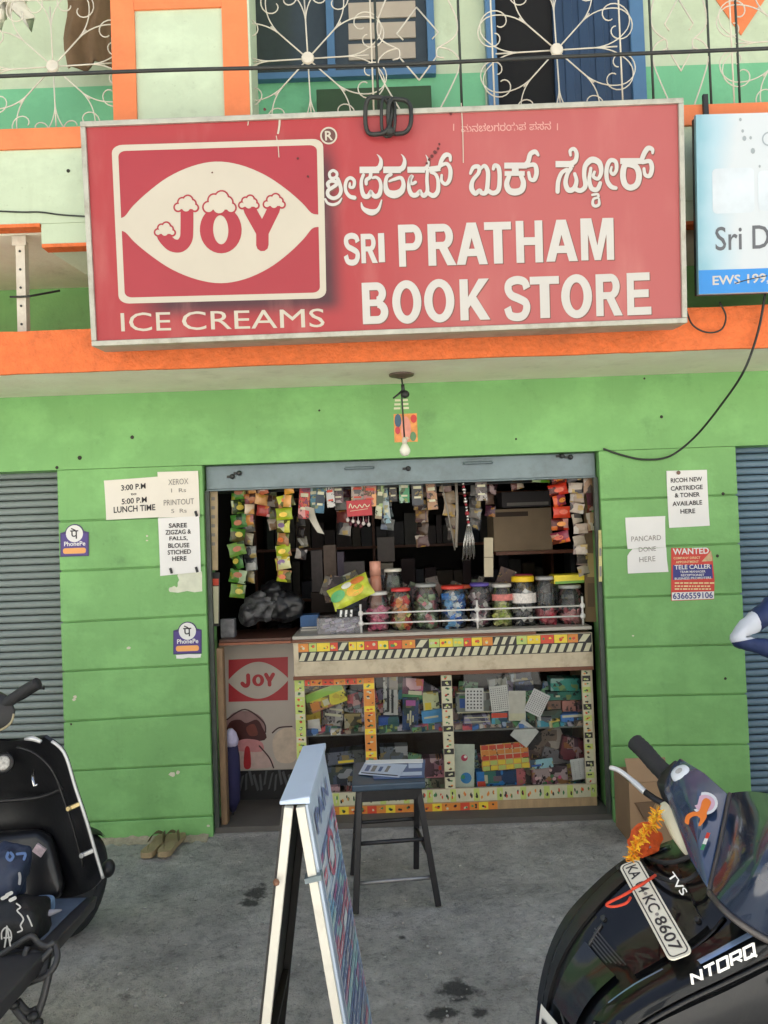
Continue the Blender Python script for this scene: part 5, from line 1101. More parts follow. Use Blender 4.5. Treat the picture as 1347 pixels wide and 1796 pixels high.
def bottle(px, y0, y1, w, Y, c, capc, label):
    k = (Y + 4) / FPX; x = W(px, (y0 + y1) / 2, Y).x; h = (y1 - y0) * k; r = w * k / 2; t = thing('bottle', label, 'bottle', (x, Y, ZC))
    mb = MB(); mb.lathe((x, Y, ZC), [(r * .9, 0), (r, .006), (r, h * .7), (r * .9, h * .78)], 16); mb.build('bottle_body', mat('btl_%d' % c[0], c, .3, .08), t, smooth_=True)
    mb = MB(); mb.lathe((x, Y, ZC + h * .7805), [(r * .98, 0), (r * .98, h * .215), (r * .8, h * .22)], 16); mb.build('cap', mat('cap_%d' % capc[0], capc, .4), t, smooth_=True)
bottle(659, 968, 1082, 20, YK - .02, (206, 140, 116), (222, 160, 138), 'tall pink bottle standing behind the pink sweet jar')
# flat yellow box on the last jar
def slab(name, label, cat, px0, py0, px1, py1, Y, dep, material, rot=0.0, group=None, bevel=.001, tilt=0.0, z0=None):
    cx, cz_, w, h = rect(px0, py0, px1, py1, Y); a = R(rot); u = Vector((math.cos(a), 0, math.sin(a))); v = Vector((-math.sin(a) * math.cos(R(tilt)), math.sin(R(tilt)), math.cos(a) * math.cos(R(tilt)))); n_ = u.cross(v)
    if z0 is not None: cz_ = z0 + h / 2
    c = Vector((cx, Y + dep / 2, cz_)); t = thing(name, label, cat, (cx, Y + dep / 2, cz_ - h / 2), group)
    mb = MB(); mb.obox(c, u * (w / 2), v * (h / 2), n_ * (dep / 2)); o = mb.build('body', material, t, bevel=bevel)
    return t, o, Plane(c - (n_ if n_.y > 0 else -n_) * (dep / 2), u, v), w, h
def deco(par, pl, w, h, material, boxes, nm='print'):
    for (a, b_, c, d) in boxes: mb = MB(); mb.poly(pl, [(w * (a - .5), h * (b_ - .5)), (w * (c - .5), h * (b_ - .5)), (w * (c - .5), h * (d - .5)), (w * (a - .5), h * (d - .5))], .0008); mb.build(nm, material, par)
def dots(par, pl, w, h, nx, ny, material, m_=.12, r_=.0032):
    mb = MB()
    for i in range(nx):
        for j in range(ny): mb.poly(pl, circ((w * (m_ - .5 + (1 - 2 * m_) * i / (nx - 1)), h * (m_ - .5 + (1 - 2 * m_) * j / (ny - 1))), r_, 6), .0008)
    mb.build('printed_dots', material, par)
t, o, pl_, w, h = slab('flat_box', 'flat yellow box lying on the last sweet jar', 'box', 972, 1008, 1030, 1023, CF + .07, .12, mat('yellow_card', (228, 206, 40), .4, .1, 20), 1)
deco(o, pl_, w, h, mat('green_card', (110, 160, 60), .4), [(.02, .0, .98, .3)])
# things left of the jars on the counter
t, o, pl_, w, h = slab('plastic_box', 'clear plastic box of small stationery left of the guard rail', 'box', 556, 1084, 636, 1112, CF + .02, .16, glassy('milky_plastic', (.9, .9, .92), .15, 1, .2, (206, 202, 208)), 1, z0=ZC + .001)
mb = MB(); ms = [mat('bits_%d' % i, c_, .5) for i, c_ in enumerate(((206, 190, 210), (150, 150, 170), (226, 226, 226), (120, 110, 140)))]
c = pl_.o + Vector((0, .08, 0))
for i in range(40):
    mb.cur = i % 4; p = c + Vector((random.uniform(-w / 2 + .02, w / 2 - .02), random.uniform(-.06, .06), random.uniform(-h / 2 + .01, h / 4))); mb.obox(p, (.018, 0, .004), (0, .006, 0), (-.002, 0, .007))
mb.build('small_items', ms, t, kind='stuff')
def pillow(mb, c, u, v, w, h, puff, N=12, M=10, sag=0.0, crimp=True):
    c, u, v = Vector(c), Vector(u), Vector(v); n_ = u.cross(v).normalized()
    for sgn in (-1, 1):
        rows = []
        for j in range(M + 1):
            row = []
            for i in range(N + 1):
                s_, q_ = 2 * i / N - 1, 2 * j / M - 1; e = max(0, (1 - abs(s_) ** 3)) * max(0, (1 - abs(q_) ** 3)); wr = .06 * mnoise.noise((s_ * 3 + c.x * 9, q_ * 3 + c.z * 9, sgn))
                row.append(c + u * (s_ * w / 2 * (1 - .07 * (1 - abs(q_)))) + v * (q_ * h / 2) + n_ * (sgn * (e * puff * (1 + wr * 10) + .0006)))
            rows.append(row)
        mb.grid(rows, flip=(sgn < 0))
YS = CF + .08
t = thing('snack_packet', 'bulging green and yellow snack packet leaning on the jars', 'packet', W(615, 1068, YS))
u = (W(650, 1022, YS) - W(580, 1056, YS)).normalized(); v = Vector((-u.z, 0, u.x)); v = (v + Vector((0, .35, 0))).normalized(); c = W(615, 1038, YS)
mb = MB(); pillow(mb, c, u, v, .24, .13, .035); o = mb.build('packet_film', mat('glossy_snack_film', (196, 206, 70), .25, .35, 14, .3, 25), t, smooth_=True)
n_ = u.cross(v).normalized(); n_ = n_ if n_.y < 0 else -n_
for (a, b_, rx, ry, col, nm) in ((-.3, .0, .045, .03, (96, 180, 110), 'x'), (.12, -.1, .05, .03, (236, 180, 50), 'y'), (.25, .28, .04, .02, (222, 130, 70), 'z'), (-.02, .25, .03, .018, (236, 236, 220), 'w'), (.2, -.02, .025, .015, (160, 180, 40), 'v')):
    mb = MB(); rows = []
    for rr in (0.05, .5, 1):
        rows.append([c + u * (a * .24 + rx * rr * math.cos(q_)) + v * (b_ * .13 + ry * rr * math.sin(q_)) + n_ * (.036 * max(0, 1 - abs(2 * (a + rx * rr * math.cos(q_) / .24)) ** 3) * max(0, 1 - abs(2 * (b_ + ry * rr * math.sin(q_) / .13)) ** 3) + .006) for q_ in [i * .45 for i in range(14)]])
    mb.grid(rows, closed_u=True); mb.build('printed_patch', mat('film_' + nm, col, .3, .15, 40), o, smooth_=True)
t = thing('striped_pouch', 'small black and white striped pouch under the snack packet', 'pouch', W(610, 1084, YS - .02)); mb = MB(); c = W(608, 1075, YS - .03); pillow(mb, c, (1, 0, .05), (0, .1, 1), .11, .05, .02); o = mb.build('pouch_body', BLACKP, t, smooth_=True)
for i in range(3): mb = MB(); a = c + Vector((-.03 + .028 * i, -.022 + .003 * abs(i - 1), 0)); mb.obox(a, (.006, 0, .0), (0, .0012, 0), (.002, 0, .018)); mb.build('white_stripe', PAPERW, o)
slab('blue_box', 'small dark blue box at the left end of the counter', 'box', 526, 1060, 558, 1080, CF + .16, .1, mat('deep_blue_card', (40, 84, 132), .5, .15, 20), 1, z0=ZC + .028)
t = thing('paper_pile', 'small pile of folded papers under the dark blue box', 'papers', W(543, 1095, CF + .14))
for i in range(4): mb = MB(); x = W(543, 1090, CF + .16).x + random.uniform(-.006, .006); mb.box(x - .05, CF + .14 + .004 * i, ZC + .001 + i * .0066, x + .045, CF + .24, ZC + .006 + i * .0066); mb.build('folded_paper', PAPER if i % 2 else mat('grey_news', (150, 148, 142), .7), t)

# ------------------------------------------------------------------ flap and freezer on the left
fx0, fx1 = XL + .03, cxl - .006; YFZ = .42
ft = thing('counter_flap', 'dark brown wooden counter flap beside the left pillar', 'counter', ((fx0 + fx1) / 2, CF + .2, ZC - .03))
bx('flap_top', mat('dark_brown_wood', (84, 52, 40), .45, .2, 8, stretch=(1, 4, 1)), ft, fx0, CF - .01, ZC - .022, fx1, CF + .42, ZC - .006, bevel=.002); bx('flap_edge', mat('reddish_wood', (142, 84, 58), .45, .15, 9), ft, fx0, CF - .02, ZC - .036, fx1, CF + .42, ZC - .0225, bevel=.002)
bx('door_jamb', mat('old_brown_wood', (132, 106, 78), .6, .2, 8, .15, 40, dirt=.4, dirtcol=(84, 62, 46), dscale=6, stretch=(4, 4, 1)), None, XL + .030, .062, .031, XL + .062, .12, ZC - .04, bevel=.003); tag(bpy.data.objects['door_jamb'], 'narrow tan wooden upright inside the left edge of the entrance', 'door frame')
FP = Plane((0, YFZ, 0)); fa = W(386, 1240, YFZ).x; fb = W(530, 1240, YFZ).x; fz0 = FP.px(450, 1352)[1]
FZ = thing('ice_cream_freezer', 'white chest freezer with a red ice cream logo behind the counter flap', 'freezer', ((fa + fb) / 2, YFZ + .25, .03))
WHF = mat('freezer_white', (196, 186, 176), .4, .06, 5, dirt=.3, dirtcol=(140, 126, 112))
bx('cabinet', WHF, FZ, fa, YFZ, fz0, fb, YFZ + .5, ZC - .06, bevel=.006)
fbz = bx('base', mat('black_base', (30, 30, 32), .6, .1), FZ, fa + .01, YFZ + .01, .031, fb - .01, YFZ + .48, fz0 - .001)
for i in range(13): mb = MB(); x = fa + .05 + i * .028; mb.obox((x, YFZ + .006, .14 + .02 * math.sin(i * 2)), (.006, 0, .004), (0, .003, 0), (.012 * math.sin(i), 0, .045)); mb.build('vent_slat', mat('grey_vent', (86, 88, 90), .5), fbz)
def fq(x, y): return FP.px(x, y)
mb = MB(); mb.poly(FP, [fq(401, 1157), fq(505, 1152), fq(505, 1228), fq(401, 1231)], .0015); lo = mb.build('logo_field', mat('freezer_red_print', (178, 50, 58), .4), FZ)
lc = fq(453, 1193); k = (4 + YFZ) / FPX; N = 30; up2 = [(lc[0] - 52 * k + 104 * k * i / N, lc[1] + k * (2 + 30 * math.sin(math.pi * i / N) ** .9)) for i in range(N + 1)]; dn2 = [(lc[0] - 52 * k + 104 * k * i / N, lc[1] - k * (2 + 30 * math.sin(math.pi * i / N) ** .9)) for i in range(N + 1)]
mb = MB(); mb.poly(FP, up2 + dn2[::-1], .0022); mb.build('logo_lens', WHF, lo)
mb = MB(); f3 = lambda x, y: (lc[0] + (x - 637) / 9.6 * k, lc[1] - (y - 530) / 9.6 * k); S9 = k / 9.6
mb.stroke(FP, [f3(470, 442), f3(470, 560), f3(452, 605), f3(410, 612), f3(370, 575)], 34 * S9, .003); mb.ring(FP, circ(f3(637, 530), 100 * S9, 24, 100 * S9), circ(f3(637, 530), 36 * S9, 24, 58 * S9), .0031)
mb.stroke(FP, [f3(770, 440), f3(825, 545)], 32 * S9, .003, sub=1); mb.stroke(FP, [f3(890, 440), f3(825, 545)], 32 * S9, .0032, sub=1); mb.stroke(FP, [f3(825, 530), f3(825, 610)], 32 * S9, .0034, sub=1); mb.build('logo_lettering', MATS['freezer_red_print'], lo)
def fprint(nm, pts, col, n_):
    mb = MB(); mb.poly(FP, [fq(*p) for p in smooth(pts, 4, True)], n_); mb.build('printed_picture', mat(nm, col, .45, .12, 25), FZ)
fprint('ice_cup', [(398, 1300), (396, 1270), (410, 1250), (440, 1248), (462, 1262), (466, 1285), (455, 1300)], (150, 118, 116), .0012)
fprint('choc_brown', [(400, 1298), (402, 1268), (420, 1262), (432, 1268), (450, 1262), (460, 1275), (464, 1298)], (74, 34, 34), .002)
fprint('choc_spot', [(432, 1276), (446, 1270), (452, 1288), (438, 1290)], (120, 60, 50), .0028)
fprint('pink_ice', [(412, 1304), (428, 1296), (452, 1298), (462, 1306), (458, 1318), (416, 1316)], (206, 140, 142), .0034)
fprint('pale_bowl', [(414, 1318), (462, 1318), (478, 1344), (414, 1346)], (206, 178, 170), .003)
fprint('red_stripe', [(430, 1312), (438, 1312), (440, 1345), (428, 1345)], (176, 40, 48), .004)
fprint('cream_scoop', [(478, 1300), (492, 1280), (516, 1278), (522, 1310), (515, 1336), (486, 1334)], (214, 196, 176), .002)
mb = MB(); mb.stroke(FP, [fq(478, 1285), fq(490, 1276), fq(512, 1274)], .004, .003); mb.stroke(FP, [fq(455, 1308), fq(472, 1328), fq(480, 1346)], .004, .0038); mb.stroke(FP, [fq(398, 1262), fq(430, 1244), fq(462, 1266), fq(466, 1284)], .004, .0036); mb.build('printed_outline', mat('brown_outline', (70, 44, 44), .5), FZ)
mb = MB(); p = W(408, 1400, .2); u_ = thing('folded_umbrella', 'folded dark blue umbrella with a white tie inside the doorway', 'umbrella', (p.x, .2, .03))
mb.lathe((p.x, .2, .05), [(.012, 0), (.04, .06), (.046, .2), (.044, .3), (.034, .36)], 10); mb.build('folded_canopy', mat('navy_cloth', (38, 36, 74), .8, .15, 20), u_, smooth_=True)
mb = MB(); mb.lathe((p.x, .2, .405), [(.036, 0), (.042, .03), (.03, .07), (.012, .09)], 9); mb.build('tie', mat('lilac_white_cloth', (186, 180, 206), .8, .2, 30), u_, smooth_=True)
mb = MB(); mb.tube([(p.x, .2, .03), (p.x, .2, .06)], .005, 6); mb.build('tip', DARKM, u_)
# ------------------------------------------------------------------ goods in the glass cabinet
YC = CF + .06
zfl = zpl + .001
def good(name, label, cat, r, Y, dep, col, rot=0, tilt=0, rough=.45):
    plain = 'card' in name; return slab(name, label, cat, *r, Y, dep, mat('goodp_%d_%d_%d' % col, col, rough, .12, 25) if plain else pack('good_%d_%d_%d' % col, col, rough), rot, None, .002, tilt)
t, o, pl_, w, h = good('gift_box', 'tilted yellow box with a green lid in the left cabinet door', 'box', (536, 1207, 606, 1242), YC, .05, (214, 202, 60), 19)
deco(o, pl_, w, h, mat('good_green', (140, 186, 60), .4), [(.02, .6, .98, .98)]); deco(o, pl_, w, h, TOR, [(.08, .1, .3, .5)]); deco(o, pl_, w, h, TW, [(.4, .15, .55, .45)])
t, o, pl_, w, h = good('yellow_packet', 'upright yellow packet behind the tilted gift box', 'packet', (534, 1205, 562, 1283), YC + .08, .03, (216, 190, 70), 0); deco(o, pl_, w, h, TW, [(.1, .02, .9, .2)])
good('white_card', 'white card leaning at the foot of the yellow packet', 'card', (540, 1262, 562, 1284), YC - .005, .004, (206, 200, 190), 6)
t, o, pl_, w, h = good('clear_pouch', 'grey plastic pouch of trinkets in the left cabinet door', 'pouch', (566, 1230, 602, 1282), YC + .06, .03, (128, 120, 122), -8); deco(o, pl_, w, h, TRE, [(.2, .05, .5, .2)]); deco(o, pl_, w, h, TW, [(.1, .5, .9, .58), (.3, .7, .95, .76)])
good('brown_carton', 'small tan carton on the upper shelf behind the left door', 'carton', (604, 1252, 634, 1283), YC + .07, .06, (158, 140, 92), 0)
good('crinkled_packet', 'crinkled silver packet above the tan carton', 'packet', (602, 1212, 634, 1250), YC + .1, .03, (132, 138, 142), -12, 0, .25)
t, o, pl_, w, h = good('silver_bag', 'stack of grey plastic bags in the lower left cabinet', 'bags', (572, 1318, 640, 1340), YC + .04, .1, (92, 96, 112), 4); deco(o, pl_, w, h, TYE, [(.3, .1, .7, .3)])
good('dark_bag', 'dark blue plastic bags below the grey ones', 'bags', (572, 1346, 640, 1378), YC + .03, .1, (66, 76, 100), -2)
good('pink_box', 'small pinkish box at the bottom of the left cabinet', 'box', (576, 1380, 596, 1398), YC - .01, .04, (190, 150, 156), 0)
# middle compartment
t, o, pl_, w, h = good('comb_packet', 'narrow white comb packet hanging in the middle compartment', 'packet', (672, 1180, 698, 1254), YC + .02, .008, (170, 172, 168), -2)
deco(o, pl_, w, h, mat('comb_black', (36, 36, 40), .4), [(.25, .08, .42, .92), (.55, .05, .7, .6)])
good('blue_pouch', 'deep blue pouch at the left of the middle compartment', 'pouch', (664, 1258, 700, 1282), YC, .05, (46, 84, 160), 0)
t, o, pl_, w, h = good('hair_clip_pack', 'pink and green blister pack over a blue brush packet', 'packet', (706, 1190, 742, 1226), YC + .01, .01, (212, 104, 132), -6); deco(o, pl_, w, h, TGR, [(.0, .0, 1, .22)]); deco(o, pl_, w, h, TW, [(.3, .22, .95, .4)])
t, o, pl_, w, h = good('brush_packet', 'dark blue packet with a white toothbrush in the middle compartment', 'packet', (706, 1224, 734, 1280), YC - .004, .012, (44, 66, 106), -3); deco(o, pl_, w, h, TW, [(.45, .1, .55, .6), (.3, .3, .4, .5), (.62, .25, .7, .45)]); deco(o, pl_, w, h, mat('magenta_print', (170, 90, 150), .5), [(.2, .75, .8, .92)])
t, o, pl_, w, h = good('cream_tube', 'yellow and white tube carton right of the brush packet', 'carton', (742, 1214, 770, 1250), YC + .03, .03, (206, 208, 160), 3); deco(o, pl_, w, h, TYE, [(.1, .1, .5, .5)])
t, o, pl_, w, h = good('blue_card_box', 'light blue card box on the middle shelf', 'box', (740, 1246, 776, 1268), YC + .01, .03, (76, 146, 196), 6); deco(o, pl_, w, h, TW, [(.1, .4, .8, .55)])
good('green_card_box', 'pale green box under the light blue card box', 'box', (740, 1268, 776, 1282), YC + .02, .05, (146, 176, 156), 0)
t, o, pl_, w, h = good('pink_carton', 'pink carton at the bottom of the middle compartment', 'carton', (742, 1330, 782, 1364), YC + .04, .08, (200, 128, 140), 0); deco(o, pl_, w, h, TRE, [(.68, .4, .8, .6)])
good('green_carton', 'dull green carton under the pink carton', 'carton', (744, 1366, 784, 1390), YC + .03, .08, (124, 140, 104), 0)
good('grey_box_stack', 'grey paper bundle behind the stool in the middle compartment', 'bundle', (668, 1310, 716, 1382), YC + .06, .08, (96, 104, 116), 0)
# right compartment: white dotted cards
INKD = mat('dot_ink', (60, 54, 56), .6)
t, o, pl_, w, h = good('bindi_card', 'white card with large black dots, leftmost in the right compartment', 'card', (816, 1207, 848, 1247), YC - .02, .002, (208, 206, 202), -2); dots(o, pl_, w, h, 5, 6, INKD, .14, .0052)
t, o, pl_, w, h = good('bindi_card', 'white card with rows of tiny dots, second from the left', 'card', (860, 1203, 892, 1248), YC - .02, .002, (206, 204, 198), 5); dots(o, pl_, w, h, 8, 11, INKD, .1, .0026)
t, o, pl_, w, h = good('bindi_card', 'plain cream card between the two finely dotted cards', 'card', (892, 1212, 922, 1264), YC - .016, .002, (196, 192, 180), -2); deco(o, pl_, w, h, TW, [(.05, .02, .95, .25)])
t, o, pl_, w, h = good('bindi_card', 'tilted white card with rows of tiny dots', 'card', (926, 1212, 958, 1254), YC - .024, .002, (210, 208, 206), -28); dots(o, pl_, w, h, 8, 11, INKD, .1, .0026)
t, o, pl_, w, h = good('bindi_card', 'blank white card turned on its corner between the shelves', 'card', (902, 1268, 938, 1304), YC - .028, .002, (196, 196, 190), -40)
t, o, pl_, w, h = good('bindi_card', 'white gridded card leaning in the lower right corner', 'card', (1002, 1330, 1040, 1366), YC - .02, .002, (206, 206, 202), 6); dots(o, pl_, w, h, 4, 9, INKF, .15, .002)
t, o, pl_, w, h = good('pen_box', 'clear-lidded pen box under the dotted card', 'box', (800, 1214, 862, 1250), YC + .02, .05, (126, 132, 126), 0); deco(o, pl_, w, h, mat('pen_blue', (50, 90, 170), .4), [(.1, .25, .3, .7)]); deco(o, pl_, w, h, TGR, [(.1, .72, .3, .85)]); deco(o, pl_, w, h, TW, [(.02, .0, 1, .06), (.02, .94, 1, 1)])
t, o, pl_, w, h = good('pen_pack', 'violet and grey packs of pens lying on the shelf', 'packet', (814, 1254, 860, 1272), YC, .1, (140, 134, 164), 0); deco(o, pl_, w, h, TW, [(.02, .7, .98, .8), (.02, .3, .98, .38)])
t, o, pl_, w, h = good('glue_pack', 'cyan and red packs lying right of the violet pens', 'packet', (862, 1250, 890, 1270), YC, .1, (80, 160, 186), 0); deco(o, pl_, w, h, TRE, [(0, .55, 1, .98)])
good('tissue_pack', 'crumpled white and blue pack behind the dotted cards', 'packet', (858, 1190, 890, 1212), YC + .1, .06, (170, 184, 190), 8)
good('blue_tape_box', 'dark blue tape box behind the tilted card', 'box', (904, 1195, 936, 1212), YC + .09, .06, (62, 92, 150), 4); good('white_roll', 'white and blue roll pack on top of the dark blue tape box', 'packet', (896, 1180, 932, 1194), YC + .1, .05, (176, 186, 196), 6)
t, o, pl_, w, h = good('teal_box', 'flat teal box on top of the right compartment stack', 'box', (966, 1190, 1034, 1212), YC + .05, .1, (52, 142, 130), -2); 
t, o, pl_, w, h = good('teal_box', 'darker teal box under the flat teal box', 'box', (960, 1213, 1034, 1228), YC + .04, .1, (40, 112, 96), 0); deco(o, pl_, w, h, TW, [(.2, .4, .3, .6)])
for i, x in enumerate((960, 986, 1012)):
    good('thread_box', ('brown thread box, leftmost of three under the teal boxes', 'reddish thread box in the middle under the teal boxes', 'brown thread box, rightmost of three under the teal boxes')[i], 'box', (x, 1229, x + 24, 1248), YC + .03, .08, ((124, 88, 74), (166, 110, 98), (128, 84, 78))[i], 0)
good('green_packets', 'dark green packets left of the blue ruler pack', 'packet', (950, 1246, 986, 1268), YC + .01, .06, (56, 82, 72), 3); t, o, pl_, w, h = good('ruler_pack', 'blue and white ruler pack at the right end of the shelf', 'packet', (984, 1252, 1034, 1266), YC - .005, .05, (58, 116, 186), 2); deco(o, pl_, w, h, TW, [(.05, .6, .9, .9)])
good('white_pack', 'small white pack below the tilted dotted card', 'packet', (944, 1258, 968, 1268), YC - .01, .04, (196, 196, 190), 0)
# lower right compartment
t, o, pl_, w, h = good('greeting_card', 'pale card with red and blue round stickers beside the divider', 'card', (796, 1306, 832, 1400), YC - .02, .006, (188, 196, 180), -3)
for (u_, v_, r_, col) in ((0, .25, .018, (196, 60, 90)), (.1, -.12, .03, (58, 130, 190)), (-.05, -.1, .012, (70, 150, 110)), (.05, .27, .008, (240, 240, 230))): mb = MB(); mb.poly(pl_, circ((u_ * w, v_ * h), r_, 14), .001 + .0006 * (r_ < .013)); mb.build('round_sticker', mat('rs_%d' % col[0], col, .4), o)
t, o, pl_, w, h = good('sticker_sheet', 'orange and yellow sheet of sweets stickers in the lower right compartment', 'sheet', (844, 1304, 928, 1350), YC - .01, .006, (216, 160, 90), 3)
for j in range(5):
    for i in range(6): deco(o, pl_, w, h, (TRE if (i * 3 + j) % 3 else TOR) if j > 1 else (TYE if (i + j) % 2 else TYG), [(.02 + i * .163, .03 + j * .195, .02 + i * .163 + .145, .03 + j * .195 + .16)], 'sticker')
t, o, pl_, w, h = good('blue_carton', 'bright blue carton with a red flag mark on the cabinet floor', 'carton', (836, 1352, 906, 1378), YC + .0, .06, (38, 116, 186), 1); deco(o, pl_, w, h, TRE, [(.02, .0, .22, .35)]); deco(o, pl_, w, h, TW, [(.2, .2, .28, .75)]); deco(o, pl_, w, h, mat('brown_print', (110, 90, 100), .5), [(.42, .3, .62, .65)])
t, o, pl_, w, h = good('toy_pack', 'pale blue blister pack beside the sticker sheet', 'packet', (928, 1332, 970, 1348), YC - .006, .01, (150, 196, 206), 5); deco(o, pl_, w, h, mat('pen_blue', (50, 90, 170), .4), [(.1, .3, .5, .5)])
good('brown_bag', 'crumpled brown plastic bag in the lower right compartment', 'bag', (920, 1282, 990, 1322), YC + .12, .06, (122, 104, 92), 22, 0, .3); t, o, pl_, w, h = good('bangle_pack', 'maroon bangle pack above the gridded card', 'packet', (984, 1296, 1034, 1336), YC + .08, .05, (112, 46, 56), -14)
t, o, pl_, w, h = good('flower_pack', 'pink and green artificial flower pack on the cabinet floor', 'packet', (934, 1346, 996, 1378), YC + .03, .05, (150, 100, 112), 3)
for i in range(12): mb = MB(); mb.poly(pl_, circ((random.uniform(-.45, .45) * w, random.uniform(-.4, .4) * h), random.uniform(.006, .012), 7), .001 + .0003 * i); mb.build('printed_petal', (mat('petal_pink', (214, 90, 130), .5), TGR, mat('petal_pale', (226, 190, 190), .5))[i % 3], o)
good('grey_trinket_bag', 'grey trinket bag leaning behind the flower pack', 'bag', (950, 1316, 1000, 1350), YC + .1, .04, (120, 116, 120), -18, 0, .3)

# odds and ends packed behind the labelled goods
PKS = [pack('odds_%d' % i, c_, .4, 24) for i, c_ in enumerate(((214, 210, 204), (80, 120, 180), (200, 90, 96), (100, 160, 110), (216, 190, 90), (130, 116, 150), (180, 160, 140), (70, 150, 170)))]
mb = MB()
for zlo, zhi in ((zsh + .004, zsh + .17), (zpl + .004, zpl + .15)):
    for i in range(85):
        x = random.uniform(cxl + .05, cxr - .05); f = random.random() ** 1.5; z = zlo + (zhi - zlo) * f; s_ = random.uniform(.022, .052); a_ = random.gauss(0, .2); y_ = YC + .10 + random.uniform(-.02, .12); mb.cur = random.randrange(8)
        mb.obox((x, y_, z + s_ * .5), (s_ * 1.2 * math.cos(a_), 0, s_ * 1.2 * math.sin(a_)), (0, .008, 0), (-s_ * math.sin(a_), .3 * s_, s_ * math.cos(a_)))
    for i in range(70):
        x = random.uniform(cxl + .05, cxr - .05); s_ = random.uniform(.012, .03); a_ = random.gauss(0, .5); mb.cur = random.randrange(8)
        mb.obox((x, YC + random.uniform(-.03, .05), zlo + s_ * .45), (s_ * 1.4 * math.cos(a_), .01, s_ * .3 * math.sin(a_)), (0, .008, .002), (0, .3 * s_, s_ * .5))
mb.build('small_goods', PKS, CT, kind='stuff')
# ------------------------------------------------------------------ goods hanging in the entrance
YH = .14
rod = MB(); zrod = ZT - .14; rod.tube([(XL + .02, YH + .03, zrod), (XR - .02, YH + .03, zrod)], .006, 8); tag(rod.build('hanging_rod', DARKM, None, smooth_=True), 'thin iron rod across the entrance carrying the hanging packets', 'rod')
def chain(label, xa, ya, xb, yb, Y, n, wpx, cols, puff=.012, cat='packets', gloss=.25, gap=.04, bright=None):
    a, b_ = W(xa, ya, Y), W(xb, yb, Y); t = thing('packet_strip', label, cat, b_, 'strips of packets hanging in the entrance'); k = (Y + 4) / FPX; d = (b_ - a); hh = d.length / n; v = -d.normalized()
    for i in range(n):
        c = a + d * ((i + .5) / n) + Vector((random.uniform(-.008, .008), random.uniform(-.012, .012), random.uniform(-.004, .004))); yaw = random.uniform(-.7, .7); u = Vector((math.cos(yaw), math.sin(yaw), random.uniform(-.22, .22))).normalized(); vv = (v - u * v.dot(u)).normalized()
        mb = MB(); pillow(mb, c, u, vv, wpx * k, hh * (1 - gap), puff, 6, 6); c1 = cols[i % len(cols)]; o = mb.build('packet', pack('film_%d_%d_%d' % c1, c1, gloss, 16, .5, .8, False), t, smooth_=True)
        if bright: 
            n_ = u.cross(vv); n_ = n_ if n_.y < 0 else -n_; mb = MB(); cc_ = bright[i % len(bright)]; pl = Plane(c + n_ * (puff + .0025), u, vv)
            mb.poly(pl, circ((0, hh * random.uniform(-.12, .12)), wpx * k * .26, 9, hh * .2), 0); mb.build('printed_patch', mat('filmp_%d_%d_%d' % cc_, cc_, .3, .2, 40), o)
    mb = MB(); mb.tube([a + Vector((0, .004, -.01)), (a.x, YH + .03, zrod)], .0015, 5); mb.build('hook', DARKM, t)
chain('long strip of dark green snack packets hanging at the left of the entrance', 419, 852, 416, 1048, YH, 8, 30, [(70, 120, 40), (96, 132, 50), (60, 110, 44)], bright=[(160, 90, 50), (200, 180, 80)])
chain('strip of dull silver packets beside the dark green strip', 433, 870, 441, 1022, YH + .05, 7, 22, [(140, 132, 110), (120, 122, 116), (96, 100, 98)])
chain('gold and brown packets bunched near the top left of the entrance', 438, 848, 436, 920, YH - .02, 4, 20, [(186, 128, 66), (150, 90, 50), (196, 150, 90)])
chain('red and gold packets beside the gold bunch', 458, 848, 462, 906, YH - .01, 3, 26, [(178, 96, 66), (200, 150, 96), (150, 54, 48)])
chain('long strip of yellow-green snack packets hanging left of centre', 500, 868, 496, 1022, YH - .03, 7, 30, [(180, 186, 50), (150, 166, 40), (192, 190, 70)], puff=.016, bright=[(214, 110, 50), (230, 190, 60), (120, 90, 130)])
chain('short strip of orange-faced packets above the yellow-green strip', 506, 846, 504, 890, YH - .05, 2, 20, [(214, 150, 60), (222, 160, 90)])
chain('strip of glossy red snack packets hanging at the right of the entrance', 980, 826, 984, 952, YH - .02, 6, 34, [(196, 60, 36), (186, 50, 32), (206, 84, 40)], puff=.018, bright=[(222, 140, 60), (206, 90, 60)])
chain('long strip of pale sachets hanging beside the red packets', 1006, 828, 1024, 1010, YH, 10, 25, [(172, 158, 142), (186, 172, 156), (156, 138, 120)], puff=.004)
chain('strip of white and brown sachets at the right edge of the entrance', 1033, 832, 1036, 930, YH - .03, 3, 16, [(150, 116, 88), (120, 60, 50), (168, 140, 110)], puff=.004)
chain('green and orange packets tied above the large carton', 948, 826, 944, 846, YH + .02, 1, 34, [(96, 150, 50)], bright=[(226, 120, 60)])
chain('gold wrapped sweets hanging above the large carton', 906, 832, 908, 858, YH + .06, 2, 30, [(150, 120, 80), (130, 96, 60)])
chain('strip of tan paper sachets hanging right of centre', 782, 840, 794, 950, YH + .06, 5, 22, [(150, 130, 104), (134, 116, 92)], puff=.006)
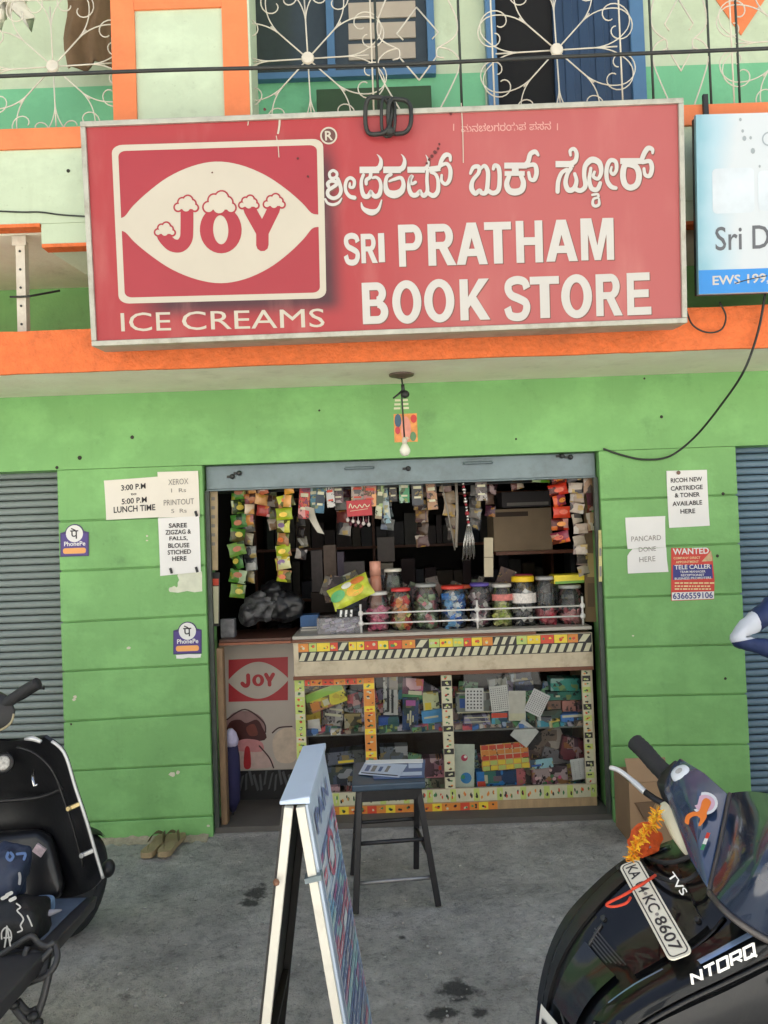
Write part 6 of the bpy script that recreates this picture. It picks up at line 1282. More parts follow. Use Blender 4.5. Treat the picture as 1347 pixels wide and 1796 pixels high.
# cards of toothbrushes, combs and pens hung in a row along the top
HC = [(526, 846, 541, 900, (188, 50, 46), 'red card'), (545, 846, 556, 888, (60, 120, 140), 'teal toothbrush card'), (556, 846, 568, 890, (48, 96, 120), 'dark teal toothbrush card'), (574, 846, 584, 880, (188, 186, 182), 'white pen card'), (586, 846, 600, 872, (96, 70, 74), 'dark red comb card'),
      (618, 842, 636, 874, (206, 198, 180), 'cream tube carton'), (640, 842, 658, 878, (222, 160, 104), 'orange soap carton'), (662, 842, 670, 900, (150, 170, 110), 'green brush card'), (672, 842, 680, 908, (120, 150, 160), 'pale blue brush card'), (684, 842, 694, 870, (70, 64, 62), 'brown card'), (702, 838, 716, 872, (66, 140, 96), 'green mint card'), (724, 838, 740, 876, (60, 62, 68), 'black comb card'), (750, 838, 764, 884, (166, 124, 92), 'tan card'), (836, 838, 852, 868, (96, 86, 84), 'grey card')]
for (x0, y0, x1, y1, col, nm) in HC:
    t, o, pl_, w, h = slab('hanging_card', nm + ' hanging in the row under the raised shutter', 'card', x0 - 2, y0, x1 + 2, y1 + 10, YH + random.uniform(-.03, .03), .012, pack('hc_%d_%d' % col[:2], col, .35, 26), random.uniform(-7, 7)); deco(o, pl_, w, h, TW if sum(col) < 450 else TRE, [(.15, .6, .85, .7), (.2, .25, .8, .32)])
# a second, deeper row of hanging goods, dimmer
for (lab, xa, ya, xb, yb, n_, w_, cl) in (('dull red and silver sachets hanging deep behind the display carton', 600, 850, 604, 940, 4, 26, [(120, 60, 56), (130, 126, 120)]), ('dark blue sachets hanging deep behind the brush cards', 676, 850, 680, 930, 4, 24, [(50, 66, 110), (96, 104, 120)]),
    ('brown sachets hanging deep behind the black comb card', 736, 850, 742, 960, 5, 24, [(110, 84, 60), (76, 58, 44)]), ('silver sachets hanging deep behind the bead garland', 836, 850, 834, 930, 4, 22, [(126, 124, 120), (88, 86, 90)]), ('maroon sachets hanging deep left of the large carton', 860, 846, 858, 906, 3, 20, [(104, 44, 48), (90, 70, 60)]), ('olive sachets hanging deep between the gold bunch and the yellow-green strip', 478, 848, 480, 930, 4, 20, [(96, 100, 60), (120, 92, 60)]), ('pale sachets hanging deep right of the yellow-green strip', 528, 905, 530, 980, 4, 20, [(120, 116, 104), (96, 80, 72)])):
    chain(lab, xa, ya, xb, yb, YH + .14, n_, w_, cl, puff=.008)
# curved white sheet
mb = MB(); rows = []
for j in range(9):
    f = j / 8; xa = 535 + 22 * f ** 1.5; y_ = 888 + 46 * f; rows.append([W(xa + 16 * (1 - .25 * f) * i / 4, y_ + 3 * i / 4, YH - .02 + .05 * math.sin(f * 2.2)) for i in range(5)])
mb.grid(rows); mb.grid([[p + Vector((0, .003, 0)) for p in r_] for r_ in rows], flip=True); tag(mb.build('curled_sheet', mat('pale_plastic_sheet', (190, 184, 168), .5), None, smooth_=True), 'curled pale sheet hanging under the red card', 'sheet')
# red sweet display carton with lollipops under it
t, o, pl_, w, h = slab('display_carton', 'red display carton with white script hanging in the entrance', 'carton', 608, 877, 652, 905, YH - .02, .05, mat('display_red', (176, 38, 46), .4, .1, 20), 2)
mb = MB(); mb.stroke(pl_, [(-w * .40, h * .05), (-w * .34, h * .3), (-w * .27, h * .02), (-w * .18, h * .18), (-w * .08, 0), (w * .02, h * .2), (w * .12, h * .02), (w * .22, h * .22), (w * .32, h * .04), (w * .42, h * .16)], .0022, .001); mb.stroke(pl_, [(-w * .36, -h * .16), (w * .34, -h * .08)], .0012, .0012, sub=1); mb.build('script_mark', TW, o)
for i in range(9):
    p = W(610 + i * 4.6, 912 + (i * 7 % 12), YH + .0); mb = MB(); mb.ell(p, .010, .010, .012, 8, 6); mb.tube([p, p + Vector((0, .01, .045))], .002, 5); tag(mb.build('lollipop', [mat('lolly_white', (206, 196, 190), .3), mat('lolly_dark', (90, 40, 50), .3)][i % 2], None, smooth_=True), 'wrapped lollipop dangling under the red display carton', 'lollipop', 'lollipops under the red carton')
# beaded silver garland with tassels
gt = thing('bead_garland', 'silver and red bead garland with a tassel hanging right of centre', 'garland', W(818, 985, YH - .03)); SIL = mat('silver_bead', (190, 186, 180), .2, .1, 40, metal=.8); RBD = mat('red_bead', (150, 40, 50), .3)
for i in range(17):
    p = W(811 + .7 * i, 838 + 5.2 * i, YH - .03); mb = MB(); r_ = .008 + .004 * (i % 4 == 0); mb.ell(p, r_, r_, r_, 8, 6); mb.build('bead', SIL if i % 3 else RBD, gt, smooth_=True)
for i in range(11):
    a = W(820 + .5 * i, 918, YH - .03 + .004 * (i % 3)); b_ = W(811 + 2.2 * i, 984 - (i * 5 % 14), YH - .03 + .012 * (i % 3)); mb = MB(); mb.tube([a, a + (b_ - a) * .5 + Vector((.0012 * (i - 5), 0, 0)), b_], .0021, 5); mb.build('tassel_strand', SIL, gt, smooth_=True)
mb = MB(); mb.tube([W(800, 838, YH), W(802, 900, YH), W(800, 960, YH)], .008, 6); mb.tube([W(775, 850, YH + .02), W(786, 900, YH + .02), W(798, 965, YH + .02)], .004, 6); tag(mb.build('hanging_laces', mat('grey_lace', (140, 132, 120), .6, .2, 40), None, smooth_=True), 'grey laces hanging beside the bead garland', 'laces')
t, o, pl_, w, h = slab('price_slip', 'upright cream paper slip hanging behind the jars', 'paper', 849, 943, 865, 1012, .4, .002, mat('cream_slip', (196, 184, 156), .6), -2); deco(o, pl_, w, h, mat('slip_line', (120, 110, 92), .6), [(0, .49, 1, .51)])
# large carton and shelf deeper in the shop
sh = thing('wall_shelf', 'wooden shelf at the right inside the shop', 'shelf', (W(930, 970, .9).x, 1.0, W(930, 968, .9).z - .02)); a = W(868, 968, .85); b_ = W(1010, 962, .85)
bx('shelf_board', WOODB, sh, a.x, .8, a.z - .02, XR + .3, 1.2, a.z); bx('bracket', DARKM, sh, b_.x, 1.0, a.z - .3, b_.x + .03, 1.18, a.z - .021)
t, o, pl_, w, h = slab('large_carton', 'large dull brown carton on the inner shelf', 'carton', 866, 892, 968, 966, .85, .3, mat('brown_cardboard', (152, 132, 106), .7, .12, 6, dirt=.3, dirtcol=(110, 90, 66)), 0, z0=a.z + .001); deco(o, pl_, w, h, mat('carton_print', (70, 56, 46), .7), [(.04, .82, .6, .93)])
t, o, pl_, w, h = slab('dark_carton', 'dark carton on top of the large brown one', 'carton', 880, 862, 966, 889, .87, .26, mat('dark_carton', (64, 58, 60), .6), 0); deco(o, pl_, w, h, INKF, [(.1, .1, .95, .3)])
bs = thing('back_shelves', 'dim shelving with goods along the back of the shop', 'shelves', (0, 2.2, .03))
for z in (.6, 1.0, 1.4, 1.8): bx('shelf_board', WOODB, bs, XL - .1, 2.1, z, XR + .2, 2.45, z + .02)
for x in (XL - .1, -.1, XR + .18): bx('upright', WOODB, bs, x, 2.1, .03, x + .02, 2.46, ZSOF - .05)
k = 0
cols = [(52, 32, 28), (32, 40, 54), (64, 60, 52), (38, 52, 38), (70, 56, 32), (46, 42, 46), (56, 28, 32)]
names = ['dim box on the back shelves, %s' % s_ for s_ in ()]
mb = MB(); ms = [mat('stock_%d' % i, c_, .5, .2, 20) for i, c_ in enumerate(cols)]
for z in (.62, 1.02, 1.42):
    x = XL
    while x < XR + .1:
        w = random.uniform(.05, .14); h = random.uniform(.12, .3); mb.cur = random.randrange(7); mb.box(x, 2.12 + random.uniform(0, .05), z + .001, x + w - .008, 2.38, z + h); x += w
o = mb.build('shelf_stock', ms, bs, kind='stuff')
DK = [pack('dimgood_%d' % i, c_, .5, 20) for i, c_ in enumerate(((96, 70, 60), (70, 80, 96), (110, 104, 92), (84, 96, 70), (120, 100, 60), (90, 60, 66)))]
# middle stand inside: dim goods seen between the packets
md = thing('inner_stand', 'dim stand of small goods behind the counter', 'stand', (W(575, 1010, .9).x, .95, .03)); a = W(545, 1040, .9); b_ = W(690, 1040, .9)
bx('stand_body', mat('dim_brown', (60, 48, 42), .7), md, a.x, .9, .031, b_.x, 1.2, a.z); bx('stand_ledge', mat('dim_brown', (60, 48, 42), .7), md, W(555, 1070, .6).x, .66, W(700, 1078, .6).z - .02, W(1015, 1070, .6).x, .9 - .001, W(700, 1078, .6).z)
mb = MB()
for i in range(60):
    px, py = random.uniform(560, 1010), random.uniform(1015, 1075); p = W(px, py, random.uniform(.52, .62)); mb.cur = random.randrange(6); a_ = random.uniform(-.5, .5); s_ = random.uniform(.015, .05)
    mb.obox(p, (s_ * math.cos(a_), 0, s_ * math.sin(a_)), (0, .012, 0), (-s_ * 1.3 * math.sin(a_), .2 * s_, s_ * 1.3 * math.cos(a_)))
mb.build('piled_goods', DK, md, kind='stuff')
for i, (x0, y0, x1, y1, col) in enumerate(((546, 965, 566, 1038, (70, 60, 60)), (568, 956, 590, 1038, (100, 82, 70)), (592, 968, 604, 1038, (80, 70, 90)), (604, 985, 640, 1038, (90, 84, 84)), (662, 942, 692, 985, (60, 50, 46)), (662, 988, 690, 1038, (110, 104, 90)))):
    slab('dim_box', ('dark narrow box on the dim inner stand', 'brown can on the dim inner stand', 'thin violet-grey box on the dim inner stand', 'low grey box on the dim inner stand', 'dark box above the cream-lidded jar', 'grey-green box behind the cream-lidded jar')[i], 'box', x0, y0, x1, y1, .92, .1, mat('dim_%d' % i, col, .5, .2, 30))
# black and patterned bag heap on the flap
bh = thing('bag_heap', 'heap of black and white patterned carry bags on the counter flap', 'bags', W(470, 1100, .3))
for (x, y, rx, ry, m_) in ((462, 1064, .11, .095, 'p'), (496, 1066, .11, .10, 'k'), (435, 1078, .06, .065, 'p'), (480, 1040, .07, .07, 'k')):
    c = W(x, y, .3); mb = MB(); mb.ell(c, rx, .06, ry, 36, 24)
    for v_ in mb.v:
        q_ = mnoise.noise(v_ * 14) * .024 - abs(mnoise.noise(v_ * 26)) * .030 + mnoise.noise(v_ * 60) * .006; d = (v_ - c); v_ += d.normalized() * q_
    mb.build('bag', mat('black_bag_plastic', (26, 26, 28), .35, .2, 20) if m_ == 'k' else mat('black_white_print', (70, 70, 72), .4, .95, 26), bh, smooth_=True)
t, o, pl_, w, h = slab('grey_tin', 'small grey printed tin beside the left door frame', 'tin', 386, 1056, 410, 1088, .22, .06, mat('grey_tin', (110, 108, 112), .4, .3, 40), 0, z0=ZC - .005)
# printed strips down the left jamb
t, o, pl_, w, h = slab('jamb_strip', 'faded cream printed strip down the left side of the entrance', 'poster', 366, 856, 382, 1000, .1, .003, mat('cream_strip', (190, 168, 132), .6, .15, 20), -1.5)
for i in range(6): deco(o, pl_, w, h, INKF, [(.3, .3 + .11 * i, .7, .34 + .11 * i)])
t, o, pl_, w, h = slab('jamb_sticker', 'black and white sticker low on the left side of the entrance', 'sticker', 371, 1004, 385, 1098, .1, .004, mat('jamb_black', (34, 34, 34), .5), -2); deco(o, pl_, w, h, TW, [(.12, .05, .88, .74)]); deco(o, pl_, w, h, TRE, [(.12, .76, .88, .88)])
t, o, pl_, w, h = slab('jamb_board', 'brown wooden upright at the right inside the entrance', 'door frame', 1026, 830, 1046, 1090, .2, .02, mat('jamb_brown', (116, 92, 64), .55, .15, 12), -2)
for (a_, c_) in ((.6, (110, 44, 38)), (.3, (176, 150, 100)), (.1, (90, 70, 50))): deco(o, pl_, w, h, mat('jp_%d' % c_[0], c_, .5), [(.2, a_, .8, a_ + .16)])
t, o, pl_, w, h = slab('reveal_sticker', 'narrow faded sticker on the right reveal of the entrance', 'sticker', 1050, 930, 1056, 1020, .012, .002, mat('reveal_cream', (200, 190, 130), .6, .2, 40), -2); deco(o, pl_, w, h, INKF, [(.2, .1, .8, .3), (.2, .5, .8, .65)])
# ------------------------------------------------------------------ folding A-frame board
Yn, Yf = -2.14, -1.69; ZA = .9
AF = thing('a_frame_board', 'white-edged folding A-frame advertising board standing in front of the counter', 'sign board', (W(540, 1500, -1.9).x, -1.92, 0))
def at_z(pa, pb, Y, z):
    a, b_ = W(*pa, Y), W(*pb, Y); f = (z - a.z) / (b_.z - a.z); p = a + (b_ - a) * f; p.y = Y; return p
nlT, nlB = at_z((497, 1397), (455, 1796), Yn, ZA - .01), at_z((497, 1397), (455, 1796), Yn, .0)
nrT, nrB = at_z((536, 1395), (606, 1796), Yn, ZA - .01), at_z((536, 1395), (606, 1796), Yn, .0)
dxf = Vector((.0, Yf - Yn, 0))
frT = at_z((565, 1300), (653, 1796), Yf, ZA - .01); frB = at_z((565, 1300), (653, 1796), Yf, .0)
flT = nlT + dxf + Vector((frT.x - nrT.x, 0, 0)); flB = nlB + dxf + Vector((frB.x - nrB.x, 0, 0))
WHB = mat('cream_white_painted_wood', (222, 218, 204), .5, .06, 12, dirt=.25, dirtcol=(150, 138, 116), dscale=14)
WHBLUE = mat('bluish_white_vinyl', (196, 212, 232), .35, .04, 6)
for nm, A_, B_, A2, B2 in (('right', nrT, nrB, frT, frB), ('left', nlT, nlB, flT, flB)):
    dn = (A_ - B_).normalized(); sd = Vector((1 if nm == 'right' else -1, 0, 0)); nn = (sd - dn * sd.dot(dn)).normalized()
    fy = Vector((0, 1, 0)); rw = .026
    def face(a, b_, th, off): # flat leaf board between rails
        return None
    mb = MB(); mb.add([A_ + nn * .001, B_ + nn * .001, B2 + nn * .001, A2 + nn * .001, A_ - nn * .005, B_ - nn * .005, B2 - nn * .005, A2 - nn * .005],
                      [(0, 1, 2, 3), (7, 6, 5, 4), (0, 4, 5, 1), (1, 5, 6, 2), (2, 6, 7, 3), (3, 7, 4, 0)])
    leaf = mb.build('leaf_board', mat('pale_vinyl_print', (190, 204, 222), .35, .05, 6) if nm == 'right' else mat('dark_board_back', (52, 50, 48), .6, .2, 20), AF)
    for (a, b_) in ((A_, B_), (A2, B2)):
        mb = MB(); mb.obox((a + b_) / 2 - nn * .016 - (fy * .0 if a is A_ else fy * .0), nn * .0105, (a - b_) / 2, fy * .011); mb.build('rail', WHB if a is A_ else mat('dark_board_back', (52, 50, 48)), AF, bevel=.002)
    mb = MB(); m_ = (B_ + B2) / 2 + dn * .25; mb.obox(m_ - nn * .016, nn * .009, fy * ((Yf - Yn) / 2 - .015), dn * .014); mb.build('cross_rail', mat('dark_board_back', (52, 50, 48)), AF)
    if nm == 'right':
        uu_ = (B2 - B_).normalized(); vv_ = ((A_ + A2) / 2 - (B_ + B2) / 2); hgt = vv_.length; vv_ = (vv_ - uu_ * vv_.dot(uu_)).normalized(); RP = Plane((B_ + B2) / 2, uu_, vv_); wid = (B2 - B_).length
        RP.n = RP.n if RP.n.dot(nn) > 0 else -RP.n
        RP.o = RP.o + RP.n * .0045
        def rp(s_, t_): return ((s_ - .5) * wid * (1 - .06 * t_), t_ * hgt * .985)
        def rbar(s0, t0, s1, t1, m_, n_=.0006): mb = MB(); mb.poly(RP, [rp(s0, t0), rp(s1, t0), rp(s1, t1), rp(s0, t1)], n_); mb.build('printed_block', m_, leaf)
        NB = mat('navy_print', (112, 128, 172), .4, .3, 30); CR = mat('crimson_print', (196, 112, 134), .4, .3, 30); TL_ = mat('teal_print', (160, 200, 204), .4, .2, 30); LB = mat('mid_blue_print', (120, 166, 198), .4, .3, 30); MG = mat('magenta_block', (172, 110, 156), .4, .3, 30); WH = mat('white_vinyl', (214, 220, 226), .4)
        mb = MB(); text_in(mb, RP, 'PAN', *rp(.10, .905), *rp(.80, .965), .0008, .02); mb.build('lettering', NB, leaf)
        mb = MB(); c = rp(.5, .78); mb.ring(RP, circ(c, .075, 24, .055), circ(c, .055, 24, .038), .0008); mb.build('printed_ring', CR, leaf)
        mb = MB(); mb.poly(RP, circ(c, .04, 20, .028), .0009); mb.build('printed_disc', WH, leaf)
        cls = [NB, CR, TL_, LB, MG, WH, mat('grey_small_print', (150, 154, 168), .4)]; mb = MB(); rr_ = random.Random(3); yy = .85
        while yy > .03:
            hh_ = rr_.choice([.012, .016, .022, .03]); xx_ = .06; big = rr_.randrange(5)
            while xx_ < .94:
                ww_ = rr_.choice([.05, .09, .14, .2]); mb.cur = big if rr_.random() < .6 else rr_.randrange(7)
                if abs(yy - .78) > .06 or abs(xx_ + ww_ / 2 - .5) > .3: mb.poly(RP, [rp(xx_, yy - hh_), rp(min(xx_ + ww_, .95), yy - hh_), rp(min(xx_ + ww_, .95), yy), rp(xx_, yy)], .0006)
                if hh_ > .02:
                    mb.cur = 5; mb.poly(RP, [rp(xx_ + .01, yy - hh_ * .62), rp(min(xx_ + ww_ * .8, .94), yy - hh_ * .62), rp(min(xx_ + ww_ * .8, .94), yy - hh_ * .4), rp(xx_ + .01, yy - hh_ * .4)], .001)
                xx_ += ww_ + .012
            yy -= hh_ + .008
        mb.build('printed_rows', cls, leaf)
        for s_ in (.02,): rbar(s_, .02, s_ + .02, .98, WH, .0014)
# top cap folded over
mb = MB(); tl, tr = nlT + Vector((-.006, -.008, .004)), nrT + Vector((.008, -.008, .004)); fl_, fr2 = flT + Vector((-.004, .008, .004)), frT + Vector((.006, .008, .004))
up2_ = Vector((0, 0, .018)); mb.add([tl, tr, fr2, fl_, tl + up2_ * .5, tr + up2_, fr2 + up2_, fl_ + up2_ * .6], [(0, 3, 2, 1), (4, 5, 6, 7), (0, 1, 5, 4), (1, 2, 6, 5), (2, 3, 7, 6), (3, 0, 4, 7)])
mb.build('top_cap', WHBLUE, AF, bevel=.003)
mb = MB(); p = at_z((497, 1397), (455, 1796), Yn, .72); mb.lathe(p + Vector((.006, -.022, 0)), [(.008, 0), (.008, .006), (.004, .012)], 8, axis=(.3, -1, 0)); mb.build('hinge_bolt', mat('rusty_bolt', (128, 88, 64), .5, .3, 60), AF)
mb = MB(); p = at_z((536, 1395), (606, 1796), Yn, .72); mb.obox(p + Vector((-.014, -.002, 0)), (.02, 0, .004), (0, .017, 0), (-.001, 0, .006)); mb.build('clamp', STEEL, AF)

# ------------------------------------------------------------------ stool
FLp, FRp, BLp = WZ(624, 1603, 0), WZ(769, 1589, 0), WZ(619, 1534, 0); BRp = BLp + (FRp - FLp); BRp.x -= .05
ST = thing('stool', 'tall black stool with a worn blue seat in front of the glass cabinet', 'stool', (FLp + BRp) / 2)
SEATB = mat('worn_blue_laminate', (58, 76, 92), .35, .18, 14, dirt=.5, dirtcol=(66, 72, 80), dscale=20)
zs = .50; q4 = [WZ(617, 1378, zs), WZ(746, 1371, zs), WZ(742, 1331, zs), WZ(620, 1337, zs)]
mb = MB(); mb.add([p + Vector((0, 0, dz)) for dz in (-.028, 0) for p in q4], [(3, 2, 1, 0), (4, 5, 6, 7), (0, 1, 5, 4), (1, 2, 6, 5), (2, 3, 7, 6), (3, 0, 4, 7)]); mb.build('seat', SEATB, ST, bevel=.006)
LEGM = mat('black_painted_leg', (34, 33, 35), .4, .2, 25, .1, 60)
tops = [q4[0] + Vector((.03, .03, -.03)), q4[1] + Vector((-.03, .03, -.03)), q4[2] + Vector((-.03, -.03, -.03)), q4[3] + Vector((.03, -.03, -.03))]; feet = [FLp, FRp, BRp, BLp]
for a, b_ in zip(tops, feet): mb = MB(); mb.bar(a, b_ + Vector((0, 0, .001)), .026, .026, up=(0, 1, 0)); mb.build('leg', LEGM, ST, bevel=.004)
mb = MB(); mb.add([p + Vector((dx_, dy_, dz)) for dz in (-.075, -.0285) for p, (dx_, dy_) in zip(q4, ((.015, .015), (-.015, .015), (-.015, -.015), (.015, -.015)))], [(3, 2, 1, 0), (4, 5, 6, 7), (0, 1, 5, 4), (1, 2, 6, 5), (2, 3, 7, 6), (3, 0, 4, 7)]); mb.build('apron', LEGM, ST)
for (i, j, f) in ((0, 1, .44), (0, 1, .76), (1, 2, .6), (0, 3, .6), (2, 3, .5)):
    a = tops[i] + (feet[i] - tops[i]) * f; b_ = tops[j] + (feet[j] - tops[j]) * f; mb = MB(); mb.tube([a, b_], .009, 8); mb.build('rung', mat('worn_steel_rung', (150, 148, 146), .3, .15, 20, metal=.6) if f == .76 else LEGM, ST, smooth_=True)
# pamphlets on the stool
def leaflet(label, quad, z, material, pr):
    P = [WZ(*q_, zs + z) for q_ in quad]; mb = MB(); mb.add(P + [p + Vector((0, 0, .0025)) for p in P], [(3, 2, 1, 0), (4, 5, 6, 7), (0, 1, 5, 4), (1, 2, 6, 5), (2, 3, 7, 6), (3, 0, 4, 7)])
    t = thing('pamphlet', label, 'pamphlet', (P[0] + P[2]) / 2, 'pamphlets on the stool'); o = mb.build('paper', material, t)
    for (a0, b0, a1, b1, m_) in pr:
        def q_(s_, t_): return (P[0] * (1 - s_) + P[1] * s_) * (1 - t_) + (P[3] * (1 - s_) + P[2] * s_) * t_ + Vector((0, 0, .0033))
        mb = MB(); mb.add([q_(a0, b0), q_(a1, b0), q_(a1, b1), q_(a0, b1)], [(0, 1, 2, 3)]); mb.build('print', m_, o)
PB = mat('pamphlet_blue', (70, 96, 140), .35); PW = mat('pamphlet_pale', (196, 206, 222), .35)
leaflet('dark blue pamphlet at the bottom of the pile on the stool', [(656, 1367), (744, 1364), (746, 1333), (646, 1336)], .002, PB, [(.5, .1, .95, .3, PW), (.7, .5, .95, .8, PW)])
leaflet('pale blue pamphlet with printed letters on the stool', [(629, 1358), (700, 1364), (714, 1342), (640, 1338)], .006, PW, [(.1, .25, .2, .75, PB), (.25, .25, .35, .75, INKF), (.42, .3, .5, .7, PB), (.58, .3, .66, .8, INKF), (.05, .05, .95, .12, INK)])
leaflet('long folded white pamphlet lying along the back of the stool seat', [(640, 1340), (742, 1338), (742, 1332), (642, 1334)], .010, PAPERW, [])
# ------------------------------------------------------------------ slippers
def slipper(label, heel, toe, lift=0.0):
    a, b_ = WZ(*heel, .0), WZ(*toe, .0); d = (b_ - a); Ls = .275; d.normalize(); s_ = Vector((d.y, -d.x, 0)); c = (a + b_) / 2; t = thing('slipper', label, 'slipper', (c.x, c.y, 0), 'pair of slippers by the left pillar')
    out = [(-.5, 0), (-.48, .026), (-.38, .036), (-.15, .034), (.1, .040), (.3, .046), (.43, .036), (.5, .0), (.43, -.032), (.3, -.042), (.1, -.036), (-.15, -.030), (-.38, -.034), (-.48, -.024)]
    P = smooth(out, 3, True); mb = MB(); N = len(P)
    V = [c + d * (p[0] * Ls) + s_ * p[1] + Vector((0, 0, .002 + lift)) for p in P] + [c + d * (p[0] * Ls) + s_ * p[1] * .97 + Vector((0, 0, .020 + .008 * (p[0] < -.1) + lift)) for p in P]
    mb.add(V, [tuple(range(N))[::-1], tuple(range(N, 2 * N))] + [(i, (i + 1) % N, N + (i + 1) % N, N + i) for i in range(N)]); mb.build('sole', mat('tan_rubber_sole', (158, 138, 104), .75, .12, 20, .2, 60), t)
    for sg in (-1, 1):
        rows = []
        for i in range(7):
            f = i / 6; ctr = c + d * (Ls * (.28 - .30 * f)) + s_ * (sg * (.002 + .038 * f ** .8)) + Vector((0, 0, .024 + .034 * math.sin(math.pi * (f * .75 + .18)) + lift)); w_ = .010 + .010 * math.sin(f * 2.6)
            rows.append([ctr + d * w_, ctr - d * w_])
        mb = MB(); mb.grid(rows); mb.grid([[p - Vector((0, 0, .004)) for p in r_] for r_ in rows], flip=True); mb.build('strap', mat('brown_strap', (104, 88, 62), .7, .15, 30), t, smooth_=True)
slipper('left one of the two tan slippers by the left pillar', (252, 1509), (296, 1464)); slipper('right one of the two tan slippers by the left pillar', (282, 1511), (318, 1462), .004)
# ------------------------------------------------------------------ cardboard box by the right pillar
cb = thing('cardboard_box', 'open brown cardboard box behind the right scooter against the pillar', 'box', (W(1135, 1430, -.2).x, -.2, 0)); CBM = mat('kraft_cardboard', (150, 122, 92), .75, .1, 10, dirt=.2, dirtcol=(110, 86, 62))
a = W(1104, 1400, -.3); b_ = W(1176, 1400, -.3); zt_ = W(1140, 1372, -.3).z
for (x0_, y0_, x1_, y1_) in ((a.x, -.3, b_.x, -.296), (a.x, -.06, b_.x, -.056), (a.x, -.2955, a.x + .004, -.0605), (b_.x - .004, -.2955, b_.x, -.0605)): bx('side', CBM, cb, x0_, y0_, .002, x1_, y1_, zt_)
mb = MB(); mb.add([(a.x + .005, -.296, zt_ + .001), (b_.x - .005, -.296, zt_ + .001), (b_.x + .0, -.25, zt_ + .10), (a.x, -.25, zt_ + .10)], [(0, 1, 2, 3)]); mb.add([(a.x + .005, -.292, zt_ + .001), (b_.x - .005, -.292, zt_ + .001), (b_.x + .0, -.246, zt_ + .10), (a.x, -.246, zt_ + .10)], [(3, 2, 1, 0)]); mb.build('flap', CBM, cb)
mb = MB(); pA = W(1112, 1408, -.302); pB = W(1150, 1405, -.302); pC = W(1132, 1440, -.31); mb.add([pA, pB, pC, pA + Vector((.01, -.004, 0)), pB + Vector((.0, -.006, 0)), pC + Vector((0, -.006, 0))], [(3, 5, 4), (0, 1, 2), (0, 3, 4, 1), (1, 4, 5, 2), (2, 5, 3, 0)]); mb.build('torn_flap', mat('kraft_dark', (104, 82, 60), .8), cb)
# leaf-like litter and pebbles on the ground
mb = MB()
for i in range(260):
    px, py = random.uniform(120, 1100), 1480 + 316 * random.random() ** .8; p = WZ(px, py, -.004)
    if p.x > .25 and p.y < -1.4: continue
    r_ = random.choice([.0025, .003, .004, .006]); a_ = random.uniform(0, 3); mb.obox(p + Vector((0, 0, r_ * .3)), (r_ * math.cos(a_), r_ * math.sin(a_), 0), (-r_ * .7 * math.sin(a_), r_ * .7 * math.cos(a_), r_ * .2), (0, 0, r_ * .5))
mb.build('grit', mat('grit_stone', (170, 166, 158), .9, .3, 40), None, kind='stuff'); tag(bpy.data.objects['grit'], 'loose grit and small stones scattered over the concrete', 'grit')
# ------------------------------------------------------------------ scooters
GLOSS = mat('black_gloss_paint', (8, 9, 12), .32, .3, 6, .0, 90, coat=.6, dirt=.10, dirtcol=(50, 47, 44), dscale=18, spec=.15); GLOSS.node_tree.nodes['Principled BSDF'].inputs['Coat Roughness'].default_value = .035
MATTE = mat('matte_black_panel', (26, 26, 28), .5, .2, 20, .1, 120, dirt=.3, dirtcol=(70, 66, 58), dscale=12)
GREYPL = mat('dark_grey_plastic', (52, 52, 54), .5, .15, 20, dirt=.3, dirtcol=(80, 74, 66))
SILV = mat('silver_trim', (206, 206, 204), .3, .08, 20, metal=.4)
CHROME = mat('chrome', (200, 200, 200), .15, .05, 20, metal=1.0)
DARKBLUE = mat('sky_tinted_gloss', (48, 66, 96), .25, .12, 8, coat=.8)  # bluish base colour paints in the sky's reflection on the cowl
def dense(ctrl, su=5, sv=5):
    R1 = [smooth([tuple(p) for p in r_], sv) for r_ in ctrl]; n_ = len(R1[0]); cols = [smooth([r_[j] for r_ in R1], su) for j in range(n_)]
    return [[Vector(cols[j][i]) for j in range(n_)] for i in range(len(cols[0]))]
def shell(mb, rows, th):
    """curved panel with thickness away from the viewer side"""
    I, J = len(rows), len(rows[0]); nrm = []
    for i in range(I):
        r_ = []
        for j in range(J):
            a = rows[min(i + 1, I - 1)][j] - rows[max(i - 1, 0)][j]; b_ = rows[i][min(j + 1, J - 1)] - rows[i][max(j - 1, 0)]; n_ = a.cross(b_); n_ = n_.normalized() if n_.length > 1e-9 else Vector((0, 0, 1)); r_.append(n_)
        nrm.append(r_)
    cc = rows[I // 2][J // 2]; flip = nrm[I // 2][J // 2].dot(CAM - cc) < 0; s_ = -1 if flip else 1
    back = [[rows[i][j] - nrm[i][j] * (th * s_) for j in range(J)] for i in range(I)]
    mb.grid(rows, flip=flip); mb.grid(back, flip=not flip)
    ring = [(i, 0) for i in range(I)] + [(I - 1, j) for j in range(1, J)] + [(i, J - 1) for i in range(I - 2, -1, -1)] + [(0, j) for j in range(J - 2, 0, -1)]; n_ = len(ring); k = len(mb.v)
    V = [rows[i][j] for i, j in ring] + [back[i][j] for i, j in ring]; mb.add(V, [(a, (a + 1) % n_, n_ + (a + 1) % n_, n_ + a) for a in range(n_)])
    return nrm, s_
